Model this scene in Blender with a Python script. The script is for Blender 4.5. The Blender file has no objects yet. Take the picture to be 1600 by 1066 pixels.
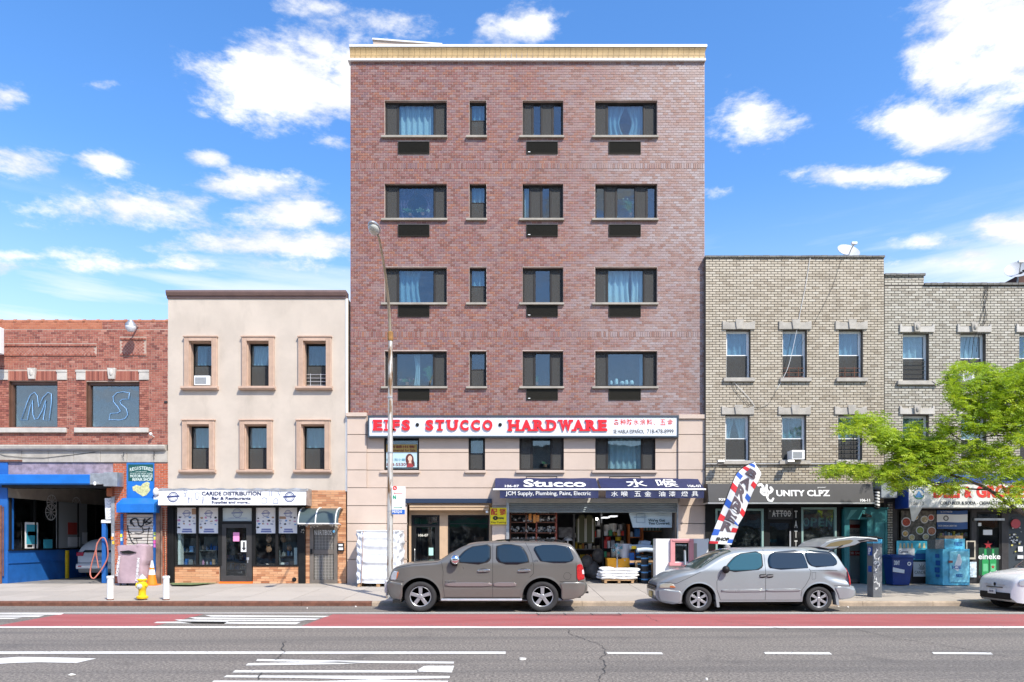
import bpy,bmesh,math,random
from mathutils import Vector,Matrix
R=random.Random(7)
SCN=bpy.context.scene
COL=SCN.collection
# ---------------------------------------------------------------- camera, sky, sun, exposure
S,HZ,CX,D0,CZ=1080.0,843.0,800.0,25.1,1.9
cam=bpy.data.cameras.new('camera');cam.sensor_width=36;cam.lens=36*S/1600
cam.shift_y=(HZ-533)/1600;cam.clip_end=6000;cam.clip_start=.1
camo=bpy.data.objects.new('camera',cam);COL.objects.link(camo)
camo.location=(0,-D0,CZ);camo.rotation_euler=(math.radians(90),0,0);SCN.camera=camo
SUN=Vector((-.40,.55,-.75)).normalized()          # travel direction of the light
sl=bpy.data.lights.new('sun','SUN');sl.energy=5;sl.angle=math.radians(.5);sl.color=(1,.935,.83)
so=bpy.data.objects.new('sun',sl);COL.objects.link(so);so.rotation_euler=SUN.to_track_quat('-Z','Y').to_euler()
so.location=(10,-20,30)
SCN.view_settings.view_transform='Standard';SCN.view_settings.look='None'
SCN.view_settings.gamma=1;SCN.view_settings.use_curve_mapping=False
SCN.view_settings.exposure=.34
W=bpy.data.worlds.new('World');SCN.world=W;W.use_nodes=True

class NT:
    """short node writing"""
    def __init__(s,tree):s.t=tree;s.n=tree.nodes;s.l=tree.links
    def new(s,typ,**k):
        n=s.n.new(typ)
        for a,b in k.items():setattr(n,a,b)
        return n
    def put(s,sock,v):
        if isinstance(v,bpy.types.NodeSocket):s.l.new(v,sock)
        elif v is not None:sock.default_value=v
    def m(s,op,a,b=None,c=None,clamp=False):
        n=s.new('ShaderNodeMath',operation=op,use_clamp=clamp)
        for i,v in enumerate((a,b,c)):s.put(n.inputs[i],v)
        return n.outputs[0]
    def v(s,op,a,b=None,c=None):
        n=s.new('ShaderNodeVectorMath',operation=op)
        for i,v in enumerate((a,b,c)):
            if v is not None:s.put(n.inputs[i],v)
        return n.outputs['Value'] if op in ('LENGTH','DOT_PRODUCT','DISTANCE') else n.outputs[0]
    def mix(s,f,a,b,mode='MIX'):
        n=s.new('ShaderNodeMix',data_type='RGBA',blend_type=mode)
        s.put(n.inputs[0],f);s.put(n.inputs[6],a);s.put(n.inputs[7],b);return n.outputs[2]
    def noise(s,vec,scale,detail=4,rough=.5,lac=2,dist=0):
        n=s.new('ShaderNodeTexNoise');s.put(n.inputs['Vector'],vec)
        n.inputs['Scale'].default_value=scale;n.inputs['Detail'].default_value=detail
        n.inputs['Roughness'].default_value=rough;n.inputs['Lacunarity'].default_value=lac
        n.inputs['Distortion'].default_value=dist;return n.outputs[0]
    def ramp(s,f,stops,interp='LINEAR'):
        n=s.new('ShaderNodeValToRGB');n.color_ramp.interpolation=interp;cr=n.color_ramp
        while len(cr.elements)<len(stops):cr.elements.new(.5)
        for e,(p,c) in zip(cr.elements,stops):
            e.position=p;e.color=(*c,1) if len(c)==3 else c
        s.put(n.inputs[0],f);return n.outputs[0]
    def smooth(s,x,a,b):
        n=s.new('ShaderNodeMapRange',interpolation_type='SMOOTHSTEP');s.put(n.inputs[0],x)
        n.inputs[1].default_value=a;n.inputs[2].default_value=b;return n.outputs[0]

def make_sky():
    t=NT(W.node_tree)
    bg=t.n['Background']
    sky=t.new('ShaderNodeTexSky',sky_type='NISHITA',sun_disc=False)
    sky.sun_elevation=math.asin(-SUN.z);sky.sun_rotation=math.atan2(-SUN.x,-SUN.y)
    sky.air_density=1.0;sky.dust_density=.55;sky.ozone_density=2.0;sky.altitude=0
    hs=t.new('ShaderNodeHueSaturation');t.put(hs.inputs['Color'],sky.outputs[0])
    hs.inputs['Saturation'].default_value=1.27;hs.inputs['Value'].default_value=2.75;hs.inputs['Hue'].default_value=.505
    tc=t.new('ShaderNodeTexCoord').outputs['Generated']
    sp=t.new('ShaderNodeSeparateXYZ');t.put(sp.inputs[0],tc)
    x,y,z=sp.outputs
    yy=t.m('MAXIMUM',y,.04)
    u=t.m('DIVIDE',x,yy);v=t.m('DIVIDE',z,yy)
    cb=t.new('ShaderNodeCombineXYZ');t.put(cb.inputs[0],u);t.put(cb.inputs[1],v)
    st=t.v('MULTIPLY',tc,(1,1,2.3))
    n1=t.noise(st,5.2,12,.60,2.1,.2)
    n2=t.noise(st,17,9,.68)
    st3=t.v('MULTIPLY',tc,(1,1,9));n3=t.noise(st3,2.3,8,.55)
    blobs=[(460,128,175,86,1.35),(560,110,100,75,1.3),(500,75,60,45,1),(625,32,110,36,.8),(800,40,125,52,1.3),(1535,50,165,115,1.4),(1500,110,90,50,.9),
             (1460,192,110,40,1),(1187,190,78,50,.95),(1330,275,105,17,.8),(1430,270,50,14,.7),(28,248,70,32,.9),(176,254,58,28,.9),(195,322,125,34,.9),
             (430,288,140,28,.8),(475,335,110,26,.8),(450,383,160,24,.9),(235,414,300,17,.7),(60,400,160,12,.6),(1130,300,50,22,.8),(12,148,60,34,.85),(319,247,40,17,.8),
             (508,12,62,15,.6),(1450,381,62,14,.7),(1490,412,130,16,.75),(1515,398,36,14,.8),(1590,362,62,24,.8),(150,132,80,16,.5),(510,222,34,18,.6)]
    mask=None
    for (px,py,a,b,k) in blobs:
        u0,v0=(px-CX)/S,(HZ-py)/S;a /= S;b /= S
        L=t.v('LENGTH',t.v('MULTIPLY_ADD',cb.outputs[0],(1/a,1/b,0),(-u0/a,-v0/b,0)))
        g=t.m('MULTIPLY_ADD',L,-k*1.0,k*1.0)
        mask=g if mask is None else t.m('MAXIMUM',mask,g)
    nb=t.noise(t.v('MULTIPLY',tc,(1,1,1.8)),2.1,3,.5)
    gen=t.m('MULTIPLY_ADD',nb,5,-3.05)              # scattered clouds over the whole sky
    infront=t.smooth(y,.3,.6)
    gen=t.m('SUBTRACT',gen,t.m('MULTIPLY',infront,1.3))
    mask=t.m('MAXIMUM',mask,gen);mask=t.m('MAXIMUM',mask,-1.0)
    dens=t.m('ADD',mask,t.m('MULTIPLY_ADD',n1,4.2,-2.16))
    dens=t.m('ADD',dens,t.m('MULTIPLY_ADD',n2,1.9,-.95))
    al=t.smooth(dens,-.05,.8)
    core=t.smooth(dens,.35,1.3)
    lit=t.noise(t.v('MULTIPLY_ADD',tc,(1,1,2.6),(.05,0,.25)),9,7,.65)
    ccol=t.mix(t.smooth(lit,.42,.62),(7.4,7.9,9.1,1),(10.2,10.3,10.6,1))
    ccol=t.mix(t.m('MULTIPLY',core,.75),ccol,(10.9,10.9,10.9,1))
    # thin streaks low down
    low=t.m('MULTIPLY',t.smooth(n3,.42,.68),t.smooth(z,.42,.3));low=t.m('MAXIMUM',t.m('MULTIPLY',low,.85),t.m('MULTIPLY',t.smooth(z,.46,.05),.62))
    base=t.mix(low,hs.outputs[0],(8.8,9.6,10.8,1))
    al=t.m('MULTIPLY',al,t.smooth(z,0.0,.06))
    col=t.mix(al,base,ccol)
    t.put(bg.inputs[0],col);bg.inputs[1].default_value=.09
make_sky()

# ---------------------------------------------------------------- mapping of a measured point to the place
def sc(y):return S/(D0+y)
def X(px,y=0.):return (px-CX)/sc(y)
def Z(py,y=0.):return CZ-(py-HZ)/sc(y)
def G(px,py,z=0.):                                  # a point on the ground
    s=(py-HZ)/(CZ-z);return ((px-CX)/s,S/s-D0)
KY=D0*0+(19.7-D0)                             # the kerb face
def walk_z(y):return .13+.17*max(0,min(1,(y-KY)/(0-KY)))

# ---------------------------------------------------------------- materials
MATS={}
def mat(name,col=(.5,.5,.5),rough=.6,metal=0.,var=.0,vscale=3.,bump=0.,bscale=60.,spec=.5,coat=0.,grime=0.,fine=0.):
    """one procedural material: base colour, soft variation, fine grain and relief"""
    if name in MATS:return MATS[name]
    m=bpy.data.materials.new(name);m.use_nodes=True;t=NT(m.node_tree)
    b=t.n['Principled BSDF'];c=(*col,1)
    b.inputs['Roughness'].default_value=rough;b.inputs['Metallic'].default_value=metal
    b.inputs['Specular IOR Level'].default_value=spec;b.inputs['Coat Weight'].default_value=coat;b.inputs['Coat Roughness'].default_value=.05
    geo=t.new('ShaderNodeNewGeometry').outputs['Position'];out=c
    if var:
        n=t.noise(geo,vscale,5,.6)
        out=t.mix(t.smooth(n,.3,.7),tuple(x*(1-var) for x in col)+(1,),tuple(min(1,x*(1+var)) for x in col)+(1,))
    if fine:
        n=t.noise(geo,45,3,.7)
        out=t.mix(fine,out,t.ramp(n,[(.3,tuple(x*.35 for x in col)),(.7,tuple(min(1,x*1.5) for x in col))]))
    if grime:
        n=t.noise(t.v('MULTIPLY',geo,(1,1,.35)),1.3,7,.65)
        out=t.mix(t.m('MULTIPLY',t.smooth(n,.5,.75),grime),out,tuple(x*.45 for x in col)+(1,))
        t.put(b.inputs['Roughness'],t.m('MULTIPLY_ADD',n,.3,rough-.1,clamp=True))
    t.put(b.inputs['Base Color'],out)
    if bump:
        bn=t.new('ShaderNodeBump');bn.inputs['Strength'].default_value=bump;bn.inputs['Distance'].default_value=.01
        t.put(bn.inputs['Height'],t.noise(geo,bscale,4,.6));t.put(b.inputs['Normal'],bn.outputs[0])
    MATS[name]=m;return m

def brickmat(name,stops,rough=.6,stain=.3,stops2=None,x0=0,x1=1,single=False,spec=.5):
    """brick colour picked per brick (attribute 'tint', or per object for single bricks)"""
    m=bpy.data.materials.new(name);m.use_nodes=True;t=NT(m.node_tree);b=t.n['Principled BSDF']
    if single:f=t.new('ShaderNodeObjectInfo').outputs['Random']
    else:f=t.new('ShaderNodeAttribute',attribute_name='tint').outputs['Fac']
    geo=t.new('ShaderNodeNewGeometry').outputs['Position']
    c=t.ramp(f,stops)
    if stops2:                                        # glazed, greyer batch towards one side of the wall
        c2=t.ramp(f,stops2);sp=t.new('ShaderNodeSeparateXYZ');t.put(sp.inputs[0],geo)
        g=t.m('ADD',t.smooth(sp.outputs[0],x0,x1),t.m('MULTIPLY_ADD',t.noise(t.v('MULTIPLY',geo,(1,1,2.2)),.55,4,.6),2.2,-1.15),clamp=True)
        c=t.mix(g,c,c2)
    n=t.noise(t.v('MULTIPLY',geo,(1.6,1,.22)),.8,7,.68)
    c=t.mix(t.m('MULTIPLY',t.smooth(n,.5,.78),stain),c,(.05,.045,.04,1))
    n2=t.noise(geo,30,3,.6)
    c=t.mix(t.m('MULTIPLY',n2,.35),c,t.mix(.5,c,(.9,.85,.8,1),'MULTIPLY'))
    t.put(b.inputs['Base Color'],c);b.inputs['Roughness'].default_value=rough;b.inputs['Specular IOR Level'].default_value=spec
    MATS[name]=m;return m

def glassmat(name,tint=(.75,.85,.87),refl=.16,dirt=.05):
    m=bpy.data.materials.new(name);m.use_nodes=True;t=NT(m.node_tree);n=t.n
    n.remove(n['Principled BSDF'])
    tr=t.new('ShaderNodeBsdfTransparent');tr.inputs[0].default_value=(*tint,1)
    gl=t.new('ShaderNodeBsdfGlossy');gl.inputs['Roughness'].default_value=.01;gl.inputs[0].default_value=(.95,.97,1,1)
    geo=t.new('ShaderNodeNewGeometry').outputs['Position']
    bn=t.new('ShaderNodeBump');bn.inputs['Strength'].default_value=.12;bn.inputs['Distance'].default_value=.02
    t.put(bn.inputs['Height'],t.noise(geo,1.6,2,.5));t.put(gl.inputs['Normal'],bn.outputs[0])
    fr=t.new('ShaderNodeLayerWeight');fr.inputs[0].default_value=.5
    mx=t.new('ShaderNodeMixShader');t.put(mx.inputs[0],t.m('ADD',t.m('POWER',fr.outputs['Facing'],5),refl+.04,clamp=True))
    t.l.new(tr.outputs[0],mx.inputs[1]);t.l.new(gl.outputs[0],mx.inputs[2])
    df=t.new('ShaderNodeBsdfDiffuse');df.inputs[0].default_value=(.35,.36,.36,1)
    m2=t.new('ShaderNodeMixShader');t.put(m2.inputs[0],t.m('MULTIPLY',t.smooth(t.noise(geo,4,6,.7),.45,.8),dirt))
    t.l.new(mx.outputs[0],m2.inputs[1]);t.l.new(df.outputs[0],m2.inputs[2])
    t.l.new(m2.outputs[0],n['Material Output'].inputs[0]);MATS[name]=m;return m

def emat(name,col,e):
    m=bpy.data.materials.new(name);m.use_nodes=True;b=m.node_tree.nodes['Principled BSDF']
    b.inputs['Base Color'].default_value=(*col,1);b.inputs['Emission Color'].default_value=(*col,1);b.inputs['Emission Strength'].default_value=e
    MATS[name]=m;return m

# ---------------------------------------------------------------- mesh writing
class MB:
    def __init__(s):s.v=[];s.f=[];s.m=[];s.t=[];s.tint=0.;s.mi=0
    def add(s,vs,fs,mi=None):
        o=len(s.v);s.v += [tuple(p) for p in vs]
        for f in fs:s.f.append(tuple(i+o for i in f));s.m.append(s.mi if mi is None else mi);s.t.append(s.tint)
        return s
    def box(s,x0,x1,y0,y1,z0,z1,mi=None,skip=''):
        if x0>x1:x0,x1=x1,x0
        if y0>y1:y0,y1=y1,y0
        if z0>z1:z0,z1=z1,z0
        v=[(x0,y0,z0),(x1,y0,z0),(x1,y1,z0),(x0,y1,z0),(x0,y0,z1),(x1,y0,z1),(x1,y1,z1),(x0,y1,z1)]
        F=dict(f=(0,1,5,4),r=(1,2,6,5),b=(2,3,7,6),l=(3,0,4,7),d=(3,2,1,0),u=(4,5,6,7))
        return s.add(v,[F[k] for k in F if k not in skip],mi)
    def pbox(s,px0,px1,py0,py1,yf,yb,mi=None):   # box whose front face shows at the measured place
        return s.box(X(px0,yf),X(px1,yf),yf,yb,Z(py1,yf),Z(py0,yf),mi)
    def quad(s,a,b,c,d,mi=None):return s.add([a,b,c,d],[(0,1,2,3)],mi)
    def prism(s,poly,y0,y1,mi=None):                # polygon in x,z, pushed from y0 to y1
        n=len(poly);A=sum(poly[i][0]*poly[(i+1) % n][1]-poly[(i+1) % n][0]*poly[i][1] for i in range(n))
        if A<0:poly=poly[::-1]
        v=[(x,y0,z) for x,z in poly]+[(x,y1,z) for x,z in poly]
        f=[tuple(range(n)),tuple(range(2*n-1,n-1,-1))]+[(i+n,(i+1) % n+n,(i+1) % n,i) for i in range(n)]
        return s.add(v,f,mi)
    def prismx(s,poly,x0,x1,mi=None):               # polygon in y,z pushed along x
        n=len(poly);A=sum(poly[i][0]*poly[(i+1) % n][1]-poly[(i+1) % n][0]*poly[i][1] for i in range(n))
        if A<0:poly=poly[::-1]
        v=[(x1,y,z) for y,z in poly]+[(x0,y,z) for y,z in poly]
        f=[tuple(range(n)),tuple(range(2*n-1,n-1,-1))]+[(i+n,(i+1) % n+n,(i+1) % n,i) for i in range(n)]
        return s.add(v,f,mi)
    def prismz(s,poly,z0,z1,mi=None):
        n=len(poly);A=sum(poly[i][0]*poly[(i+1) % n][1]-poly[(i+1) % n][0]*poly[i][1] for i in range(n))
        if A<0:poly=poly[::-1]
        v=[(x,y,z1) for x,y in poly]+[(x,y,z0) for x,y in poly]
        f=[tuple(range(n)),tuple(range(2*n-1,n-1,-1))]+[(i+n,(i+1) % n+n,(i+1) % n,i) for i in range(n)]
        return s.add(v,f,mi)
    def tube(s,pts,r,n=8,cap=True,mi=None):
        pts=[Vector(p) for p in pts];rs=r if isinstance(r,(list,tuple)) else [r]*len(pts)
        vs=[];up=None
        for i,p in enumerate(pts):
            d=(pts[min(i+1,len(pts)-1)]-pts[max(i-1,0)]).normalized()
            if up is None:up=d.orthogonal().normalized()
            up=(up-d*up.dot(d));up=up.normalized() if up.length>1e-6 else d.orthogonal().normalized()
            w=d.cross(up)
            for k in range(n):
                a=2*math.pi*k/n;vs.append(p+(up*math.cos(a)+w*math.sin(a))*rs[i])
        fs=[(i*n+k,i*n+(k+1) % n,(i+1)*n+(k+1) % n,(i+1)*n+k) for i in range(len(pts)-1) for k in range(n)]
        if cap:fs += [tuple(range(n-1,-1,-1)),tuple(range((len(pts)-1)*n,len(pts)*n))]
        return s.add(vs,fs,mi)
    def lathe(s,prof,c=(0,0,0),axis='z',n=20,mi=None,sx=1.,cap=True):   # prof: (radius, along)
        vs=[]
        for r,a in prof:
            for k in range(n):
                t=2*math.pi*k/n;p,q=r*math.cos(t),r*math.sin(t)
                if axis=='z':vs.append((c[0]+p*sx,c[1]+q,c[2]+a))
                elif axis=='y':vs.append((c[0]+p*sx,c[1]+a,c[2]+q))
                else:vs.append((c[0]+a,c[1]+p,c[2]+q))
        m=len(prof)
        fs=[(i*n+k,i*n+(k+1) % n,(i+1)*n+(k+1) % n,(i+1)*n+k) for i in range(m-1) for k in range(n)]
        if cap and prof[0][0]>1e-5:fs.append(tuple(range(n-1,-1,-1)))
        if cap and prof[-1][0]>1e-5:fs.append(tuple(range((m-1)*n,m*n)))
        if axis=='y':fs=[f[::-1] for f in fs]
        return s.add(vs,fs,mi)
    def ball(s,c,rx,ry,rz,n=10,m=7,mi=None,jit=0):
        vs=[];
        for j in range(1,m):
            a=math.pi*j/m
            for k in range(n):
                b=2*math.pi*k/n;q=1+(R.random()-.5)*jit
                vs.append((c[0]+rx*q*math.sin(a)*math.cos(b),c[1]+ry*q*math.sin(a)*math.sin(b),c[2]+rz*q*math.cos(a)))
        o=len(vs);vs += [(c[0],c[1],c[2]+rz),(c[0],c[1],c[2]-rz)]
        fs=[(j*n+(k+1) % n,j*n+k,(j+1)*n+k,(j+1)*n+(k+1) % n) for j in range(m-2) for k in range(n)]
        fs += [(k,(k+1) % n,o) for k in range(n)]+[((m-2)*n+(k+1) % n,(m-2)*n+k,o+1) for k in range(n)]
        return s.add(vs,fs,mi)
    def grid(s,fn,nu,nv,mi=None):
        vs=[fn(i/nu,j/nv) for j in range(nv+1) for i in range(nu+1)]
        return s.add(vs,[(j*(nu+1)+i,j*(nu+1)+i+1,(j+1)*(nu+1)+i+1,(j+1)*(nu+1)+i) for j in range(nv) for i in range(nu)],mi)
    def mesh(s,name,o=(0,0,0)):
        me=bpy.data.meshes.new(name)
        me.from_pydata([(x-o[0],y-o[1],z-o[2]) for x,y,z in s.v],[],s.f)
        me.polygons.foreach_set('material_index',s.m)
        if any(s.t):
            a=me.attributes.new('tint','FLOAT','FACE');a.data.foreach_set('value',s.t)
        return me

LOC={}
def link(o,parent=None):
    COL.objects.link(o)
    if parent is not None:o.parent=parent
    return o
def tag(o,label,cat,group=None):
    if label:o['label']=label
    if cat:o['category']=cat
    if group:o['group']=group
    return o
def thing(name,label,cat,loc=(0,0,0),group=None,rz=0):
    o=bpy.data.objects.new(name,None);o.empty_display_size=.3;o.location=loc;o.rotation_euler=(0,0,rz)
    link(o);LOC[o.name]=Vector(loc);return tag(o,label,cat,group)
def put(name,mb,mats,parent=None,smooth=False,bev=0,origin=None,label=None,kind=None,local=False,fix=True):
    """mesh written in world coordinates (or local=True) becomes one object"""
    o=Vector((0,0,0))
    if parent is not None and not local:o=LOC[parent.name]
    if parent is None and not local:
        if origin is None:
            xs=[p[0] for p in mb.v];ys=[p[1] for p in mb.v];zs=[p[2] for p in mb.v]
            origin=((min(xs)+max(xs))/2,(min(ys)+max(ys))/2,min(zs))
        o=Vector(origin)
    me=mb.mesh(name,o)
    for m in (mats if isinstance(mats,(list,tuple)) else [mats]):me.materials.append(m)
    ob=bpy.data.objects.new(name,me);link(ob,parent)
    LOC[ob.name]=o if parent is None else LOC[parent.name]
    if parent is None:ob.location=o
    if smooth:
        me.polygons.foreach_set('use_smooth',[True]*len(me.polygons))
        if smooth != 'all' and hasattr(me,'set_sharp_from_angle'):me.set_sharp_from_angle(angle=math.radians(40))
    if bev:
        b=ob.modifiers.new('bevel','BEVEL');b.width=bev;b.segments=2;b.limit_method='ANGLE';b.angle_limit=math.radians(40)
    if label:ob['label']=label
    if kind:ob['kind']=kind
    return ob
def solo(name,mb,mats,label,cat,group=None,**k):return tag(put(name,mb,mats,None,**k),label,cat,group)

def textmesh(s,x0,x1,z0,z1,y,depth=.004,bold=0.,shear=0.,font_w=None):
    """lettering fitted to a box in x,z, standing at depth y"""
    c=bpy.data.curves.new('lettering','FONT');c.body=s;c.offset=bold;c.shear=shear
    c.extrude=.5;c.resolution_u=3
    if s=='I':q=(x1-x0)*.34;x0 += q;x1 -= q
    ob=bpy.data.objects.new('lettering',c);me=bpy.data.meshes.new_from_object(ob)
    vs=[v.co.copy() for v in me.vertices];fs=[tuple(p.vertices) for p in me.polygons]
    a0,a1=min(v.x for v in vs),max(v.x for v in vs);b0,b1=min(v.y for v in vs),max(v.y for v in vs)
    out=MB();kx=(x1-x0)/(a1-a0);kz=(z1-z0)/(b1-b0)
    out.add([(x0+(v.x-a0)*kx,y-(v.z+.5)*depth,z0+(v.y-b0)*kz) for v in vs],fs)
    bpy.data.objects.remove(ob);bpy.data.curves.remove(c);bpy.data.meshes.remove(me);return out
def text(name,s,px0,px1,py0,py1,y,m,parent,bold=0.,depth=.004,shear=0.):
    return put(name,textmesh(s,X(px0,y),X(px1,y),Z(py1,y),Z(py0,y),y,depth,bold,shear),m,parent)

# shared materials
M=dict(
    mortar=mat('pale_mortar',(.44,.345,.30),.9,var=.15,bump=.2),mortar_tan=mat('dark_mortar',(.11,.095,.08),.95,var=.2),mortar_red=mat('red_wall_mortar',(.42,.31,.25),.9,var=.2),
    stucco=mat('pinkish_stucco',(.545,.435,.355),.85,var=.035,vscale=1.3,bump=.35,bscale=160,grime=.06),stucco2=mat('beige_stucco',(.52,.45,.375),.88,var=.07,vscale=.9,bump=.5,bscale=120,grime=.28),
    peach=mat('peach_trim',(.50,.35,.26),.7,var=.08,vscale=4),brown=mat('brown_cornice',(.16,.10,.085),.5,var=.12),darkbronze=mat('dark_bronze_frame',(.03,.027,.025),.5,var=.1,spec=.2),
    screen=mat('insect_screen',(.085,.085,.082),.7,var=.15,vscale=6),sillgrey=mat('grey_window_sill',(.33,.30,.25),.7,var=.12,grime=.3),grille=mat('sleeve_grille',(.030,.027,.02),.6,spec=.15),
    gold=mat('gold_cornice',(.50,.35,.165),.5,0,var=.12,vscale=2),white=mat('white_paint',(.72,.72,.70),.5,var=.03,grime=.1),whitep=mat('white_plastic',(.78,.78,.76),.35),black=mat('black_paint',(.014,.014,.014),.5,var=.2,spec=.2),
    dark=mat('dark_interior',(.045,.043,.04),.9),room=mat('room_wall',(.16,.17,.17),.9),blue=mat('blue_paint',(.012,.11,.38),.5,var=.12,grime=.2),bluedark=mat('deep_blue_paint',(.01,.05,.28),.5,var=.2),
    steel=mat('galvanised_steel',(.46,.47,.47),.38,.7,var=.2,vscale=5,grime=.25),alu=mat('aluminium',(.6,.61,.62),.35,.6,var=.08),chrome=mat('chrome',(.75,.76,.78),.12,1.),
    stone=mat('weathered_limestone',(.40,.37,.32),.85,var=.15,vscale=3,bump=.4,grime=.3),stonew=mat('pale_limestone',(.50,.47,.42),.8,var=.1,bump=.3,grime=.25),terracotta=mat('orange_coping_tile',(.38,.15,.08),.6,var=.25,vscale=5),
    coping=mat('grey_coping',(.16,.155,.14),.9,var=.4,vscale=6,fine=.4),rust=mat('rusty_steel',(.15,.06,.035),.75,var=.4,vscale=6,fine=.3),concrete=mat('concrete',(.47,.43,.385),.9,var=.1,vscale=1.2,bump=.3,bscale=90,fine=.12),
    rubber=mat('tyre_rubber',(.022,.022,.022),.75,var=.2),navy=mat('navy_canvas',(.014,.02,.075),.65,var=.15,vscale=5,bump=.3,bscale=20),red=mat('red_letters',(.78,.012,.02),.35),wood=mat('raw_wood',(.42,.26,.13),.8,var=.25,vscale=8),
    curtain=mat('pale_curtain',(.62,.64,.66),.9),curtain2=mat('blue_grey_curtain',(.28,.38,.46),.9),purple=mat('purple_curtain',(.14,.07,.13),.9),leaf=mat('houseplant_leaf',(.05,.16,.03),.6,var=.4,vscale=20),teal=mat('teal_paint',(.02,.155,.17),.5,var=.15,grime=.2),
    yellow=mat('yellow_paint',(.75,.5,.01),.45,var=.1,grime=.15),orange=mat('orange_paint',(.8,.22,.01),.5,var=.08),ink=mat('navy_ink',(.03,.045,.15),.6),inkg=mat('grey_ink',(.25,.27,.36),.6),blackink=mat('black_ink',(.015,.015,.015),.6),
    redink=mat('red_ink',(.6,.03,.02),.6),paper=mat('white_print',(.74,.75,.76),.45,var=.03),cable=mat('black_cable',(.02,.02,.02),.6),cablew=mat('white_cable',(.7,.7,.68),.6))
GL=glassmat('window_glass',(.68,.80,.83),.04);GLS=glassmat('shop_glass',(.82,.88,.88),.03,.06);GLT=glassmat('teal_shop_glass',(.42,.62,.60),.06,.15)

# ---------------------------------------------------------------- wall pieces
def wall(x0,x1,z0,z1,y0,y1,holes,mi=0,mb=None):
    """a wall plate from y0 (front) to y1 with square openings right through it"""
    mb=mb or MB();xs=sorted({x0,x1,*[min(max(h[i],x0),x1) for h in holes for i in (0,1)]});zs=sorted({z0,z1,*[min(max(h[i],z0),z1) for h in holes for i in (2,3)]})
    def inh(cx,cz):return any(h[0]<cx<h[1] and h[2]<cz<h[3] for h in holes)
    nx,nz=len(xs)-1,len(zs)-1
    S_=[[not inh((xs[i]+xs[i+1])/2,(zs[j]+zs[j+1])/2) for j in range(nz)] for i in range(nx)]
    g=lambda i,j:0 <= i<nx and 0 <= j<nz and S_[i][j]
    for i in range(nx):
        for j in range(nz):
            if not S_[i][j]:continue
            a,b,c,d=xs[i],xs[i+1],zs[j],zs[j+1]
            mb.box(a,b,y0,y1,c,d,mi,skip=''.join(k for k,ii,jj in (('l',i-1,j),('r',i+1,j),('d',i,j-1),('u',i,j+1)) if g(ii,jj)))
    return mb

def bricks(mb,x0,x1,z0,z1,L,H,yf,holes=(),joint=.009,depth=.03,singles=None,nsing=0,zone=None,header=False,hrow=0):
    """running bond of real bricks, cut round the openings; full bricks inside zone can be kept as single pieces"""
    row=0;z=z0
    while z<z1-H*.3:
        za,zb=z+joint/2,min(z+H,z1)-joint/2
        LL=L/2 if (hrow and row % hrow==hrow-1) else L
        off=(L/2 if row % 2 else 0);x=x0-off
        cuts=sorted((h[0],h[1]) for h in holes if h[2]<zb-H*.25 and h[3]>za+H*.25)
        while x<x1:
            segs=[(max(x,x0),min(x+LL,x1))]
            for a,b in cuts:
                segs=[q for p,r in segs for q in ((p,min(r,a)),(max(p,b),r)) if q[1]-q[0]>.03]
            for p,r in segs:
                j=R.random()*.004
                full=abs((r-p)-LL)<1e-4
                if singles is not None and full and len(singles)<nsing and zone[0]<p and r<zone[1] and zone[2]<za and zb<zone[3]:
                    singles.append((p+joint/2,yf-j,za));continue
                mb.tint=.001+R.random()*.998
                mb.box(p+joint/2,r-joint/2,yf-j,yf+depth,za,zb,skip='b')
            x += LL
        z += H;row += 1
    mb.tint=0
def place_singles(name,lst,w,d,h,m,parent):
    b=MB();b.box(0,w,0,d,0,h,skip='b');me=b.mesh(name);me.materials.append(m);o0=LOC[parent.name]
    for (x,y,z) in lst:
        o=bpy.data.objects.new(name,me);o.location=Vector((x,y,z))-o0;link(o,parent)
def soldier(mb,x0,x1,z0,z1,w,yf,depth=.03,joint=.01):
    n=max(1,round((x1-x0)/w));w=(x1-x0)/n
    for i in range(n):
        mb.tint=.001+R.random()*.998;mb.box(x0+i*w+joint/2,x0+(i+1)*w-joint/2,yf-R.random()*.006,yf+depth,z0+joint/2,z1-joint/2,skip='b')
    mb.tint=0
def curtain(x0,x1,z0,z1,y,folds=9,amp=.03,gather=0.):
    mb=MB()
    def f(u,v):
        xx=x0+(x1-x0)*u
        if gather:xx=xx+(x0-xx)*gather*math.sin(v*math.pi) ** 2
        return (xx,y+amp*math.sin(u*folds*6.28)+.01*math.sin(u*31+v*3),z0+(z1-z0)*v)
    mb.grid(f,folds*6,6 if gather else 2);return mb
def roombox(x0,x1,z0,z1,y0,d=1.1):
    mb=MB();e=.3
    mb.quad((x0-e,y0+d,z0-.1),(x1+e,y0+d,z0-.1),(x1+e,y0+d,z1+e),(x0-e,y0+d,z1+e))
    mb.quad((x0-e,y0,z0-.1),(x0-e,y0+d,z0-.1),(x0-e,y0+d,z1+e),(x0-e,y0,z1+e))
    mb.quad((x1+e,y0+d,z0-.1),(x1+e,y0,z0-.1),(x1+e,y0,z1+e),(x1+e,y0+d,z1+e))
    mb.quad((x0-e,y0,z0-.1),(x1+e,y0,z0-.1),(x1+e,y0+d,z0-.1),(x0-e,y0+d,z0-.1))
    mb.quad((x0-e,y0+d,z1+e),(x1+e,y0+d,z1+e),(x1+e,y0,z1+e),(x0-e,y0,z1+e));return mb
def ring(mb,x0,x1,z0,z1,y0,y1,w,wt=None,wb=None):
    wt=wt or w;wb=wb or w
    mb.box(x0,x0+w,y0,y1,z0,z1);mb.box(x1-w,x1,y0,y1,z0,z1);mb.box(x0+w,x1-w,y0,y1,z1-wt,z1);mb.box(x0+w,x1-w,y0,y1,z0,z0+wb);return mb
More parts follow.
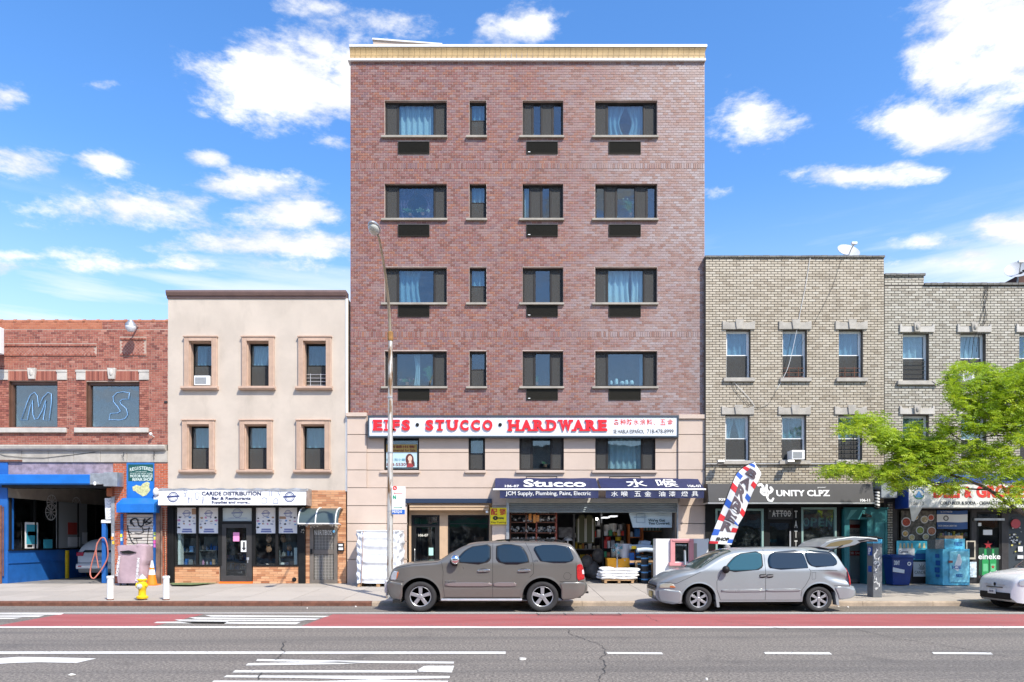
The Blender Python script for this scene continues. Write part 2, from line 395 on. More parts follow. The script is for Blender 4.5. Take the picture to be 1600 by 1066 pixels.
def plate(mb,x0,x1,z0,z1,y):return mb.box(x0,x1,y,y+.006,z0,z1)
def ORD(i):return 'first second third fourth fifth sixth seventh eighth ninth tenth eleventh twelfth thirteenth fourteenth fifteenth sixteenth seventeenth eighteenth nineteenth twentieth'.split()[min(i,19)]
# ================================================================ the ground
def asphalt():
    m=bpy.data.materials.new('asphalt');m.use_nodes=True;t=NT(m.node_tree);b=t.n['Principled BSDF']
    geo=t.new('ShaderNodeNewGeometry').outputs['Position']
    n=t.noise(geo,24,5,.8);big=t.noise(t.v('MULTIPLY',geo,(.07,1.3,1)),1.0,5,.6);sp=t.noise(geo,.75,7,.7)
    c=t.ramp(n,[(.36,(.052,.046,.038)),(.5,(.175,.153,.127)),(.64,(.37,.325,.27))])
    c=t.mix(t.m('MULTIPLY',t.smooth(big,.45,.62),.38),c,(.07,.066,.062,1));c=t.mix(t.m('MULTIPLY',t.smooth(sp,.56,.70),.45),c,(.06,.055,.05,1))
    t.put(b.inputs['Base Color'],c);b.inputs['Roughness'].default_value=.85
    bn=t.new('ShaderNodeBump');bn.inputs['Strength'].default_value=.5;bn.inputs['Distance'].default_value=.01
    t.put(bn.inputs['Height'],n);t.put(b.inputs['Normal'],bn.outputs[0]);return m
def paintmat(name,col,wear,edge=.5):
    """road paint worn through to the asphalt in places"""
    m=bpy.data.materials.new(name);m.use_nodes=True;t=NT(m.node_tree);b=t.n['Principled BSDF']
    geo=t.new('ShaderNodeNewGeometry').outputs['Position']
    n=t.noise(geo,26,5,.75);n2=t.noise(t.v('MULTIPLY',geo,(.4,1.5,1)),1.1,4,.6)
    f=t.smooth(t.m('ADD',n,t.m('MULTIPLY',n2,.5)),.72+.24*(1-wear),.82+.24*(1-wear))
    c2=t.mix(t.smooth(n2,.35,.65),tuple(x*.82 for x in col)+(1,),tuple(min(1,x*1.12) for x in col)+(1,))
    c=t.mix(t.m('MULTIPLY',f,.8),c2,(.11,.105,.1,1));t.put(b.inputs['Base Color'],c);b.inputs['Roughness'].default_value=.8;return m
AS=asphalt();PW=paintmat('white_road_paint',(.70,.68,.62),.6);PR=paintmat('red_lane_paint',(.37,.095,.088),.75)
def sheet(name,polys,z,m,up=None):
    mb=MB()
    for p in polys:
        A=sum(p[i][0]*p[(i+1) % len(p)][1]-p[(i+1) % len(p)][0]*p[i][1] for i in range(len(p)))
        if A<0:p=p[::-1]
        mb.add([(x,y,z) for x,y in p],[tuple(range(len(p)))])
    o=put(name,mb,m,None,origin=(0,0,0));o['kind']='structure';return o
gm=mat('far_ground',(.12,.115,.105),.95,var=.2,vscale=.2)
sheet('ground',[[(-2500,-2500),(2500,-2500),(2500,2500),(-2500,2500)]],-.06,gm)
sheet('road',[[(-160,-34),(160,-34),(160,KY+.02),(-160,KY+.02)]],0,AS)
def gp(pts):return [G(a,b) for a,b in pts]
def strip(px0,px1,pa,pb,pc=None,pd=None):      # left top/bottom, right top/bottom rows
    pc=pa if pc is None else pc;pd=pb if pd is None else pd
    a,b,c,d=G(px0,pa),G(px1,pc),G(px1,pd),G(px0,pb)
    return [a,b,c,d]
yr0=G(0,960.2)[1];yr1=G(0,979)[1]
def rr(px_a,px_b,y0,y1,slant=0):                # a lane piece between two measured places on its far and near edge
    return [G(px_a[0],HZ+CZ*sc(y0)),G(px_b[0],HZ+CZ*sc(y0)),G(px_b[1],HZ+CZ*sc(y1)),G(px_a[1],HZ+CZ*sc(y1))]
sheet('bus_lane',[[(-160,yr0),G(-130,960.2),G(-230,979),(-160,yr1)],rr((95,-10),(318,240),yr0,yr1),rr((520,470),(2400,2400),yr0,yr1)],.004,PR)
dark_patch=mat('dark_asphalt_patch',(.06,.06,.058),.85,var=.3,fine=.5)
ya=G(0,957.6)[1];yb=G(0,958.9)[1]
sheet('lane_line',[[(-160,ya),(160,ya),(160,yb),(-160,yb)]],.006,paintmat('faded_road_paint',(.55,.53,.49),.62))
yw=G(0,979.3)[1];yw2=G(0,982)[1]
sheet('lane_line',[[(-160,yw),(160,yw),(160,yw2),(-160,yw2)]],.008,PW)
y3,y4=G(0,1018.2)[1],G(0,1022.2)[1]
sheet('lane_line',[[(-60,y3),G(790,1018.8),G(790,1022.6),(-60,y4)],gp([(947,1019.6),(1034,1020.2),(1036,1023.2),(950,1022.6)]),gp([(1193,1019.6),(1296,1020),(1300,1023.4),(1196,1022.8)]),gp([(1456,1019.8),(1548,1020.4),(1552,1023.4),(1459,1022.8)]),
    gp([(1760,1019.8),(1880,1020.4),(1884,1023.4),(1763,1022.8)])],.0075,PW)
h=lambda L:gp([(a/2,930+b/2) for a,b in L])
sheet('road_lettering',[h([(805,201),(1100,206),(1418,209),(1418,215),(1100,213),(800,207)]),h([(775,214),(1060,209),(1130,213),(1060,217),(768,221)]),h([(735,236),(1310,236),(1302,243),(726,243)]),
    h([(1326,222),(1419,222),(1412,243),(1303,240),(1303,236)]),h([(708,252),(1406,254),(1404,261),(1150,265),(900,260),(698,258)]),h([(668,268),(1000,270),(1180,265),(1290,268),(1400,269),(1398,278),(660,276)])],.006,PW)
sheet('turn_arrow',[h([(-200,196),(0,198),(60,194),(180,196),(302,199),(240,213),(120,211),(30,214),(0,216),(-200,218)])],.006,PW)
sheet('lane_lettering',[h([(640,63),(1030,66),(1010,70),(660,68)]),h([(590,70),(1000,74),(985,78),(610,75)]),h([(545,77),(960,79),(930,82),(560,81)]),h([(490,84),(715,82),(700,90),(480,88)]),h([(560,84),(940,85),(925,92),(600,89)]),
    h([(-200,56),(200,58),(190,62),(-200,60)]),h([(-200,64),(140,64),(120,69),(-200,68)]),h([(-200,72),(70,71),(40,75),(-200,76)])],.006,PW)
def crack(pts,w=.011):
    q=[Vector((*G(a,b),0)) for a,b in pts];L=[]
    fine=[]
    for a,b in zip(q,q[1:]):
        n=max(2,int((b-a).length/.12))
        for i in range(n):fine.append(a.lerp(b,i/n)+Vector((R.uniform(-.035,.035),R.uniform(-.035,.035),0)))
    fine.append(q[-1])
    for a,b in zip(fine,fine[1:]):
        d=(b-a).normalized();nn=Vector((-d.y,d.x,0))*w*R.uniform(.3,.8)
        L.append([(p.x,p.y) for p in (a-nn,b-nn,b+nn,a+nn)])
    return L
CR=mat('crack_dark',(.055,.052,.05),.95)  # dark tone of the flat crack strips and cover lines
cr=crack([(888,984),(893,992),(915,1000),(940,1008),(946,1018),(940,1030),(946,1044),(938,1066)])+crack([(1340,984),(1400,998),(1450,1005),(1500,1013),(1560,1024),(1600,1030)])+crack([(445,1003),(440,1012),(443,1022),(430,1032)],.014) \
   +crack([(1120,970),(1160,975),(1240,985),(1340,984)],.012)+crack([(1010,962),(1020,968),(1030,972)],.01)+crack([(410,1052),(405,1062)],.02)+crack([(1340,1010),(1352,1011)],.014)
o=sheet('road_crack',cr,.0095,CR)
o=sheet('manhole_cover',[gp([(840,961.2),(968,961.2),(972,961.9),(838,961.9)])]+[gp([(a,958.6),(a+1.4,958.6),(a+6,962),(a+4.4,962)]) for a in (838,880,922,966)],.0098,CR)
litter=MB()
for (a,b,r) in ((816,1031,.06),(112,1056,.045),(1310,948.6,.03),(1292,949,.03),(1258,953,.02),(480,951,.02),(1325,949.5,.03),(1275,950,.02),(556,948.5,.03),(1104,1063,.02)):
    x,y=G(a,b);litter.ball((x,y,.012),r,r*.7,.022,7,4,jit=.6)
o=put('litter',litter,mat('crumpled_paper',(.7,.68,.63),.9),None,origin=(0,0,0));o['kind']='stuff'
# leaf and grit litter lying in the gutter
grit=MB()
for i in range(900):
    x=R.uniform(-20,20);y=KY-abs(R.gauss(.03,.16))-.02;r=R.uniform(.008,.022)
    grit.add([(x,y,.004),(x+r,y+r*.3,.008),(x+r*.4,y+r,.005)],[(0,1,2)])
o=put('gutter_grit',grit,mat('grit',(.30,.22,.13),.9,var=.5,vscale=15),None,origin=(0,0,0));o['kind']='stuff'

# pavement: base, then every slab a piece of it
def slabmat():
    m=bpy.data.materials.new('pavement_concrete');m.use_nodes=True;t=NT(m.node_tree);b=t.n['Principled BSDF']
    geo=t.new('ShaderNodeNewGeometry').outputs['Position'];oi=t.new('ShaderNodeObjectInfo').outputs['Random']
    c=t.mix(oi,(.34,.30,.25,1),(.43,.38,.32,1))
    n=t.noise(geo,.9,6,.6);c=t.mix(t.m('MULTIPLY',t.smooth(n,.47,.75),.45),c,(.27,.24,.21,1))
    n2=t.noise(geo,7,4,.6);c=t.mix(t.m('MULTIPLY',t.smooth(n2,.62,.72),.35),c,(.2,.18,.16,1))
    n3=t.noise(geo,55,2,.6);c=t.mix(.25,c,t.ramp(n3,[(.3,(.25,.23,.2)),(.7,(.60,.55,.49))]))
    t.put(b.inputs['Base Color'],c);b.inputs['Roughness'].default_value=.85
    bn=t.new('ShaderNodeBump');bn.inputs['Strength'].default_value=.3;bn.inputs['Distance'].default_value=.006;t.put(bn.inputs['Height'],n3);t.put(b.inputs['Normal'],bn.outputs[0]);return m
SM=slabmat()
mb=MB()
mb.add([(-160,KY+.15,.105),(160,KY+.15,.105),(160,.6,.275),(-160,.6,.275)],[(0,1,2,3)])
pav=put('pavement',mb,mat('pavement_joint',(.17,.15,.13),.95,var=.3),None,origin=(0,0,0));pav['kind']='structure'
ys=[KY+.15+(0-KY-.15)*i/4 for i in range(5)];pw=1.52
slabme={}
for r in range(4):
    ya,yb=ys[r],ys[r+1]
    for i in range(-24,25):
        k=(r,R.randrange(2))
        if k not in slabme:
            g=.008;b=MB();za,zb=walk_z(ya),walk_z(yb);e=R.uniform(-.003,.003)
            w=pw
            b.add([(g,ya+g,za-.06),(w-g,ya+g,za-.06),(w-g,yb-g,zb-.06),(g,yb-g,zb-.06),(g,ya+g,za+e),(w-g,ya+g,za+e),(w-g,yb-g,zb),(g,yb-g,zb)],[(0,1,5,4),(1,2,6,5),(2,3,7,6),(3,0,4,7),(4,5,6,7)])
            slabme[k]=b.mesh('paving_slab');slabme[k].materials.append(SM)
        o=bpy.data.objects.new('paving_slab',slabme[k]);o.location=(i*pw+(.4 if r % 2 else 0)*0-.35,0,0);link(o,pav)
# kerb: stone lengths, a rusty steel face on the left stretch
kb=MB();kb.add([(-160,KY+.04,-.05),(160,KY+.04,-.05),(160,KY+.04,.09),(-160,KY+.04,.09)],[(0,1,2,3)])
kerb=put('kerb',kb,M['concrete'],None,origin=(0,0,0));kerb['kind']='structure'
x=-36.0;kc={}
for i in range(36):
    w=2.0;steel=x<X(560,KY)
    if steel not in kc:
        b=MB();b.prismx([(KY,-.05),(KY,.10),(KY+.03,.13),(KY+.155,.135),(KY+.155,-.05)],.006,w-.006)
        kc[steel]=b.mesh('kerb_stone');kc[steel].materials.append(M['rust'] if steel else mat('kerb_concrete',(.38,.30,.22),.9,var=.3,vscale=2,fine=.3))
    o=bpy.data.objects.new('kerb_stone',kc[steel]);o.location=(x,0,0);link(o,kerb);x += w

# ================================================================ brown apartment building
BX0,BX1=X(547.5),X(1101);BZT=Z(97)
bld=thing('apartment_building','tall purple brown brick block with golden cornice above the hardware shop','building',((BX0+BX1)/2,0,.3))
cols=[(601,698),(733.5,760),(816.5,880),(930,1027)]
rows=[(157,213),(286.5,342),(417.5,473.5),(548.5,604)]
acs={0:(622,671),2:(822.5,871.5),3:(951,1001)}
acrow=[(222,241),(351.5,370),(477,495.5),(607.5,625.5)]
holes=[]
for r in rows:
    for c in cols:holes.append((X(c[0]),X(c[1]),Z(r[1]),Z(r[0])))
sleeves=[(X(a),X(b),Z(q),Z(p)) for p,q in acrow for a,b in acs.values()]
low=[(600,655,682,735),(732,758,682,735),(811.5,881,682,735),(930,1025,682,735)]
lowh=[(X(a),X(b),Z(d),Z(c)) for a,b,c,d in low]
ZB=Z(649)
shop=(X(795),X(1058),.3,Z(779));lobby=(X(637),X(768),.3,Z(786))
w=wall(BX0,BX1,ZB,BZT,.007,.28,holes+sleeves);put('brick_backing_wall',w,M['mortar'],bld)
w=MB();w.box(BX0,BX1,13,13.2,.3,BZT);w.box(BX0,BX0+.2,.28,13,.3,BZT);w.box(BX1-.2,BX1,.28,13,.3,BZT)
w.box(BX0+.2,BX1-.2,.28,13,BZT-.6,BZT-.4);put('side_and_rear_walls',w,mat('grey_render',(.42,.40,.37),.9,var=.1),bld)
BB=[(0,(.16,.06,.042)),(.16,(.22,.083,.055)),(.3,(.285,.115,.064)),(.42,(.215,.083,.066)),(.6,(.25,.115,.093)),(.75,(.19,.10,.098)),(.88,(.26,.135,.11)),(1,(.26,.16,.145))]
BG=[(0,(.25,.13,.095)),(.25,(.27,.18,.155)),(.5,(.30,.23,.22)),(.75,(.34,.28,.275)),(1,(.28,.16,.12))]
bm=brickmat('iron_spot_brick',BB,.42,.26,BG,X(760),X(1150));MB_=MB()
sold=[(Z(264),Z(255)),(Z(527),Z(518))]
hh=holes+sleeves;prev=ZB
H1=3.9/43
for z0,z1 in [(ZB,sold[1][0]),(sold[1][1],sold[0][0]),(sold[0][1],BZT)]:
    n=round((z1-z0)/H1);bricks(MB_,BX0,BX1,z0,z1,8.2/43,(z1-z0)/n,0,hh,joint=.015)
for z0,z1 in sold:soldier(MB_,BX0,BX1,z0,z1,3.6/43,-.006,joint=.017)
put('brickwork',MB_,bm,bld,kind='stuff')

def win(parent,x0,x1,z0,z1,yf,segs,kind='fixed',cur=None,frame='darkbronze',room=True,g=None,refl=None,curz=0,drape=0):
    """a window set back at yf: frame with mullions, panes, screens and what hangs behind them"""
    f=MB();fw=.05;ring(f,x0,x1,z0,z1,yf,yf+.09,fw)
    tot=sum(s[1] for s in segs);x=x0+fw;wd=x1-x0-2*fw;panes=[];scr=[]
    for i,(k,s) in enumerate(segs):
        w_=wd*s/tot
        if i:f.box(x-.022,x+.022,yf+.005,yf+.08,z0+fw,z1-fw)
        a,b=x+(.022 if i else 0),x+w_-(.022 if i<len(segs)-1 else 0)
        if kind=='hung':
            zm=z0+(z1-z0)*.49
            ring(f,a,b,zm,z1-fw,yf+.02,yf+.05,.03);ring(f,a,b,z0+fw,zm+.03,yf+.052,yf+.082,.03)
            panes.append((a+.03,b-.03,yf+.034,yf+.038,zm+.03,z1-fw-.03));panes.append((a+.03,b-.03,yf+.064,yf+.068,z0+fw+.03,zm))
            scr.append((a+.015,b-.015,yf+.024,yf+.027,z0+fw+.01,zm-.01))
        elif k=='s':
            ring(f,a,b,z0+fw,z1-fw,yf+.012,yf+.04,.022)
            scr.append((a+.022,b-.022,yf+.022,yf+.026,z0+fw+.022,z1-fw-.022))
            panes.append((a+.01,b-.01,yf+.05,yf+.054,z0+fw,z1-fw))
        else:
            ring(f,a,b,z0+fw,z1-fw,yf+.03,yf+.06,.02);panes.append((a+.02,b-.02,yf+.045,yf+.049,z0+fw+.02,z1-fw-.02))
        x += w_
    wdo=put('window',f,M[frame],parent)
    for q in panes:put('pane',MB().box(*q),g or GL,wdo)
    for q in scr:put('insect_screen',MB().box(*q),SCREEN,wdo)
    if room:put('room',roombox(x0,x1,z0,z1,yf+.1,1.6),M['room'],wdo)
    if cur:
        for (u0,u1,m,gth) in cur:
            put('curtain',curtain(x0+(x1-x0)*u0,x0+(x1-x0)*u1,z0+(z1-z0)*curz,z1+.05,yf+.22,max(3,int(abs(u1-u0)*(x1-x0)*5)),.05,gth),M[m],wdo,smooth='all')
    return wdo
def screenmat():
    m=bpy.data.materials.new('fly_screen');m.use_nodes=True;t=NT(m.node_tree);n=t.n
    b=n['Principled BSDF'];b.inputs['Base Color'].default_value=(.075,.075,.072,1);b.inputs['Specular IOR Level'].default_value=.1;b.inputs['Roughness'].default_value=.7
    tr=t.new('ShaderNodeBsdfTransparent');mx=t.new('ShaderNodeMixShader');geo=t.new('ShaderNodeNewGeometry').outputs['Position']
    mx.inputs[0].default_value=.72;t.l.new(tr.outputs[0],mx.inputs[1]);t.l.new(b.outputs[0],mx.inputs[2]);t.l.new(mx.outputs[0],n['Material Output'].inputs[0]);return m
SCREEN=screenmat()
def sill(win_,x0,x1,z,d=.10,m='sillgrey',h=.085,over=.12,overr=.03,yin=.12):
    b=MB();b.prismx([(yin,z-h),(-d,z-h),(-d,z-.012),(yin,z)],x0-over,x1+overr);put('sill',b,M[m],win_,bev=.006)
YW=.14
segsA=[('s',18),('g',58),('s',18)];segsC=[('s',17),('g',26),('s',17)];segsD=[('s',18),('g',60),('s',18)]
spec={
 (0,0):(segsA,[(.18,.84,'curtain',0)]),(0,1):([('g',1)],[(0,1,'curtain2',0)]),(0,2):([('s',14),('g',14),('s',18),('g',14)],[(.0,.3,'curtain',.1),(.45,.75,'curtain2',0)]),(0,3):(segsD,[(.2,.5,'curtain2',.3),(.8,.53,'curtain2',.3)]),
 (1,0):(segsA,[(.2,.5,'purple',.55),(.82,.5,'purple',.55)]),(1,1):([('g',1)],[(0,1,'curtain2',0)]),(1,2):([('g',10),('s',18),('g',14),('s',18)],[(0,.25,'curtain',0)]),(1,3):([('g',14),('s',18),('g',30),('s',18),('g',13)],[(.2,.4,'curtain2',.2)]),
 (2,0):(segsA,[(.18,.56,'curtain2',.1)]),(2,1):([('g',1)],[(0,1,'curtain2',0)]),(2,2):([('s',17),('g',26),('s',17)],None),(2,3):(segsD,[(.16,.58,'curtain',.05),(.83,.6,'curtain',.05)]),
 (3,0):([('s',14),('g',58),('s',18)],[(.55,.45,'curtain',.3)]),(3,1):([('g',1)],None),(3,2):(segsC,None),(3,3):(segsD,[(.74,.95,'curtain2',0)]),
}
for (ri,ci),(sg,cu) in spec.items():
    h_=holes[ri*4+ci];wn=win(bld,*h_,YW,sg,'hung' if ci==1 else 'fixed',cu);sill(wn,h_[0],h_[1],h_[2])
def grille(parent,x0,x1,z0,z1,name='air_conditioner_grille',tagl=False,yo=-.035):
    b=MB();ring(b,x0,x1,z0,z1,yo,.1,.02);b.box(x0+.02,x1-.02,.02,.1,z0+.02,z1-.02)
    n=max(4,int((z1-z0)/.035))
    for i in range(n):
        z=z0+.03+(z1-z0-.06)*i/n;b.add([(x0+.02,yo+.008,z),(x1-.02,yo+.008,z),(x1-.02,.02,z+.022),(x0+.02,.02,z+.022)],[(0,1,2,3)])
    b.box(x0+.02,x1-.02,yo+.02,yo+.03,z0+.02,z1-.02)
    g=put(name,b,M['grille'],parent)
    if tagl:b=MB();b.box(x0+.06,x0+.14,yo-.004,yo,z0+.05,z0+.075);put('maker_plate',b,M['whitep'],g)
for i,(a,b_,c_,d_) in enumerate(sleeves):grille(bld,a,b_,c_,d_,tagl=(i % 3==1))
# cornice
cb=MB();cb.box(BX0-.08,BX1+.02,-.10,.2,Z(97.3),Z(93.8));put('cornice_drip_edge',cb,mat('white_metal_trim',(.78,.78,.76),.4,.2,grime=.1),bld,bev=.008)
yT=-.16
prof=[(-.09,Z(93.8)),(-.09,Z(91)),(-.10,Z(89)),(-.07,Z(88.5)),(-.08,Z(85)),(-.10,Z(82)),(-.13,Z(79.5)),(-.13,Z(78)+.005)]
n=66;cw=(BX1-BX0)/n;cpm=MB()
cpm.prismx(prof+[(.1,Z(78)+.0),(.1,Z(93.8))],.0,cw-.008);cpm.box(cw-.022,cw-.008,-.105,-.08,Z(93.7),Z(89));me=cpm.mesh('cornice_panel');me.materials.append(M['gold'])
for i in range(n):
    o=bpy.data.objects.new('cornice_panel',me);o.location=Vector((BX0+i*cw,0,0))-LOC[bld.name];link(o,bld)
cb=MB();cb.box(BX0-.02,BX1+.05,yT,.2,Z(78),Z(74));put('cornice_cap',cb,MATS['white_metal_trim'],bld,bev=.01)
yb6=6.0
cb=MB();cb.prism([(X(583,yb6),BZT-.5),(X(690,yb6),BZT-.5),(X(690,yb6),Z(70.5,yb6)),(X(583,yb6),Z(62.5,yb6))],yb6,yb6+3);bh=put('roof_bulkhead',cb,M['stucco'],bld)
cb=MB();cb.prism([(X(582,yb6),Z(63,yb6)),(X(691,yb6),Z(71,yb6)),(X(691,yb6),Z(69,yb6)),(X(582,yb6),Z(60.6,yb6))],yb6-.06,yb6+3.1);put('bulkhead_coping',cb,MATS['white_metal_trim'],bh)

# stucco base: a grooved wall, every block between two grooves a piece
YS=-.02
w=wall(X(543.5),X(1100.5),.28,ZB,YS+.045,.3,lowh+[shop,lobby]+[(X(822),X(870.5),Z(751.5),Z(744.5)),(X(952),X(1000.5),Z(751.5),Z(744.5))])
put('stucco_backing_wall',w,mat('stucco_groove',(.36,.28,.225),.9),bld)
g0=[652,679.7,707.3,734.8,762.5,790.5,818.3,846,874,913]
def panel(x0,x1,z0,z1,y,hs=()):
    """a stucco block; openings cut out of it"""
    hs=[h for h in hs if h[0]<x1 and h[1]>x0 and h[2]<z1 and h[3]>z0]
    if any(h[0] <= x0 and h[1] >= x1 and h[2] <= z0 and h[3] >= z1 for h in hs):return
    hs=[(max(h[0],x0),min(h[1],x1),max(h[2],z0),min(h[3],z1)) for h in hs]
    put('stucco_panel',wall(x0,x1,z0,z1,y,y+.06,hs),M['stucco'],bld)
gr=.012
YP=-.10
for i in range(len(g0)-1):
    za,zb=(Z(g0[i+1]) if i<8 else .28),Z(g0[i])
    left1=X(573.5) if i<4 else X(604)
    panel(X(543.5),left1,za+gr,zb-gr,YP)
    if i<4:
        edges=[573.5,600,655,732,758,811.5,881,930,1024,1059]
        sl_=[(573.5,600),(655,732),(758,811.5),(881,930),(1024,1059)]
        if i==3:
            panel(X(573.5),X(1059),za+gr,zb-gr,YS,lowh)
        else:
            for a,b_ in sl_:panel(X(a),X(b_),za+gr,zb-gr,YS,[])
    elif i==4:
        panel(X(604),X(1059),za+gr,Z(762.5)-gr,YS,[shop,lobby])
    elif i<9:
        if i>4:
            panel(X(604),X(637),za+(gr if i<8 else 0),zb-gr,YS,[lobby]);panel(X(768),X(795),za+(gr if i<8 else 0),zb-gr,YS)
    panel(X(1059),X(1100.5),za+gr,zb-gr,YP,[])
cb=MB();cb.box(X(542),X(574),-.17,.1,Z(652),Z(646));put('stucco_ledge',cb,M['stucco'],bld,bev=.01)
cb=MB();cb.box(X(1059),X(1101.5),-.17,.1,Z(655.5),Z(649));put('stucco_ledge',cb,M['stucco'],bld,bev=.01)
lows=[([('g',1)],None),([('g',1)],[(0,1,'curtain2',0)]),([('s',17),('g',30),('s',17)],None),([('s',18),('g',58),('s',20)],[(.2,.8,'curtain',0)])]
for i,h_ in enumerate(lowh):
    wn=win(bld,*h_,.10,lows[i][0],'hung' if i==1 else 'fixed',lows[i][1]);sill(wn,h_[0],h_[1],h_[2],d=.12,m='stucco',h=.10,yin=.08)
for a,b_ in ((822,870.5),(952,1000.5)):grille(bld,X(a),X(b_),Z(751.5),Z(744.5),yo=-.03)
# agent's poster in the first low window
yp=.085
pt=thing('window_poster','ochre and pale blue sale poster with a smiling woman, taped inside the low window','poster',(X(627),yp,Z(735)))
b=MB();plate(b,X(603),X(651),Z(706.5),Z(694),yp);put('heading_band',b,mat('ochre_print',(.42,.27,.06),.5,var=.1),pt)
b=MB();plate(b,X(603),X(651),Z(730),Z(706.5),yp);put('lower_sheet',b,mat('pale_blue_print',(.45,.60,.68),.5),pt)
text('lettering','店鋪出售',608,648,696,700.5,yp-.001,mat('brown_ink',(.18,.03,.01),.6),pt,.02)
text('lettering','Commercial for Sale',605,649,701.5,706,yp-.001,MATS['brown_ink'],pt,.02)
text('lettering','  Shen 陳小姐',604,633,716.5,720.5,yp-.001,mat('teal_ink',(.02,.2,.25),.6),pt,.01)
text('lettering','888-5530',604,634,723.5,728.5,yp-.001,MATS['brown_ink'],pt,.02)
b=MB();pc=lambda px,py:(X(px,yp),Z(py,yp))
b.prism([pc(635+6.5*math.cos(a)+5,718+9*math.sin(a)) for a in [i*.45 for i in range(14)]],yp-.003,yp+.004);b.prism([pc(635.5,729),pc(648,729),pc(648,724),pc(645,715),pc(637,715),pc(634.5,724)],yp-.0025,yp+.0045);put('printed_hair',b,mat('dark_hair_print',(.09,.02,.015),.6),pt)
b=MB();b.prism([pc(640.6+3.2*math.cos(a),716.6+4.6*math.sin(a)) for a in [i*.45 for i in range(14)]],yp-.005,yp-.003);b.prism([pc(639,720),pc(642.5,720),pc(643,725),pc(638.5,725)],yp-.0055,yp-.0035);put('printed_face',b,mat('skin_print',(.72,.45,.34),.6),pt)
b=MB();b.prism([pc(635,730),pc(646,730),pc(645,726),pc(642,724),pc(638.5,724),pc(636,727)],yp-.006,yp-.0045);put('printed_blouse',b,mat('red_print',(.30,.03,.03),.6),pt)

# lobby recess: tan frame, glazed door, shop window
lo=.42
b=MB();b.box(X(634),X(768.5),YS-.10,.3,Z(786.5),Z(779.5));put('lobby_header',b,mat('navy_metal',(.02,.035,.07),.4),bld,bev=.008)
tan=mat('tan_metal',(.50,.35,.22),.55,var=.06)
b=wall(X(637),X(768),.3,Z(786.5),lo-.03,lo+.03,[(X(643,lo),X(687,lo),.3,Z(805,lo)),(X(700,lo),X(764,lo),.8,Z(805,lo))]);b.box(X(637),X(768),YS+.02,lo-.03,Z(788),Z(786.5));b.box(X(637)-.02,X(637),YS,lo,.3,Z(786));b.box(X(768),X(768)+.02,YS,lo,.3,Z(786));put('lobby_surround',b,tan,bld)
b=MB();b.box(X(640),X(764),YS-.03,YS+.12,Z(793),Z(789));b.box(X(640),X(764),YS-.01,YS+.10,Z(797.5),Z(794));put('lobby_gate_track',b,tan,bld,bev=.01)
x0,x1=X(643,lo),X(687,lo)
b=MB();ring(b,x0,x1,.3,Z(805,lo),lo-.04,lo+.04,.09,.06,.05);b.box(x0+.09,x1-.09,lo-.035,lo+.03,Z(824,lo),Z(819,lo));b.box(x0+.09,x0+.17,lo-.03,lo+.03,.35,Z(824,lo));b.box(x1-.17,x1-.09,lo-.03,lo+.03,.35,Z(824,lo));b.box(x0+.17,x1-.17,lo-.03,lo+.03,.35,.55)
dr=put('lobby_door',b,M['black'],bld,bev=.004)
b=MB();b.box(x0+.09,x1-.09,lo,lo+.008,Z(819,lo),Z(805,lo));b.box(x0+.17,x1-.17,lo,lo+.008,.55,Z(824,lo));put('pane',b,GLS,dr)
b=MB();b.tube([(x0+.13,lo-.06,1.0),(x0+.13,lo-.09,1.05),(x0+.13,lo-.09,1.5),(x0+.13,lo-.06,1.55)],.014);put('handle',b,M['steel'],dr)
text('house_number','106-07',654,669,834.5,838.5,lo-.005,mat('cream_print',(.75,.72,.6),.5),dr,.02)
b=MB();plate(b,X(670,lo),X(677,lo),Z(868,lo),Z(856,lo),lo-.008);put('door_notice',b,mat('mint_paper',(.4,.68,.58),.6),dr)
x0,x1=X(700,lo),X(764,lo)
b=MB();ring(b,x0,x1,.8,Z(805,lo),lo-.04,lo+.04,.05);b.box(x0+.05,x1-.05,lo-.03,lo+.03,Z(819,lo),Z(817.5,lo));wn=put('lobby_window',b,M['black'],bld,bev=.004)
b=MB();b.box(x0+.05,x1-.05,lo,lo+.008,.85,Z(806,lo));put('pane',b,GLS,wn)
b=MB();b.quad((X(637),lo+3.2,.3),(X(790),lo+3.2,.3),(X(790),lo+3.2,3.4),(X(637),lo+3.2,3.4));b.quad((X(637),0,3.4),(X(637),lo+3.2,3.4),(X(790),lo+3.2,3.4),(X(790),0,3.4));b.quad((X(637)-.02,.3,.3),(X(637)-.02,lo+3.2,.3),(X(637)-.02,lo+3.2,3.4),(X(637)-.02,.3,3.4));b.quad((X(790),lo+3.2,.3),(X(790),.3,.3),(X(790),.3,3.4),(X(790),lo+3.2,3.4));b.quad((X(637),-.1,.302),(X(790),-.1,.302),(X(790),3.7,.302),(X(637),3.7,.302))
put('lobby_interior',b,mat('lobby_wall',(.10,.095,.085),.8,var=.3,vscale=1.2),bld)
b=MB();b.box(X(712),X(722),1.6,2.1,.3,1.5);b.box(X(735),X(752),2.2,2.6,.3,2.0);b.box(X(656,lo),X(672,lo),1.2,1.6,.3,.95);solo('lobby_furniture',b,mat('dull_wood',(.22,.10,.06),.6,var=.3),'dim brown cabinets standing behind the lobby glass','cabinet')
b=MB();b.lathe([(.0,0),(.05,.01),(.05,.07),(.03,.09),(0,.09)],(X(761),YS-.02,Z(802)),'z',10);solo('security_camera',b,M['whitep'],'small white dome camera at the corner above the lobby window','camera')

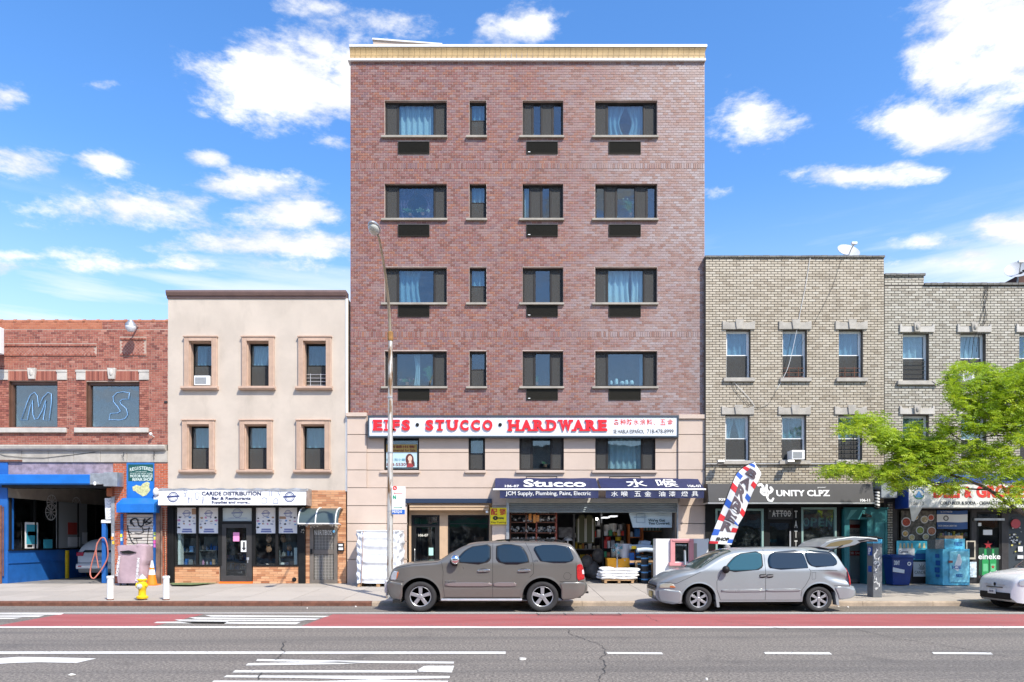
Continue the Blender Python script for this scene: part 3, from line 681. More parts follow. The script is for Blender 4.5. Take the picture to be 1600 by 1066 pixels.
# ================================================================ main sign over the base
ysn=-.30
sg=thing('shop_sign','long white sign with raised red letters EIFS STUCCO HARDWARE over the hardware shop','sign',(X(817,ysn),ysn,Z(683,ysn)))
SX0,SX1,SZ0,SZ1=X(574.5,ysn),X(1060.5,ysn),Z(683.5,ysn),Z(649.5,ysn)
b=MB();ring(b,SX0,SX1,SZ0,SZ1,ysn,YS+.01,.055,.055,.06);b.box(SX0+.05,SX1-.05,ysn+.1,YS+.005,SZ0+.05,SZ1-.05);put('sign_frame',b,mat('slate_frame',(.06,.08,.10),.4,.3),sg,bev=.008)
b=MB();b.box(SX0+.056,SX1-.056,ysn+.03,ysn+.06,SZ0+.061,SZ1-.056);put('sign_face',b,mat('white_sign_face',(.70,.73,.76),.35,var=.02),sg)
ly=ysn-.005
def sletter(ch,a,b_,t_,c_):
    z0,z1,x0,x1=Z(c_,ly),Z(t_,ly),X(a,ly),X(b_,ly);w_,h_=x1-x0,z1-z0
    m=textmesh(ch,x0+w_*.07,x1-w_*.05,z0,z1,ly+.03,.05,.045)
    s_=h_*.15;d=.051;yy=ly+.03
    def sf(u0,u1,top):
        za,zb=(z1-s_,z1) if top else (z0,z0+s_)
        m.box(x0+w_*u0,x0+w_*u1,yy-d,yy-.001,za+.001,zb-.001)
    S_=dict(E=[(0,.45,0),(0,.45,1),(.86,1.0,0)],I=[(0,1,0),(0,1,1)],F=[(0,.45,0),(0,.4,1),(0,.6,0)],T=[(.22,.8,0)],U=[(-.02,.36,1),(.66,1.02,1)],H=[(-.02,.38,0),(-.02,.38,1),(.64,1.02,0),(.64,1.02,1)],
              A=[(-.04,.36,0),(.6,1.05,0)],R=[(-.03,.42,0),(-.03,.35,1),(.72,1.04,0)],D=[(-.03,.35,0),(-.03,.35,1)],W=[(-.03,.3,1),(.38,.62,1),(.72,1.03,1)])
    for q in S_.get(ch,()):sf(*q)
    put('letter',m,M['red'],sg)
def word(s,xs):
    for ch,(a,b_) in zip(s,xs):sletter(ch,a,b_,656,672.8 if s != 'HARDWARE' else 673.5)
word('EIFS',[(582.5,598),(600,607),(609.5,625.5),(627,641.5)])
word('STUCCO',[(664,678),(679.5,695),(697.5,716),(718,733),(735,751),(753,770.5)])
word('HARDWARE',[(793.5,812),(813,832),(833,852),(853,870.5),(872.5,895),(894,913),(914.5,933),(934,949)])
for a in (652,781.5):
    b=MB();b.lathe([(0.001,0),(.055,.0),(.065,.015),(.065,.10)],(X(a,ly),ly,Z(663.6,ly)),'y',16);put('round_dot',b,M['black'],sg,smooth=True)
for ch,a in zip('各种防水涂料',(959,969,979.3,989.6,1000,1010.4)):text('character',ch,a,a+8.6,655,664.5,ysn+.028,M['redink'],sg,.012)
text('character','、',1021,1023.5,661.5,664.5,ysn+.028,M['redink'],sg);text('character','五',1031.5,1040,655.5,664.5,ysn+.028,M['redink'],sg,.012);text('character','金',1042.5,1051.5,655,664.5,ysn+.028,M['redink'],sg,.012)
text('lettering','SE HABLA ESPAÑOL',958.5,1006.5,670,677.5,ysn+.028,M['blackink'],sg,.015);text('lettering','718-478-8999',1011,1052.5,671,677.5,ysn+.028,M['blackink'],sg,.01)

# ================================================================ awnings of the hardware shop
def awning(px0,px1,label,l1,l2,sx):
    yb_,yf_=-.05,-.95
    t=thing('shop_awning',label,'awning',(X((px0+px1)/2,yf_),yf_,Z(778,yf_)),'navy awnings over the hardware shop')
    xa,xb=X(px0,yf_),X(px1,yf_)
    zt,zm,zl=Z(752.5,yb_)+.12,Z(765,yf_),Z(778.5,yf_)
    b=MB();b.grid(lambda u,v:(xa+(xb-xa)*u,yb_+(yf_-yb_)*v,zt+(zm+.04-zt)*v-.03*math.sin(v*3.14)+.006*math.sin(u*23)),40,8);put('canvas',b,M['navy'],t,smooth='all')
    b=MB();b.tube([(xa-.06,yf_,zm),(xb+.04,yf_,zm)],.035,10);put('front_bar',b,M['whitep'],t,smooth=True)
    va,vb=X(px0+sx,yf_),xb-.02
    b=MB();b.grid(lambda u,v:(va+(vb-va)*u,yf_+.012*math.sin(u*40)*v,zm-.03+(zl-zm+.03)*v),60,4);put('valance',b,M['navy'],t,smooth='all')
    for q in (xa+.1,xb-.1):b=MB();b.tube([(q,yb_,zt-.25),(q,yf_+.03,zm-.03)],.02,6);put('arm',b,M['alu'],t)
    for (s,a,b2,c,d,bo) in l1:                     # lettering lying on the sloping canvas
        q=textmesh(s,X(a,-.5),X(b2,-.5),0,1,0,.004,bo)
        v0,v1=c,d
        def mp(p):
            v=v1+(v0-v1)*p[2];return (p[0],yb_+(yf_-yb_)*v+p[1]*1-.012,zt+(zm+.04-zt)*v-.03*math.sin(v*3.14)+.012)
        q.v=[mp(p) for p in q.v];put('lettering',q,M['white'],t)
    for (s,a,b2,bo) in l2:text('lettering',s,a,b2,767.8,775.8,yf_-.018,M['white'],t,bo)
    return t
awning(773,936,'navy awning lettered JCM Supply, Plumbing, Paint, Electric over the hardware shop',[('Stucco',818,915,.12,.86,.03),('106-07',789,811,.62,.9,.02)],[('JCM Supply, Plumbing, Paint, Electric',790,923,.012)],8)
awning(939.5,1101,'navy awning with large white Chinese characters beside the JCM Supply one',[('水',978,1010,.1,.86,.015),('喉',1026,1058,.1,.86,.008),('106-07',1072,1093,.62,.9,.02)],
       [(c,a,a+10.5,.008) for c,a in zip('水喉五金油漆燈具',(955,970.5,991,1007,1029,1045,1064.5,1080.5))],7)

# ================================================================ hardware shop: shutter, room and goods
sx0,sx1,sz1=shop[0],shop[1],shop[3]
b=MB();b.box(X(791),X(1061),-.10,.35,Z(786),Z(779));put('shutter_housing',b,mat('dull_housing',(.42,.41,.37),.5,var=.1,grime=.3),bld,bev=.01)
b=MB();b.box(X(791),X(795.5),-.09,.1,.3,Z(786));b.box(X(1057.5),X(1062),-.09,.1,.3,Z(786));put('shutter_rail',b,M['steel'],bld,bev=.005)
sd=MB();n=5;za,zb=Z(801),Z(786)
sd.box(sx0,sx1,.045,.055,za,zb);sdo=put('roller_shutter',sd,M['steel'],bld)
for i in range(n):
    b=MB();z=za+(zb-za)*i/n;hz=(zb-za)/n
    b.prismx([(.04,z+.004),(.01,z+.012),(-.005,z+hz*.5),(.01,z+hz-.012),(.04,z+hz-.004)],sx0+.01,sx1-.01);put('slat',b,mat('shutter_grey',(.22,.27,.30),.4,.4,var=.1),sdo)
SY=7.5
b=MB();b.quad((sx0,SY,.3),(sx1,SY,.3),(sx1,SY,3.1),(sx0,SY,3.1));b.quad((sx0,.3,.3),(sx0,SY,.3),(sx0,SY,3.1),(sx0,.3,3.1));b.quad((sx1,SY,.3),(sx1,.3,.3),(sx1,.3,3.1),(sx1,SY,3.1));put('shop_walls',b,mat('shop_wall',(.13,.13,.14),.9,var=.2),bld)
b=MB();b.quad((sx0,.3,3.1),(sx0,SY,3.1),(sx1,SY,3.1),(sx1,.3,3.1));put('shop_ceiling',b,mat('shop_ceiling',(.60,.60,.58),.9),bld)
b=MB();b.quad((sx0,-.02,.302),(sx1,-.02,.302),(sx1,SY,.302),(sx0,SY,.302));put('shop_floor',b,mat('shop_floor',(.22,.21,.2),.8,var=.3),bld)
# steel racks stacked with pipe fittings
rk=thing('storage_rack','tall rust red rack packed with grey plumbing fittings behind the roller door, left side','shelving',(X(832),.55,.3))
xa,xb=X(796,.5),X(871,.5)
for xx in (xa+.03,xa+.62,xa+1.0,xb-.04):
    for yy in (.5,1.1):b=MB();b.box(xx-.025,xx+.025,yy-.02,yy+.02,.3,3.0);put('upright',b,mat('rack_red',(.28,.06,.03),.5,var=.2) if xx>xa+.8 else M['rust'],rk)
fit=MB()
for zz in (.6,1.0,1.4,1.78,2.16,2.55,2.85):
    b=MB();b.box(xa,xb,.48,1.12,zz-.03,zz);put('shelf',b,M['rust'],rk)
    for i in range(60):
        x=R.uniform(xa+.06,xb-.06);y=R.uniform(.5,.95);r=R.uniform(.02,.04);L=R.uniform(.05,.16);a=R.uniform(0,3.14);z=zz+R.uniform(.03,.2)
        d=Vector((math.cos(a),R.uniform(-.6,.2),math.sin(a)*.6))*L
        fit.tube([Vector((x,y,z))-d*.5,(x,y,z),Vector((x,y,z))+Vector((d.z,d.y,-d.x))*.6],r,6)
o=put('pipe_fittings',fit,mat('pvc_fittings',(.42,.40,.36),.5,var=.35,vscale=9),rk,kind='stuff')
b=MB()
for a,p,q in ((826,803,813),(833,804,817),(838,805,815)):b.pbox(a,a+4.5,p,q,.44,.47)
solo('hanging_tags',b,mat('orange_card',(.62,.24,.05),.6),'orange packets hanging from the front of the fittings rack','packets')
# back of the shop: rack, bags, brushes and lamps
STOCK=[mat('stock'+str(i),c,.5) for i,c in enumerate(((.6,.04,.03),(.65,.45,.03),(.05,.2,.5),(.6,.6,.58),(.5,.2,.05),(.05,.3,.12),(.3,.3,.32),(.55,.5,.4),(.7,.7,.7),(.35,.12,.05)))]
def crate_shelf(px0,px1,y,label,zs,cols_):
    t=thing('shelf_unit',label,'shelving',(X((px0+px1)/2,y),y,.3));xa,xb=X(px0,y),X(px1,y)
    for xx in (xa,xb):b=MB();b.box(xx-.03,xx+.03,y,y+.5,.3,zs[-1]+.5);put('upright',b,cols_,t)
    for z in [.5]+list(zs):
        b=MB();b.box(xa,xb,y,y+.5,z-.04,z);put('shelf',b,cols_,t);x=xa+.05
        while x<xb-.12 and z != 2.25:
            w_,h_=R.uniform(.08,.2),R.uniform(.12,.32);b=MB();k=R.random()
            if k<.6:b.box(x,x+w_,y-.04,y+.2,z,z+h_)
            else:b.lathe([(0,0),(w_/2,0),(w_/2,h_*.8),(w_*.3,h_)],(x+w_/2,y+.08,z),'z',10)
            put('packet' if k<.6 else 'tin',b,R.choice(STOCK),t);x += w_+R.uniform(.01,.06)
    return t
og=mat('shelf_orange',(.55,.15,.03),.5,var=.15)
crate_shelf(983,1004,2.2,'orange shelf unit inside the shop near the printed banner',(1.2,2.0),og)
crate_shelf(1004,1046,2.6,'brown shelf unit with white bottles under the printed banner',(1.6,2.25,2.5),M['wood'])
bt=[mat('bottle_white',(.65,.67,.66),.4),mat('bottle_green',(.15,.4,.33),.4),M['yellow'],M['blue'],mat('tin_grey',(.35,.35,.36),.3,.5)]
for i in range(16):
    px=1006+i*2.4;y=2.7;b=MB();r=.045;b.lathe([(.0,0),(r,.005),(r,.17),(r*.4,.21),(r*.4,.25),(0,.25)],(X(px,y),y,2.25),'z',8)
    solo('bottle',b,bt[i % 2],ORD(i)+(' white' if i % 2==0 else ' green')+' bottle from the left on the shelf under the printed banner','bottle','bottles on the shelf under the banner',smooth=True)
def bucket(px,py,y,r,h_,m,label,grp=None):
    b=MB();z=Z(py,y);b.lathe([(0,0),(r*.85,0),(r,h_*.93),(r*1.08,h_*.93),(r*1.08,h_),(0,h_+.01)],(X(px,y),y,z),'z',12);return solo('bucket',b,m,label,'bucket',grp,smooth=True)
crate_shelf(942,976,2.4,'dark middle shelf holding red and yellow tins',(1.2,1.55,2.05),M['dark'])
crate_shelf(897,940,4.2,'grey shelf of mixed stock deep at the back of the shop',(1.0,1.5,2.0,2.5),bt[4])
bucket(949,846.5,2.6,.15,.33,mat('tin_red',(.65,.03,.02),.4),'bright red tin on the middle shelf');bucket(966,845,2.6,.14,.30,M['yellow'],'yellow green tin next to the red one')
bucket(948,832,2.6,.16,.3,M['whitep'],'white bucket above the red tin');bucket(958,831,2.6,.16,.32,M['whitep'],'white bucket above the gap between the tins');bucket(970,829,2.6,.13,.24,bt[4],'grey can on the top of the middle shelf')
for (a,z,rx,rz,l) in ((925,.7,.3,.35,'dark sack low in the middle of the shop'),(935,1.25,.25,.3,'brown sack stacked above the others in the shop'),(917,1.0,.25,.28,'grey sack by the hanging jackets'),(932,.55,.35,.28,'dim sack on the floor of the shop')):
    b=MB();b.ball((X(a,2.5),2.5,z),rx,.3,rz,12,8,jit=.12);solo('sack',b,mat('dull_sack',(.16,.14,.12),.9,var=.4),l,'sack',smooth=True)
for a,l in ((909,'left work jacket with pale stripes hanging in the doorway'),(921,'right work jacket with pale stripes hanging in the doorway')):
    t=thing('work_jacket',l,'jacket',(X(a,1.5),1.5,1.6));x=X(a,1.5)
    b=MB();b.prism([(x-.2,1.75),(x+.2,1.75),(x+.24,2.6),(x+.08,2.85),(x-.08,2.85),(x-.24,2.6)],1.5,1.62);put('cloth',b,mat('jacket_green',(.05,.05,.02),.8),t,bev=.03)
    for s in (-.13,.13):b=MB();b.box(x+s-.025,x+s+.025,1.485,1.5,1.8,2.7);put('reflective_stripe',b,mat('reflective_tape',(.3,.28,.22),.4),t)
b=MB();b.pbox(873,895,824,840,3.0,3.05);solo('notice_board',b,mat('grey_papers',(.30,.31,.34),.7,var=.4,vscale=6),'grey board of papers on the inner wall of the shop','board')
b=MB();b.lathe([(.001,.16),(.12,.12),(.2,.02),(.21,0)],(X(887,1.2),1.2,Z(845,1.2)),'z',14);b.tube([(X(887,1.2),1.2,.3),(X(887,1.2),1.2,Z(845,1.2))],.03,8);solo('pedestal_lamp',b,M['alu'],'grey dish on a stand behind the rear window of the brown vehicle','stand',smooth=True)
b=MB();b.ball((X(932.5,3),3,Z(811,3)),.05,.05,.06);solo('light_bulb',b,emat('bulb_glow',(1,.96,.88),9),'bare lit bulb hanging under the shop ceiling','lamp')
for a,p,l in ((948,809.5,'left lit tube lamp under the shop ceiling'),(960,807.5,'right lit tube lamp under the shop ceiling')):
    b=MB();b.box(X(a-5,3),X(a+5,3),3,3.8,Z(p,3),Z(p,3)+.05);solo('tube_lamp',b,emat('tube_glow'+str(a),(.95,.97,1),.9),l,'lamp')
# goods outside the roller door
def bagpile():
    y=-.05;z0=walk_z(y)+.02;x0,x1=X(938.5,y),X(997,y);zt=.30
    t=thing('wooden_pallet','raw wooden pallet under the pile of white bags','pallet',((x0+x1)/2,y+.4,z0))
    for k in range(7):b=MB();xa=x0+.14+(x1-x0-.3)*k/7;b.box(xa,xa+.13,y,y+.9,z0+.10,z0+.125);put('deck_board',b,M['wood'],t)
    for k in range(3):b=MB();xa=x0+.14+(x1-x0-.38)*k/2;b.box(xa,xa+.09,y,y+.9,z0,z0+.098);put('bearer',b,M['wood'],t)
    b=MB();b.box(x0+.14,x1-.14,y-.012,y+.0,z0+.085,z0+.125);put('edge_board',b,M['wood'],t)
    k=0;bagm=mat('white_cement_bag',(.80,.80,.80),.55,var=.05,bump=.4,bscale=25)
    names=['front left','front middle','front right','rear left','rear middle','rear right'];lv=['bottom','second','third','top']
    for L in range(4):
        for c in range(6 if L<3 else 4):
            cx=x0+.25+(c % 3)*(x1-x0-.5)/2+R.uniform(-.05,.05)+(.1 if L==3 else 0);cy=y+.2+(c // 3)*.45;cz=z0+.185+L*.098
            if c // 3 and L==3:cz += .02
            b=MB();W_,D_,H_=.30,.24,.058;rot=R.uniform(-.12,.12)
            def f(u,v):
                a=u*2*math.pi;e=math.sin(v*math.pi) ** .45;p=abs(math.cos(a)) ** .5*math.copysign(1,math.cos(a))*W_*e;q=abs(math.sin(a)) ** .5*math.copysign(1,math.sin(a))*D_*e
                r=1+.04*math.sin(a*5+k) ;return (cx+(p*math.cos(rot)-q*math.sin(rot))*r,cy+(p*math.sin(rot)+q*math.cos(rot))*r,cz-H_*math.cos(v*math.pi)+.012*math.sin(a*3+k*2))
            b.grid(f,24,8);k += 1
            solo('cement_bag',b,bagm,f'plump white bag, {names[c]} of the {lv[L]} layer on the pallet','bag','white bags piled on the pallet',smooth='all')
bagpile()
ybx=.95
b=MB();x0,x1=X(949,ybx),X(984,ybx);b.box(x0,x1,ybx,ybx+.5,.8,Z(872,ybx));t=solo('tool_chest',b,mat('amber_paint',(.85,.38,.01),.4,var=.05),'big amber yellow chest behind the white bags','chest',bev=.02)
b=MB();b.box(x0-.02,x1+.02,ybx-.02,ybx+.52,Z(874.5,ybx),Z(872,ybx));put('lid',b,MATS['amber_paint'],t,bev=.01)
b=MB();b.box((x0+x1)/2-.1,(x0+x1)/2+.1,ybx-.05,ybx-.02,Z(873.5,ybx),Z(871,ybx)+.02);put('handle',b,M['black'],t)
b=MB();b.box(x0-.05,x1+.05,ybx-.1,ybx+.6,.3,.795);solo('low_stand',b,M['wood'],'low brown stand carrying the amber chest','stand')
yf=.9;cx,cz=X(964.5,yf),Z(858,yf);t=thing('floor_fan','round silver fan with teal blades above the amber chest','fan',(cx,yf,cz-.5))
b=MB()
for k in range(3):b.lathe([(.23-k*.07,0),(.235-k*.07,.004),(.23-k*.07,.008)],(cx,yf-.06,cz),'y',22,cap=False)
for k in range(18):a=k*math.pi/9;b.tube([(cx+.04*math.cos(a),yf-.07,cz+.04*math.sin(a)),(cx+.23*math.cos(a),yf-.05,cz+.23*math.sin(a))],.004,4)
put('guard',b,M['alu'],t)
b=MB()
for k in range(4):
    a=k*math.pi/2+.4;e=.45
    b.prism([(cx+.03*math.cos(a),cz+.03*math.sin(a)),(cx+.19*math.cos(a-e),cz+.19*math.sin(a-e)),(cx+.2*math.cos(a),cz+.2*math.sin(a)),(cx+.19*math.cos(a+e*.6),cz+.19*math.sin(a+e*.6))],yf-.03,yf-.015)
put('blades',b,mat('teal_plastic',(.02,.25,.32),.35),t);b=MB();b.tube([(cx,yf+.02,.8),(cx,yf+.02,cz)],.03,8);b.lathe([(.0,0),(.07,.02),(.07,.16),(0,.18)],(cx,yf-.02,cz),'y',12);put('stand',b,M['alu'],t)
b=MB();ya_=1.15;b.lathe([(.0,0),(.2,.0),(.27,.62),(.29,.62),(.29,.66),(.26,.66)],(X(975,ya_),ya_,Z(877,ya_)),'z',16);solo('plastic_bin',b,mat('grey_bin',(.5,.51,.55),.4),'pale grey upturned bin behind the fan','bin',smooth=True)
bl=mat('roof_felt',(.018,.018,.02),.7,var=.3);bb=mat('blue_band',(.08,.26,.5),.5)
for i,(px,y,z0,z1,l) in enumerate(((1007.5,.1,.3,Z(868,.1),'tallest black roll with blue bands standing in front of the others'),(1000,.75,.3,Z(866,.7),'black roll with blue bands left behind the tallest roll'),(1014,.75,.3,Z(866,.7),'black roll with blue bands right behind the tallest roll'))):
    t=thing('roofing_roll',l,'roll',(X(px,y),y,z0),'black rolls standing at the shop door');r=.135
    b=MB();b.lathe([(r-.03,0),(r,0),(r,z1-z0),(r-.05,z1-z0),(r-.05,z1-z0-.1),(0.001,z1-z0-.1)],(X(px,y),y,z0),'z',18);put('felt',b,bl,t,smooth=True)
    for k in range(4):b=MB();zz=z0+.12+k*(z1-z0-.25)/3;b.lathe([(r+.003,0),(r+.003,.05)],(X(px,y),y,zz),'z',18);put('band',b,bb,t,smooth=True)
for (a,b_,p,y,l,m) in ((984,1019,855,.6,'pale blue rolled sheet lying left on top of the black rolls','blue_white'),(995,1024,860,.3,'pale blue rolled tube lying in front on the black rolls','blue_white'),(1000,1016,851,.9,'crumpled pale sheet heaped on the rolls','blue_white')):
    q=MB();q.tube([(X(a,y),y,Z(p,y)),(X((a+b_)/2,y),y+.05,Z(p,y)+.03),(X(b_,y),y,Z(p,y)-.01)],.085 if p>852 else .14,12);solo('rolled_sheet',q,mat(m,(.42,.50,.58),.5,var=.1),l,'roll',smooth=True)
b=MB();b.box(X(987,.5),X(994,.5),.45,.6,Z(858,.5),Z(853,.5));solo('yellow_box',b,M['yellow'],'small yellow box wedged under the pale rolls','box')
b=MB();b.pbox(985,991,864,882,.7,1.0);solo('blue_crate',b,M['blue'],'blue plastic crate left of the black rolls','crate')
t=thing('timber_stand','raw timber trestle among the black rolls','trestle',(X(1005,.4),.4,.3));
for a,b_,p,q in ((993,996,876,912),(1018,1021,880,912)):b=MB();b.pbox(a,b_,p,q,.38,.45);put('post',b,M['wood'],t)
b=MB();b.pbox(984,1023,876,879.5,.46,.52);put('rail',b,M['wood'],t)
# printed banner in the opening
yb2=.4;t=thing('hanging_banner','pale blue banner reading We ve Got You Covered hung in the shop opening','banner',(X(1020,yb2),yb2,Z(826,yb2)))
b=MB();c4=[(982.5,801.5),(1050,800.5),(1050,824.5),(989,824.5)]
q=[Vector((X(a,yb2),yb2,Z(p,yb2))) for a,p in c4]
b.grid(lambda u,v:tuple((q[3].lerp(q[2],u)).lerp(q[0].lerp(q[1],u),v)+Vector((0,.012*math.sin(u*14+v*3),0))),30,8);put('sheet',b,mat('banner_blue',(.50,.62,.68),.5,var=.04),t,smooth='all')
bi=mat('banner_ink',(.03,.07,.09),.6)
text('lettering',"We've Got",1013,1039,811,815.5,yb2-.018,bi,t,.03);text('lettering','You Covered.',1013,1047,815.8,819.8,yb2-.018,bi,t,.03)
b=MB();ring(b,X(994,yb2),X(1008,yb2),Z(817,yb2),Z(803,yb2),yb2-.02,yb2-.016,.02);b.box(X(990,yb2),X(1010,yb2),yb2-.022,yb2-.017,Z(809.6,yb2),Z(808,yb2));put('printed_device',b,mat('banner_faint_ink',(.28,.38,.46),.6),t)
# yellow key cutting sign
t=thing('key_sign','yellow key cutting sign with red Chinese characters and a black key','sign',(X(778.5,-.1),-.1,Z(820,-.1)))
b=MB();b.pbox(766,791.5,793.5,819.5,-.12,-.06);put('panel',b,mat('sign_yellow',(.88,.70,.01),.4),t,bev=.005)
text('lettering','配',767,777,795,805,-.125,M['redink'],t,.02);text('lettering','锁',780.5,790.5,795,805,-.125,M['redink'],t,.02);text('lettering','Key Cutting',767.5,790.5,814.8,818.5,-.125,MATS['brown_ink'],t,.01)
b=MB();b.lathe([(.02,0),(.075,0),(.075,.008),(.02,.008)],(X(774,-.13),-.132,Z(809.6,-.13)),'y',16,sx=1.2,cap=False);b.box(X(776,-.13),X(787,-.13),-.132,-.124,Z(810.4,-.13),Z(808.8,-.13))
for k in (781,784,786):b.box(X(k,-.13),X(k+1,-.13),-.132,-.124,Z(811.6,-.13),Z(810.4,-.13))
put('printed_key',b,M['blackink'],t)
# display stand with a pink window surround
yd=-.62;t=thing('stucco_display','white display stand with a pink window surround outside the hardware shop','display stand',(X(1064,yd),yd,walk_z(yd)))
x0,x1,z1=X(1024.5,yd),X(1108,yd),Z(842,yd);hx=(X(1054,yd),X(1076,yd),Z(878,yd),Z(848,yd))
b=wall(x0,x1,walk_z(yd)+.01,z1,yd,yd+.45,[hx]);put('panel',b,M['white'],t,bev=.01)
b=MB();b.box(hx[0]-.16,hx[0],yd-.09,yd-.002,hx[2]-.02,hx[3]+.13);b.box(hx[1],hx[1]+.16,yd-.09,yd-.002,hx[2]-.02,hx[3]+.13);b.box(hx[0],hx[1],yd-.09,yd-.002,hx[3],hx[3]+.13);b.box(hx[0]-.1,hx[1]+.1,yd-.11,yd-.09,hx[3]+.05,hx[3]+.12);put('pink_surround',b,mat('pink_paint',(.62,.26,.27),.6,var=.06),t,bev=.012)
b=MB();b.box(hx[0]-.22,hx[1]+.22,yd-.18,yd-.002,hx[2]-.14,hx[2]-.022);put('pink_sill',b,MATS['pink_paint'],t,bev=.015)
b=MB();ring(b,*hx,yd+.05,yd+.1,.05);b.box(hx[0],hx[1],yd+.4,yd+.44,hx[2],hx[3]);put('frame',b,M['black'],t);b=MB();b.box(hx[0]+.05,hx[1]-.05,yd+.07,yd+.075,hx[2]+.05,hx[3]-.05);put('pane',b,GL,t)
b=MB();b.pbox(1054,1077,887.5,912,yd-.012,yd-.002);put('brown_sample',b,mat('brown_sample_coat',(.10,.07,.06),.8),t)
b=MB();b.pbox(1081,1089,849,898,yd-.012,yd-.002);put('grey_sample',b,mat('grey_sample_coat',(.34,.31,.26),.8),t)
# ================================================================ beige stucco building
def circ(cx,cz,r,n=24,sx=1):return [(cx+r*sx*math.cos(2*math.pi*i/n),cz+r*math.sin(2*math.pi*i/n)) for i in range(n)]
def annulus(mb,cx,cz,r0,r1,y,n=28,a0=0,a1=6.2832,d=.004):
    for i in range(n):
        p,q=a0+(a1-a0)*i/n,a0+(a1-a0)*(i+1)/n
        mb.add([(cx+r0*math.cos(p),y,cz+r0*math.sin(p)),(cx+r1*math.cos(p),y,cz+r1*math.sin(p)),(cx+r1*math.cos(q),y,cz+r1*math.sin(q)),(cx+r0*math.cos(q),y,cz+r0*math.sin(q))],[(0,1,2,3)])
def line2(mb,pts,w,y,d=.004):
    """flat printed line through x,z points"""
    for a,b_ in zip(pts,pts[1:]):
        dx,dz=b_[0]-a[0],b_[1]-a[1];L=math.hypot(dx,dz) or 1;nx,nz=-dz/L*w/2,dx/L*w/2
        mb.add([(a[0]-nx,y,a[1]-nz),(b_[0]-nx,y,b_[1]-nz),(b_[0]+nx,y,b_[1]+nz),(a[0]+nx,y,a[1]+nz)],[(0,1,2,3)])
EX0,EX1=X(262.5),X(543.5);EZT=Z(466)
bg=thing('stucco_building','beige stucco two storey flats with a brown cornice over the Caride Distribution shop','building',((EX0+EX1)/2,0,.3))
wcols=[[(301,332),(391,421),(479,510)],[(298,328),(387.5,418),(476,508)]];wrows=[(534,604),(664,734)]
eh=[(X(a-4.5),X(b_),Z(r[1]),Z(r[0])) for r,cs in zip(wrows,wcols) for a,b_ in cs]
ZG=Z(768)
put('stucco_wall',wall(EX0,EX1,ZG,EZT,.0,.3,eh),M['stucco2'],bg)
b=MB();b.box(EX0,EX0+.2,.3,12,.3,EZT-.01);b.box(EX1-.2,EX1,.3,12,.3,EZT-.01);b.box(EX0+.2,EX1-.2,11.8,12,.3,EZT-.01);b.box(EX0+.2,EX1-.2,.3,11.8,EZT-.5,EZT-.4);put('side_and_rear_walls',b,M['stucco2'],bg)
b=MB();zb=EZT-.02;b.prismx([(.3,zb),(-.04,zb),(-.04,zb+.07),(-.09,zb+.09),(-.13,zb+.19),(-.13,zb+.27),(.3,zb+.27)],EX0-.03,EX1-.04);put('cornice',b,M['brown'],bg,bev=.006)
b=MB();b.box(EX1-.075,EX1+.0,-.03,.0,ZG,EZT-.03);put('corner_downpipe',b,M['white'],bg)
sgE=[[('g',1)]]
cuE=[[(0,.55,'curtain2',.1)],[(.0,1,'curtain',.35)],[(0,1,'room',0)],[(0,1,'curtain2',0)],[(0,1,'curtain2',0)],[(0,1,'curtain2',0)]]
for i,h_ in enumerate(eh):
    x0,x1,z0,z1=h_;wn=win(bg,x0,x1,z0,z1,.24,[('g',1)],'hung',cuE[i],frame='black')
    for sd_,(a,b_) in enumerate(((x0-.17,x0),(x1,x1+.19))):        # fluted jambs
        q=MB();pr=[(a,-.005),(a,-.07)];n=4;w_=b_-a
        for k in range(n):p0=a+w_*(k+.15)/n;p1=a+w_*(k+.85)/n;pr += [(p0,-.10),(p1,-.10),(p1+w_*.05,-.07),(p1+w_*.12,-.07)]
        pr=[p for p in pr if p[0] <= b_+1e-6]+[(b_,-.07),(b_,-.005)]
        q.prismz(pr,z0-.002,z1+.14);put('jamb',q,M['peach'],wn)
    q=MB();q.box(x0,x1,-.10,-.005,z1+.005,z1+.14);q.box(x0-.20,x1+.22,-.13,-.005,z1+.142,z1+.19);put('lintel',q,M['peach'],wn,bev=.008)
    q=MB();q.box(x0+.0,x0+.03,-.004,.235,z0,z1);q.box(x1-.02,x1,-.004,.235,z0,z1);q.box(x0+.03,x1-.02,-.004,.235,z1-.02,z1);q.box(x0+.03,x1-.02,-.004,.235,z0,z0+.02);put('reveal',q,M['peach'],wn)
    q=MB();q.prismx([(-.005,z0-.14),(-.12,z0-.14),(-.17,z0-.09),(-.17,z0-.02),(-.005,z0-.004)],x0-.27,x1+.24);put('sill',q,M['peach'],wn,bev=.006)
def window_ac(px0,px1,py0,py1,y,label,back=.5):
    t=thing('air_conditioner',label,'air conditioner',(X((px0+px1)/2,y),y,Z(py1,y)));x0,x1,z0,z1=X(px0,y),X(px1,y),Z(py1,y),Z(py0,y)
    b=MB();b.box(x0,x1,y,y+back,z0,z1);put('casing',b,M['whitep'],t,bev=.015)
    b=MB();n=7
    for k in range(n):zz=z0+.05+(z1-z0-.1)*k/n;b.box(x0+.04,x0+(x1-x0)*.8,y-.008,y-.001,zz,zz+(z1-z0-.1)/n*.55)
    put('grille',b,mat('ac_grille',(.25,.26,.26),.6),t)
window_ac(303,327.5,587,602,-.12,'white window air conditioner in the upper left window of the beige building')
# window guard in the upper right window
g=MB();x0,x1,z0,z1=eh[2]
for k in range(4):g.tube([(x0+.06,.16,z0+.08+k*.13),(x1-.06,.16,z0+.08+k*.13)],.009,5)
for xx in (x0+.2,x1-.25):g.tube([(xx,.16,z0+.05),(xx,.16,z0+.5)],.009,5)
solo('window_guard',g,M['alu'],'grey metal bars across the foot of the upper right window of the beige building','window guard')

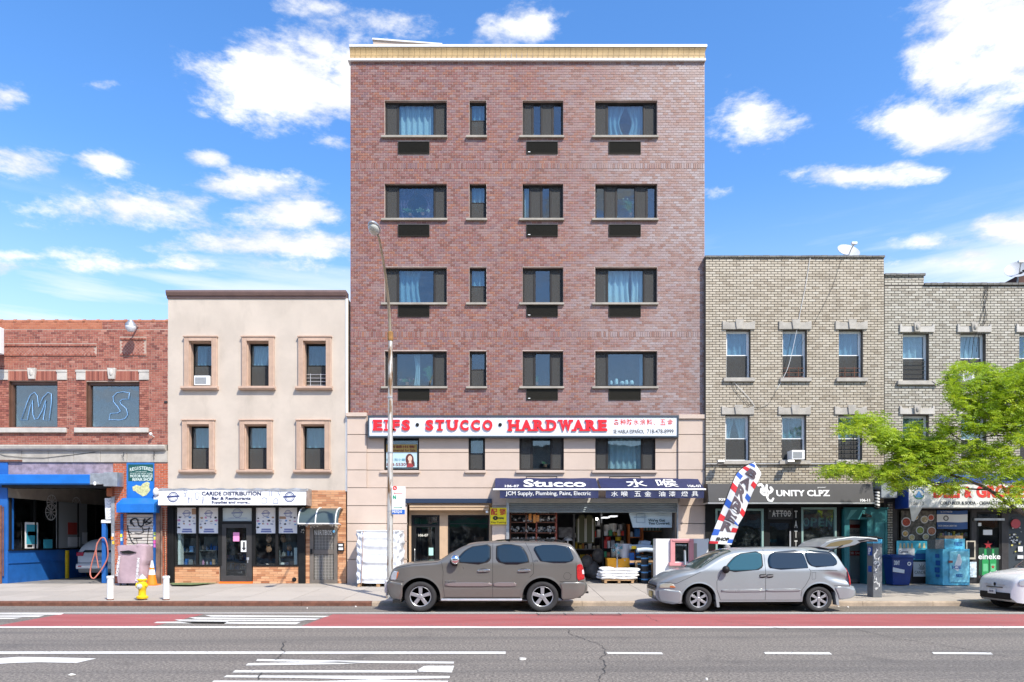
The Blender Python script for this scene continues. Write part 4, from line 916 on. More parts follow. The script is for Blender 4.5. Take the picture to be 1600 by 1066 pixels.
# ground floor: long tan bricks, black shopfront
obr=brickmat('tan_orange_brick',[(0,(.33,.12,.05)),(.2,(.55,.27,.13)),(.55,(.66,.37,.20)),(.8,(.60,.30,.15)),(1,(.45,.19,.09))],.75,.12)
wallb=[(X(273),X(342.5),.3,Z(885)),(X(395),X(467),.3,Z(885))]
dX0,dX1=X(484.5),X(527.5)
doorh=(dX0,dX1,.3,Z(820))
bk=MB();mt=MB()
for (x0,x1,z0,z1) in wallb:bricks(mb := bk,x0,x1,z0,z1,.30,.085,.0,joint=.012);mt.box(x0,x1,.014,.2,z0,z1)
bricks(bk,X(477.5),X(541),.3,Z(766),.30,.085,.0,[doorh],joint=.012);wall(X(477.5),X(541),.3,Z(766.5),.014,.25,[doorh],mb=mt)
put('brickwork',bk,obr,bg,kind='stuff');put('brick_backing',mt,mat('tan_mortar',(.5,.36,.26),.9),bg)
bf=M['black']
b=MB();b.box(X(262.5),X(272.8),-.06,.3,.3,ZG);
for k in range(4):b.box(X(263.5+k*2.4),X(264.8+k*2.4),-.075,-.06,.3,ZG)
put('left_column',b,bf,bg);b=MB();b.box(X(467.2),X(477.3),-.06,.3,.3,ZG);put('right_column',b,bf,bg,bev=.004)
sf=put('shopfront_frame',(lambda m:(m.box(X(273),X(467),-.02,.12,Z(793),ZG),[m.box(X(a),X(c),-.02,.12,Z(884),Z(793)) for a,c in ((273,275.5),(306.5,309.5),(341,347),(393.5,399),(430.5,434.5),(464.5,467))],m.box(X(273),X(342.4),-.03,.14,Z(885.2),Z(882.5)),m.box(X(395),X(467),-.03,.14,Z(885.2),Z(882.5)),m.box(X(347),X(393.5),-.02,.12,Z(819),Z(814.5)),m)[-1])(MB()),bf,bg,bev=.003)
for a,c in ((275.5,306.5),(309.5,341),(399,430.5),(434.5,464.5)):b=MB();b.box(X(a),X(c),.05,.058,Z(882.5),Z(793));put('shop_pane',b,GLS,sf)
b=MB();b.box(X(347),X(393.5),.05,.058,Z(814.5),Z(794));put('transom_pane',b,mat('frosted_print',(.55,.62,.62),.3),sf)
dx0,dx1=X(343.8),X(394.5)
b=MB();ring(b,dx0+.02,dx1-.02,.36,Z(819),-.01,.07,.20,.14,.22);dr=put('shop_door',b,mat('charcoal_door',(.045,.043,.042),.4,var=.15),bg,bev=.004)
b=MB();b.box(dx0+.22,dx1-.22,.03,.038,.58,Z(819)-.14);put('pane',b,GLS,dr)
b=MB();b.box(dx1-.2,dx1-.12,-.03,-.01,1.15,1.25);b.tube([(dx1-.15,-.05,1.2),(dx1-.15,-.06,1.05)],.012,6);put('handle',b,M['alu'],dr)
b=MB();b.prismx([(-.10,.3),(.1,.3),(.1,.40),(-.10,.34)],dx0,dx1);put('orange_threshold',b,mat('bright_orange',(.8,.16,.01),.5),bg)
b=MB();b.box(X(364.3),X(374),-.004,.0,Z(846),Z(832));b2=solo('pink_notice',b,mat('pink_paper',(.80,.28,.52),.6),'pink paper notice taped inside the black shop door','notice')
t=thing('arrow_notice','white paper with a black down arrow on the black shop door','notice',(X(381),-.02,Z(863)))
b=MB();b.box(X(376.5),X(386.2),-.006,.0,Z(862.5),Z(845));put('sheet',b,M['paper'],t);b=MB();b.box(X(380),X(382.6),-.011,-.007,Z(856.5),Z(847));b.add([(X(378),-.011,Z(856)),(X(384.6),-.011,Z(856)),(X(381.3),-.011,Z(861))],[(0,2,1)]);put('printed_arrow',b,M['blackink'],t)
# printed posters
def badge(mb,cx,cz,r,y,ink=0):
    annulus(mb,cx,cz,r*.85,r,y,26);annulus(mb,cx,cz,r*.62,r*.68,y,26)
    mb.add([(cx-r*1.25,y-.002,cz-r*.12),(cx+r*1.25,y-.002,cz+r*.02),(cx+r*1.25,y-.002,cz+r*.32),(cx-r*1.25,y-.002,cz+r*.18)],[(0,1,2,3)])
itemcols=[mat('print_black',(.04,.04,.05),.5),M['inkg'],mat('print_pink',(.55,.25,.42),.5),mat('print_brown',(.38,.24,.15),.5),mat('print_blue',(.12,.28,.55),.5),mat('print_grey',(.52,.54,.60),.5)]
for i,(a,c,l) in enumerate(((275.5,306.5,'leftmost printed catalogue poster in the shop window, with a framed picture at its top corner'),(309.5,341,'catalogue poster in the pane just left of the shop door'),(399,430.5,'catalogue poster in the pane just right of the shop door'),(434.5,464.5,'rightmost catalogue poster, with a brown cup and dark bowls'))):
    y=.04;t=thing('catalogue_poster',l,'poster',(X((a+c)/2),y,Z(834)),'catalogue posters in the shop window')
    b=MB();b.box(X(a)+.01,X(c)-.01,y,y+.006,Z(833.5),Z(793.5));put('sheet',b,M['paper'],t)
    b=MB();badge(b,X((a+c)/2),Z(802.5),.125,y-.002);b.box(X(a+9),X(c-8),y-.004,y-.001,Z(828.6),Z(826.2));b.box(X(a+8),X(c-7),y-.004,y-.001,Z(832),Z(829.4));put('printed_badge',b,mat('badge_ink',(.16,.19,.38),.6),t)
    for q in range(13):
        cx,cz=X(a+4+(q % 4)*7.5+R.uniform(-1.5,1.5)),Z(809+(q // 4)*5+R.uniform(-1,1));w_,h_=R.uniform(.04,.075),R.uniform(.025,.05)
        b=MB();b.prism([(cx+w_*math.cos(k*.785+.3)*R.uniform(.6,1.1),cz+h_*math.sin(k*.785+.3)*R.uniform(.6,1.1)) for k in range(8)],y-.004,y-.001);put('printed_item',b,itemcols[(q*5+i*3) % 6],t)
    b=MB()
    if i==0:b.box(X(299),X(306),y-.005,y-.001,Z(804),Z(795));put('printed_frame',b,itemcols[3],t)
    if i==3:b.prism([(X(436),Z(811)),(X(446),Z(811)),(X(446),Z(807)),(X(436),Z(807))],y-.006,y-.002);put('printed_box',b,itemcols[3],t)
b=MB();badge(b,X(370),Z(802),.17,.044);tt=solo('transom_badge',b,mat('transom_ink',(.22,.27,.42),.6),'round dark blue badge printed on the glass above the shop door','emblem')
text('lettering','CARIDE DISTRIBUTION',356,386,809,810.5,.046,MATS['transom_ink'],tt)
# shop interior and goods
iw=mat('shop_inner_wall',(.14,.13,.12),.9,var=.3)
b=MB();X_,Y_=X(273),X(467);b.quad((X_,4,.3),(Y_,4,.3),(Y_,4,3),(X_,4,3));b.quad((X_,.15,.3),(X_,4,.3),(X_,4,3),(X_,.15,3));b.quad((Y_,4,.3),(Y_,.15,.3),(Y_,.15,3),(Y_,4,3));b.quad((X_,.12,3),(X_,4,3),(Y_,4,3),(Y_,.12,3));b.quad((X_,.02,.305),(Y_,.02,.305),(Y_,4,.305),(X_,4,.305));put('shop_interior',b,iw,bg)
def goods(px0,px1,zs,y,label,short,kinds,base=None):
    t=thing('display_shelf',label,'shelving',(X((px0+px1)/2,y),y,.31));xa,xb=X(px0,y),X(px1,y)
    for z in zs:b=MB();b.box(xa,xb,y,y+.35,z-.025,z);put('shelf',b,mat('shelf_grey',(.12,.13,.14),.5),t)
    for xx in (xa,xb-.03):b=MB();b.box(xx,xx+.03,y+.02,y+.33,.31,zs[-1]+.2);put('upright',b,MATS['shelf_grey'],t)
    b=MB();b.box(xa,xb,y+.40,y+.42,.31,zs[-1]+.5);put('backboard',b,MATS['shelf_grey'],t)
    for lv_,z in enumerate(zs):
        x=xa+.05;cnt=0
        while x<xb-.12:
            w_=R.uniform(.07,.17);h_=R.uniform(.12,.26);k=R.choice(kinds);b=MB()
            if k<2:b.box(x,x+w_,y+.03,y+.2,z,z+h_)
            else:b.lathe([(.0,0),(w_*.45,0),(w_*.45,h_*.6),(w_*.18,h_*.75),(w_*.18,h_),(0,h_)],(x+w_/2,y+.12,z),'z',9)
            j_=R.randrange(7);m=[M['blue'],M['whitep'],itemcols[3],itemcols[2],itemcols[1],bt[4],itemcols[4]][j_]
            solo('boxed_product' if k<2 else 'bottle',b,m,f"{['deep blue', 'white', 'brown', 'pink', 'dark grey', 'pale grey', 'blue'][j_]} {'packet' if k < 2 else 'bottle'}, {ORD(cnt)} from left, {ORD(lv_)} level, "+short,'packet' if k<2 else 'bottle','goods on the '+label,smooth=(k >= 2));x += w_+R.uniform(.02,.07);cnt += 1
goods(280,305,(.95,1.45),.35,'window shelf with blue boxes at the far left pane','far left pane',(0,1,2))
goods(311,338,(.95,1.5),.35,'window shelf with white jugs left of the shop door','pane left of the door',(0,2,3))
goods(436,463,(.85,1.3),.35,'window shelf with bags in the far right pane','far right pane',(0,1,2))
goods(350,388,(.7,1.1,1.5,1.9),2.4,'crowded shelf deep behind the shop door','shelf behind the door',(0,1,2))
def handbag(px,py,y,s,label):
    t=thing('handbag',label,'bag',(X(px,y),y,Z(py,y)));cx,cz=X(px,y),Z(py,y) 
    b=MB();b.ball((cx,y,cz+s*.5),s*.46,s*.2,s*.5,12,8);put('body',b,mat('tan_leather',(.34,.17,.10),.5,var=.2,vscale=9),t,smooth=True)
    b=MB();b.tube([(cx+s*.3*math.cos(a),y-.02,cz+s*.8+s*.5*math.sin(a)) for a in [math.pi*k/8 for k in range(9)]],.012,6);put('strap',b,MATS['tan_leather'],t)
    b=MB();b.box(cx-s*.25,cx+s*.25,y-s*.24,y-s*.15,cz+s*.15,cz+s*.5);put('pocket',b,MATS['tan_leather'],t,bev=.02)
handbag(420,848,.3,.24,'upper tan bag hanging in the right shop window');handbag(420,864,.3,.24,'lower tan bag hanging in the right shop window');handbag(443,848,.4,.22,'dark tan bag hanging in the far right pane');handbag(452,861,.4,.2,'small bag above the shelf in the far right pane')
b=MB();b.box(X(456.5),X(464),.2,.3,Z(884),Z(856));solo('white_case',b,M['whitep'],'white upright case standing in the far right pane','case',bev=.01)
b=MB();b.box(X(276),X(280),.1,.35,.75,Z(834));solo('window_post',b,M['whitep'],'white post at the left edge of the shop window','post')
b=MB();annulus(b,X(460),Z(905.5),.035,.08,-.022);b.lathe([(.0,0),(.05,.01),(.05,.05)],(X(459),-.06,Z(905.5)),'y',10);solo('wall_hydrant_outlet',b,M['black'],'small black outlet low on the tan bricks right of the shop door','outlet')

# sign box of the shop
ys=-.72
t=thing('shop_sign','white banner sign reading Caride Distribution Bar and Restaurants Supplies over the black shopfront','sign',(X(362,ys),ys,Z(790,ys)))
x0,x1=X(249,ys),X(479,ys);z0,z1=Z(789.5,ys),Z(763,ys)
b=MB();b.box(x0+.03,x1-.03,ys+.02,-.08,z0+.02,z1-.03);put('box',b,M['steel'],t)
b=MB();b.grid(lambda u,v:(x0+(x1-x0)*u,ys-.05*(1-v)-.03-.012*math.sin(u*5.5)-.004*math.sin(u*37+v*6),z0+(z1-.10-z0)*v+.02*math.sin(u*4)*v),60,6);put('banner',b,mat('white_vinyl',(.78,.78,.77),.4,var=.03,bump=.2,bscale=5),t,smooth='all')
b=MB();b.grid(lambda u,v:(x0-.03+(x1-x0+.08)*u,ys-.04+.12*v,z1-.10+.1*v+.016*math.sin(u*50)*v),60,3);put('tinned_top',b,M['steel'],t)
b=MB();b.quad((x0,-.08,z0),(x0,ys-.06,z0),(x0,ys-.02,z1),(x0,-.08,z1));b.quad((x1,ys-.06,z0),(x1,-.08,z0),(x1,-.08,z1),(x1,ys-.02,z1));put('end_plates',b,M['steel'],t)
yl=ys-.115
def onban(mb,o=.003):
    mb.v=[(p[0],ys-.05*(1-(p[2]-z0)/(z1-.10-z0))-.035-.012*math.sin((p[0]-x0)/(x1-x0)*5.5)-.005-o,p[2]) for p in mb.v];return mb
def btext(s,a,c,p,q,bold):put('lettering',onban(textmesh(s,X(a,yl),X(c,yl),Z(q,yl),Z(p,yl),0,.001,bold)),M['ink'],t)
btext('CARIDE DISTRIBUTION',314,407,768,774.2,.03);btext('Bar & Restaurants',330,391,776,781,.03);btext('Supplies and more...',330,391,782.6,788,.03)
for px in (269.5,451.5):b=MB();badge(b,X(px,yl),Z(776.5,yl),.18,yl);put('printed_badge',onban(b),M['ink'],t)
b=MB();P=lambda pts:[(X(a,yl),Z(c,yl)) for a,c in pts]
w1=.02
line2(b,P([(286,766),(291,766),(290.4,770),(288.5,772),(286.6,770),(286,766)]),w1,yl);line2(b,P([(288.5,772),(288.5,775),(286.5,775),(290.5,775)]),w1,yl)
line2(b,P([(304,770),(310.4,770),(309,780),(305.6,780),(304,770)]),w1,yl);line2(b,P([(294,777),(294.4,786)]),w1*1.5,yl);line2(b,P([(298.5,777),(298.5,786)]),w1,yl)
line2(b,P([(293,777),(293,779.5),(295.8,779.5),(295.8,777)]),w1,yl);line2(b,P([(315,778),(317,777),(318,780),(316.5,782),(315,780),(315,778)]),w1,yl);line2(b,P([(316.5,782),(316.4,786.5)]),w1*2,yl)
line2(b,P([(420,768),(420,775)]),w1,yl);line2(b,P([(423,768),(423,775)]),w1*1.5,yl);line2(b,P([(433,768),(436,774),(437.5,768)]),w1,yl);line2(b,P([(408.5,786),(408.5,779),(411,777.5),(413,777.5),(416,779),(416,786),(408.5,786)]),w1,yl)
line2(b,P([(426,786),(427,781),(429,779),(431.5,779),(433,781),(434,786),(426,786)]),w1,yl);put('printed_utensils',onban(b),M['inkg'],t,kind='stuff')
# canopy, side door, meter box, string lights
t=thing('door_canopy','small curved grey canopy with white ribs over the side door','canopy',(X(503,-.5),-.5,Z(812,-.5)))
xa,xb=X(466.5,-.75),X(529,-.75)
cf=lambda v:(-.02-.78*math.sin(v*math.pi/2) ** .8*(1) ,Z(796,0)+.08-.58*(1-math.cos(v*math.pi/2))-.04)
b=MB();b.grid(lambda u,v:(xa+(xb-xa)*u,cf(v)[0],cf(v)[1]),12,10);b.grid(lambda u,v:(xb-(xb-xa)*u,cf(v)[0],cf(v)[1]-.012),12,10);put('smoked_sheet',b,mat('smoked_plastic',(.06,.085,.085),.3,spec=.5),t,smooth='all')
for u in (0,.43,.93):
    b=MB();pts=[(xa+(xb-xa)*u,cf(k/8)[0]-.01,cf(k/8)[1]+.012) for k in range(9)];b.tube(pts,.022,6);b.tube([pts[-1],(pts[-1][0],-.02,pts[-1][2]-.02)],.018,6);put('rib',b,M['white'],t)
b=MB();b.tube([(xa-.02,cf(1)[0],cf(1)[1]),(xb+.02,cf(1)[0],cf(1)[1])],.025,6);put('front_bar',b,M['white'],t)
b=MB();b.box(dX0,dX1,.10,.14,.3,Z(820));b.mi=0;ring(b,dX0,dX1,.3,Z(820),-.03,.10,.13,.14,.14);b.box(dX0+.13,dX1-.13,.0,.06,Z(866.5),Z(858.5));bz=mat('bronze_door',(.19,.165,.14),.4,.3,var=.1)
sd_=put('side_door',b,bz,bg,bev=.004)
b=MB();zz0,zz1,xm0,xm1=.44,Z(820)-.14,dX0+.13,dX1-.13
for k in range(1,14):xx=xm0+(xm1-xm0)*k/14;b.box(xx-.006,xx+.006,.02,.032,zz0,zz1)
n=34
for k in range(1,n):z=zz0+(zz1-zz0)*k/n;b.box(xm0,xm1,.033,.045,z-.005,z+.005)
put('door_mesh',b,M['white'] if 0 else mat('pale_mesh',(.5,.47,.42),.5,.2),sd_);b=MB();b.box(xm0,xm1,.07,.095,zz0,zz1);put('door_backing',b,M['dark'],sd_)
b=MB();b.box(dX0+.02,dX0+.09,-.06,-.03,Z(866),Z(858));b.tube([(dX0+.05,-.09,Z(864)),(dX0+.14,-.09,Z(864))],.014,6);put('lock',b,M['black'],sd_,bev=.004)
b=MB();b.box(X(528.5),X(538),-.09,-.01,Z(861.5),Z(848.5));mbx=solo('letter_box',b,M['black'],'black letter box with pale slips right of the side door','letter box',bev=.008)
b=MB();b.box(X(530),X(536.5),-.10,-.092,Z(853.4),Z(850.2));b.box(X(530),X(537),-.10,-.092,Z(859.4),Z(855.6));put('slips',b,M['paper'],mbx)
b=MB();
for k in range(90):
    px=R.uniform(468,529);sag=6*abs(math.sin((px-468)/61*math.pi*1.5));py=815+R.uniform(0,4)+sag+(R.uniform(0,12) if px<476 else 0);b.ball((X(px,-.3),-.35+R.uniform(-.2,.2),Z(py,-.3)),.014,.014,.014,5,4)
for j in range(3):b.tube([(X(468+k*6.1,-.3),-.35+.1*j,Z(816+5*abs(math.sin(k*.47+j)),-.3)) for k in range(11)],.004,4)
sl_=solo('string_lights',b,mat('clear_bulbs',(.75,.72,.62),.3),'tangled string of small clear lights under the curved canopy','string lights')
b=MB();b.lathe([(.0,0),(.05,.0),(.05,.012),(0,.015)],(X(522),-.06,Z(830.5)),'y',14);solo('blue_disc',b,mat('sky_blue_disc',(.15,.42,.70),.4),'small light blue disc at the top right of the side door','ornament')
text_t=thing('decorative_letters','row of pale cut out letters across the top of the side door','lettering',(X(506),-.05,Z(836)))
for i,ch in enumerate('NIRTBOS'):text('letter',ch,491.5+i*4,495+i*4,828.5,836,-.05,M['whitep'],text_t)
b=MB();b.box(X(264,-.9),X(322,-.9),-1.15,-.05,walk_z(-.5)+.02,walk_z(-.5)+.045);o=MB();z_=walk_z(-.6)+.025
o.prismz([(X(262,-.5),-.35),(X(268,-1.2),-1.15),(X(300,-1.2),-1.2),(X(334,-.4),-.12),(X(285,0),-.1)],z_+.02,z_+.035);solo('green_mat',o,mat('green_turf',(.13,.17,.07),.95,var=.3,vscale=12),'worn green mat lying on the pavement left of the black shop door','mat')

# ================================================================ red brick garage building
RX0,RX1=X(-170),X(262.3);RZT=Z(502)
rb=thing('garage_building','old red brick garage with two big upper windows at the left','building',((RX0+RX1)/2,0,.3))
rw=[(X(14),X(90),Z(668),Z(595.5)),(X(135),X(218),Z(668),Z(596.5)),(X(-110),X(-32),Z(668),Z(595.5))]
dp=[(X(-60),X(151),Z(556.5),Z(538)),(X(188),X(228.5),Z(556),Z(528))]
ZL=Z(695)
put('brick_backing_wall',wall(RX0,RX1,ZL,RZT,.006,.3,rw),M['mortar_red'],rb)
b=MB();b.box(RX0,RX0+.2,.3,14,.3,RZT-.02);b.box(RX0+.2,RX1,13.8,14,.3,RZT-.02);b.box(RX1-.14,RX1,8.2,13.8,.3,RZT-.02);b.box(RX1-.14,RX1,.3,8.2,ZL-.5,RZT-.02);b.box(RX0+.2,RX1-.14,.3,13.8,RZT-.5,RZT-.4);put('side_and_rear_walls',b,M['mortar_red'],rb)
rbm=brickmat('red_brick',[(0,(.17,.05,.038)),(.3,(.31,.105,.07)),(.6,(.38,.14,.095)),(.85,(.28,.085,.06)),(1,(.43,.20,.145))],.8,.3)
rbo=brickmat('new_orange_brick',[(0,(.40,.13,.065)),(.5,(.46,.17,.09)),(1,(.34,.105,.055))],.75,.1)
bk=MB();ob=MB()
trimh=[]                                            # stone and upright brick fields left out of the coursing
for k,(a,c) in enumerate(((14,90),(135,218),(-110,-32))):
    trimh.append((X(a-15),X(c+15),Z(668),Z(578)))
bricks(bk,RX0,RX1,ZL,Z(514.5),8.3/43,3.45/43,0,rw+trimh+dp,joint=.014,hrow=6)
bricks(bk,X(160),RX1,Z(514.5),RZT,8.3/43,3.45/43,0,joint=.014)
bricks(ob,RX0,X(160),Z(514.5),RZT,8.3/43,3.3/43,0,joint=.01)
for k,(a,c) in enumerate(((14,90),(135,218),(-110,-32))):
    soldier(bk,X(a-1),X(c),Z(595),Z(580),2.3/43,-.008)
    bricks(bk,X(a-15),X(a),Z(668),Z(594),7.5/43,3.45/43,-.012,[],joint=.014);bricks(bk,X(c),X(c+15),Z(668),Z(594),7.5/43,3.45/43,-.012,[],joint=.014)
for (x0,x1,z0,z1) in dp:                           # recessed panels laid diagonally, framed by header bricks
    soldier(bk,x0,x1,z1-.075,z1,2.4/43,-.03);soldier(bk,x0,x1,z0,z0+.075,2.4/43,-.03)
    s=.115;z=z0+.10;i=0
    while z<z1-.09:
        x=x0+.08+(s/2 if i % 2 else 0)
        while x<x1-.08:
            r=s*.44;bk.tint=.2+R.random()*.8;bk.add([(x-r,.002,z),(x,.002,z-r),(x+r,.002,z),(x,.002,z+r)],[(0,1,2,3)]);bk.tint=0;x += s
        z += s/2;i += 1
put('brickwork',bk,rbm,rb,kind='stuff');put('repaired_brickwork',ob,rbo,rb,kind='stuff')
me=None
for i in range(20):
    x0=RX0+i*(RX1-RX0)/20;w_=(RX1-RX0)/20
    if me is None:
        b=MB();b.tube([(0,.06,.0),(w_-.08,.06,.0)],.065,12);b.tube([(w_-.09,.06,.005),(w_,.06,.005)],.08,12);me=b.mesh('coping_tile');me.materials.append(M['terracotta']);me.polygons.foreach_set('use_smooth',[True]*len(me.polygons));me.set_sharp_from_angle(angle=.7)
    o=bpy.data.objects.new('coping_tile',me);o.location=Vector((x0,0,RZT))-LOC[rb.name];link(o,rb)
stn=M['stonew']
for k,(a,c) in enumerate(((14,90),(135,218),(-110,-32))):
    for (p,q) in ((a-15,a-1),(c,c+15)):b=MB();b.box(X(p),X(q),-.045,.012,Z(594),Z(579.5));b.box(X(p)-.02,X(q)+.02,-.06,-.045,Z(582),Z(578.5));put('corner_block',b,stn,rb,bev=.012)
    m_=(a+c)/2;b=MB();b.prism([(X(m_-5),Z(593)),(X(m_+4),Z(593)),(X(m_+6),Z(576)),(X(m_-7),Z(576))],-.10,-.0);b.ball((X(m_-.5),-.10,Z(583)),.07,.04,.12,8,6);put('keystone',b,stn,rb,bev=.01)
    xa_,xb_,za_,zb_=rw[k]
    b=MB();ring(b,xa_,xb_,za_,zb_,.10,.26,.075,.11,.04);b.box(xa_-.0,xa_+.002,.0,.26,za_,zb_);wn=put('window',b,mat('brown_wood_frame',(.11,.055,.035),.5,var=.15),rb,bev=.006)
    b=MB();b.box(xa_+.075,xb_-.075,.19,.198,za_+.04,zb_-.11);put('pane',b,glassmat('grey_window_glass',(.7,.78,.8),.1),wn)
    rr_=roombox(xa_,xb_,za_,zb_,.27,2.6);put('room',rr_,mat('pale_room',(.42,.50,.54),.9,var=.1),wn)
    b=MB();b.box(X(a-17),X(c+15),-.10,.18,Z(676.5),Z(669));put('sill',b,stn,wn,bev=.015)
# outlined letters hung inside the two windows
lt=mat('pale_blue_tube',(.22,.48,.85),.35)
yl=.16
def outline(name,pts,lab):
    b=MB();pts3=[(X(a,yl),yl,Z(c,yl)) for a,c in pts];b.tube(pts3+[pts3[0]],.009,6);solo(name,b,lt,lab,'letter sign',smooth='all')
f_=lambda L:[(a/3.807,440+c/3.807) for a,c in L]
outline('tube_letter',f_([(125,824),(160,720),(180,675),(205,658),(222,680),(230,748),(255,690),(285,660),(306,668),(305,720),(292,826),(256,824),(270,740),(272,706),(250,770),(225,815),(205,820),(195,790),(192,708),(178,745),(162,824)]),'blue tube outline of the letter M hanging in the left garage window')
outline('tube_letter',f_([(770,662),(765,700),(730,700),(712,712),(720,730),(750,755),(760,790),(745,815),(715,824),(648,822),(656,785),(700,782),(716,770),(700,745),(675,715),(672,685),(695,662),(730,656)]),'blue tube outline of the letter S hanging in the right garage window')
# ledge and stone band
b=MB();b.prismx([(.1,Z(704.5)),(-.10,Z(704.5)),(-.16,Z(702)),(-.18,Z(698)),(-.16,Z(696)),(.1,Z(695))],RX0,X(260.5));put('ledge',b,M['stone'],rb,bev=.01)
xs_=[-170,-130,-85,-45,-5,35,76,116,157.5,199,240,262.5]
for a,c in zip(xs_,xs_[1:]):b=MB();b.box(X(a)+.006,X(c)-.006,-.03-R.uniform(0,.008),.14,Z(722.5),Z(704.5)-.004);put('stone_panel',b,M['stone'],rb,bev=.006)
b=MB();b.box(RX0,X(262),.0,.2,Z(722.5)-.002,Z(695));put('band_backing',b,M['mortar_tan'],rb)
b=MB();b.tube([(X(0),-.04,Z(710)),(X(10),-.06,Z(712.5)),(X(40),-.06,Z(715.5)),(X(70),-.05,Z(716)),(X(115),-.05,Z(711)),(X(150),-.05,Z(707))],.008,5);solo('slack_cable',b,M['cable'],'slack black cable hanging across the stone band of the garage','cable')
for k,(a,p) in enumerate(((194,707),(242,706))):b=MB();b.tube([(X(a),-.05,Z(p)),(X(a+2),-.09,Z(p+4)),(X(a-1),-.07,Z(p+8)),(X(a+1),-.06,Z(p+11))],.008,5);b.tube([(X(a),-.05,Z(p+4)),(X(a-3),-.08,Z(p+6))],.006,5);solo('cable_end',b,M['cable'],'frayed cable end poking from the stone band '+('above the brick pier' if k==0 else 'above the registered repair sign'),'cable')
# ground floor of the garage
b=MB();b.box(X(-170),X(176),.02,.3,Z(742),Z(722.8));put('stained_lintel',b,mat('mauve_render',(.27,.22,.26),.9,var=.3,vscale=4,grime=.6),rb)
b=MB();b.box(X(-4),X(36,-.0),-.07,-.035,Z(721.5),Z(719));put('rusty_strip',b,M['rust'],rb)
pb=mat('brick_pier_mortar',(.55,.45,.38),.9)
mt=MB();mt.box(X(176.5),X(198),.014,.3,.3,Z(722.8));mt.box(X(241),X(262.3),.014,.3,.3,Z(722.8));put('pier_core',mt,pb,rb)
bk=MB();bricks(bk,X(176.5),X(198),.3,Z(723.2),8.3/43,3.6/43,0,joint=.02);bricks(bk,X(241),X(262.3),.3,Z(723.2),8.3/43,3.6/43,0,joint=.02);put('pier_brickwork',bk,brickmat('pier_brick',[(0,(.36,.08,.03)),(.5,(.52,.14,.06)),(1,(.42,.11,.06))],.75,.25),rb,kind='stuff')
b=MB();b.box(X(-14),X(12.5),-.03,.3,.3,Z(722.8));put('blue_pilaster',b,M['blue'],rb,bev=.008)
b=MB();b.box(X(-170),X(-14.2),.0,.3,.3,Z(742.3));put('blue_wall_front',b,M['blue'],rb)
b=MB();b.tube([(X(4),-.10,.3),(X(4),-.10,Z(790))],.045,10);b.tube([(X(7.5),-.08,Z(792)),(X(7.5),-.08,Z(900))],.022,8);solo('rusty_pipe',b,M['rust'],'rusty brown downpipe on the blue pier at the far left edge','pipe',smooth=True)
for (a,p,c_) in ((0,836,(.7,.55,.05)),(-1,845,(.6,.62,.6)),(1,853,(.7,.6,.02)),(0,864,(.1,.3,.6))):b=MB();b.box(X(a-4),X(a+2),-.045,-.032,Z(p+4),Z(p-4));put('sticker',b,mat('sticker'+str(p),c_,.5),rb)
# steel beam box over the entrance
ybm=-.42
b=MB();b.prismx([(-.0,Z(739,0)-.05),(ybm,Z(742,ybm)),(ybm,Z(755.5,ybm)),(ybm+.08,Z(757.5,ybm)),(-.0,Z(757.5,ybm))],X(-170),X(140,ybm));bmx=put('blue_beam',b,mat('bright_blue_steel',(.012,.16,.55),.35,.1,var=.08,grime=.15),rb,bev=.01)
b=MB();b.box(X(140,ybm),X(162,ybm),ybm+.01,0,Z(757,ybm),Z(739.5,ybm));b.box(X(162.3,ybm),X(183.5,ybm),ybm-.03,-.01,Z(760,ybm),Z(738,ybm));put('galvanised_box',b,M['steel'],rb,bev=.01)
b=MB();b.box(X(12.7),X(176.4),ybm+.1,.3,Z(763),Z(757.8,ybm));put('shutter_roll',b,M['black'],rb)
b=MB();b.box(X(169.5),X(178),-.12,-.01,Z(776),Z(762));solo('rusty_bracket',b,mat('rust_orange',(.33,.09,.03),.8,var=.3),'rust orange box under the steel end of the blue beam','bracket')
b=MB();b.lathe([(.0,0),(.04,.02),(.05,.08),(.03,.13),(0,.14)],(X(160.5),ybm-.06,Z(759,ybm)),'z',10);solo('beam_camera',b,M['whitep'],'small white camera under the joint of the blue beam','camera',smooth=True)
# blue side wall inside the bay, running away from the street
gx=X(12.7)
b=MB();b.quad((gx,.0,.3),(gx,8,.3),(gx,8,1.5),(gx,.0,1.5));b.quad((gx,.0,3.42),(gx,8,3.42),(gx,8,4.1),(gx,.0,4.1),1);b.box(gx-.02,gx+.03,0,8,1.02,1.05,0);b.box(gx-.02,gx+.05,0,8,1.49,1.53,2)
sw=put('blue_side_wall',b,[M['blue'],mat('beige_soffit',(.40,.35,.30),.9,var=.1),M['black']],rb)
for k in range(7):yy=.03+k*1.3;b=MB();b.box(gx-.01,gx+.05,yy,yy+.09,1.53,3.42);put('side_window_post',b,M['black'],sw)
b=MB();b.quad((gx-.03,.1,1.53),(gx-.03,8,1.53),(gx-.03,8,3.42),(gx-.03,.1,3.42));put('side_window_pane',b,glassmat('dark_side_glass',(.55,.62,.62),.05),sw)
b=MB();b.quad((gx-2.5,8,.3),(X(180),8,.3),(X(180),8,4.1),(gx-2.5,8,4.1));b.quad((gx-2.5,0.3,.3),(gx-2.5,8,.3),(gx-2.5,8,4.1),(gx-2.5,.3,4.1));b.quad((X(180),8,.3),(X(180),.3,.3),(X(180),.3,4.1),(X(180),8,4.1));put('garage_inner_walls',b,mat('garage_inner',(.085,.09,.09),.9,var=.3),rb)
b=MB();b.quad((gx-2.5,.2,4.1),(gx-2.5,8,4.1),(X(180),8,4.1),(X(180),.2,4.1));put('garage_ceiling',b,M['dark'],rb)
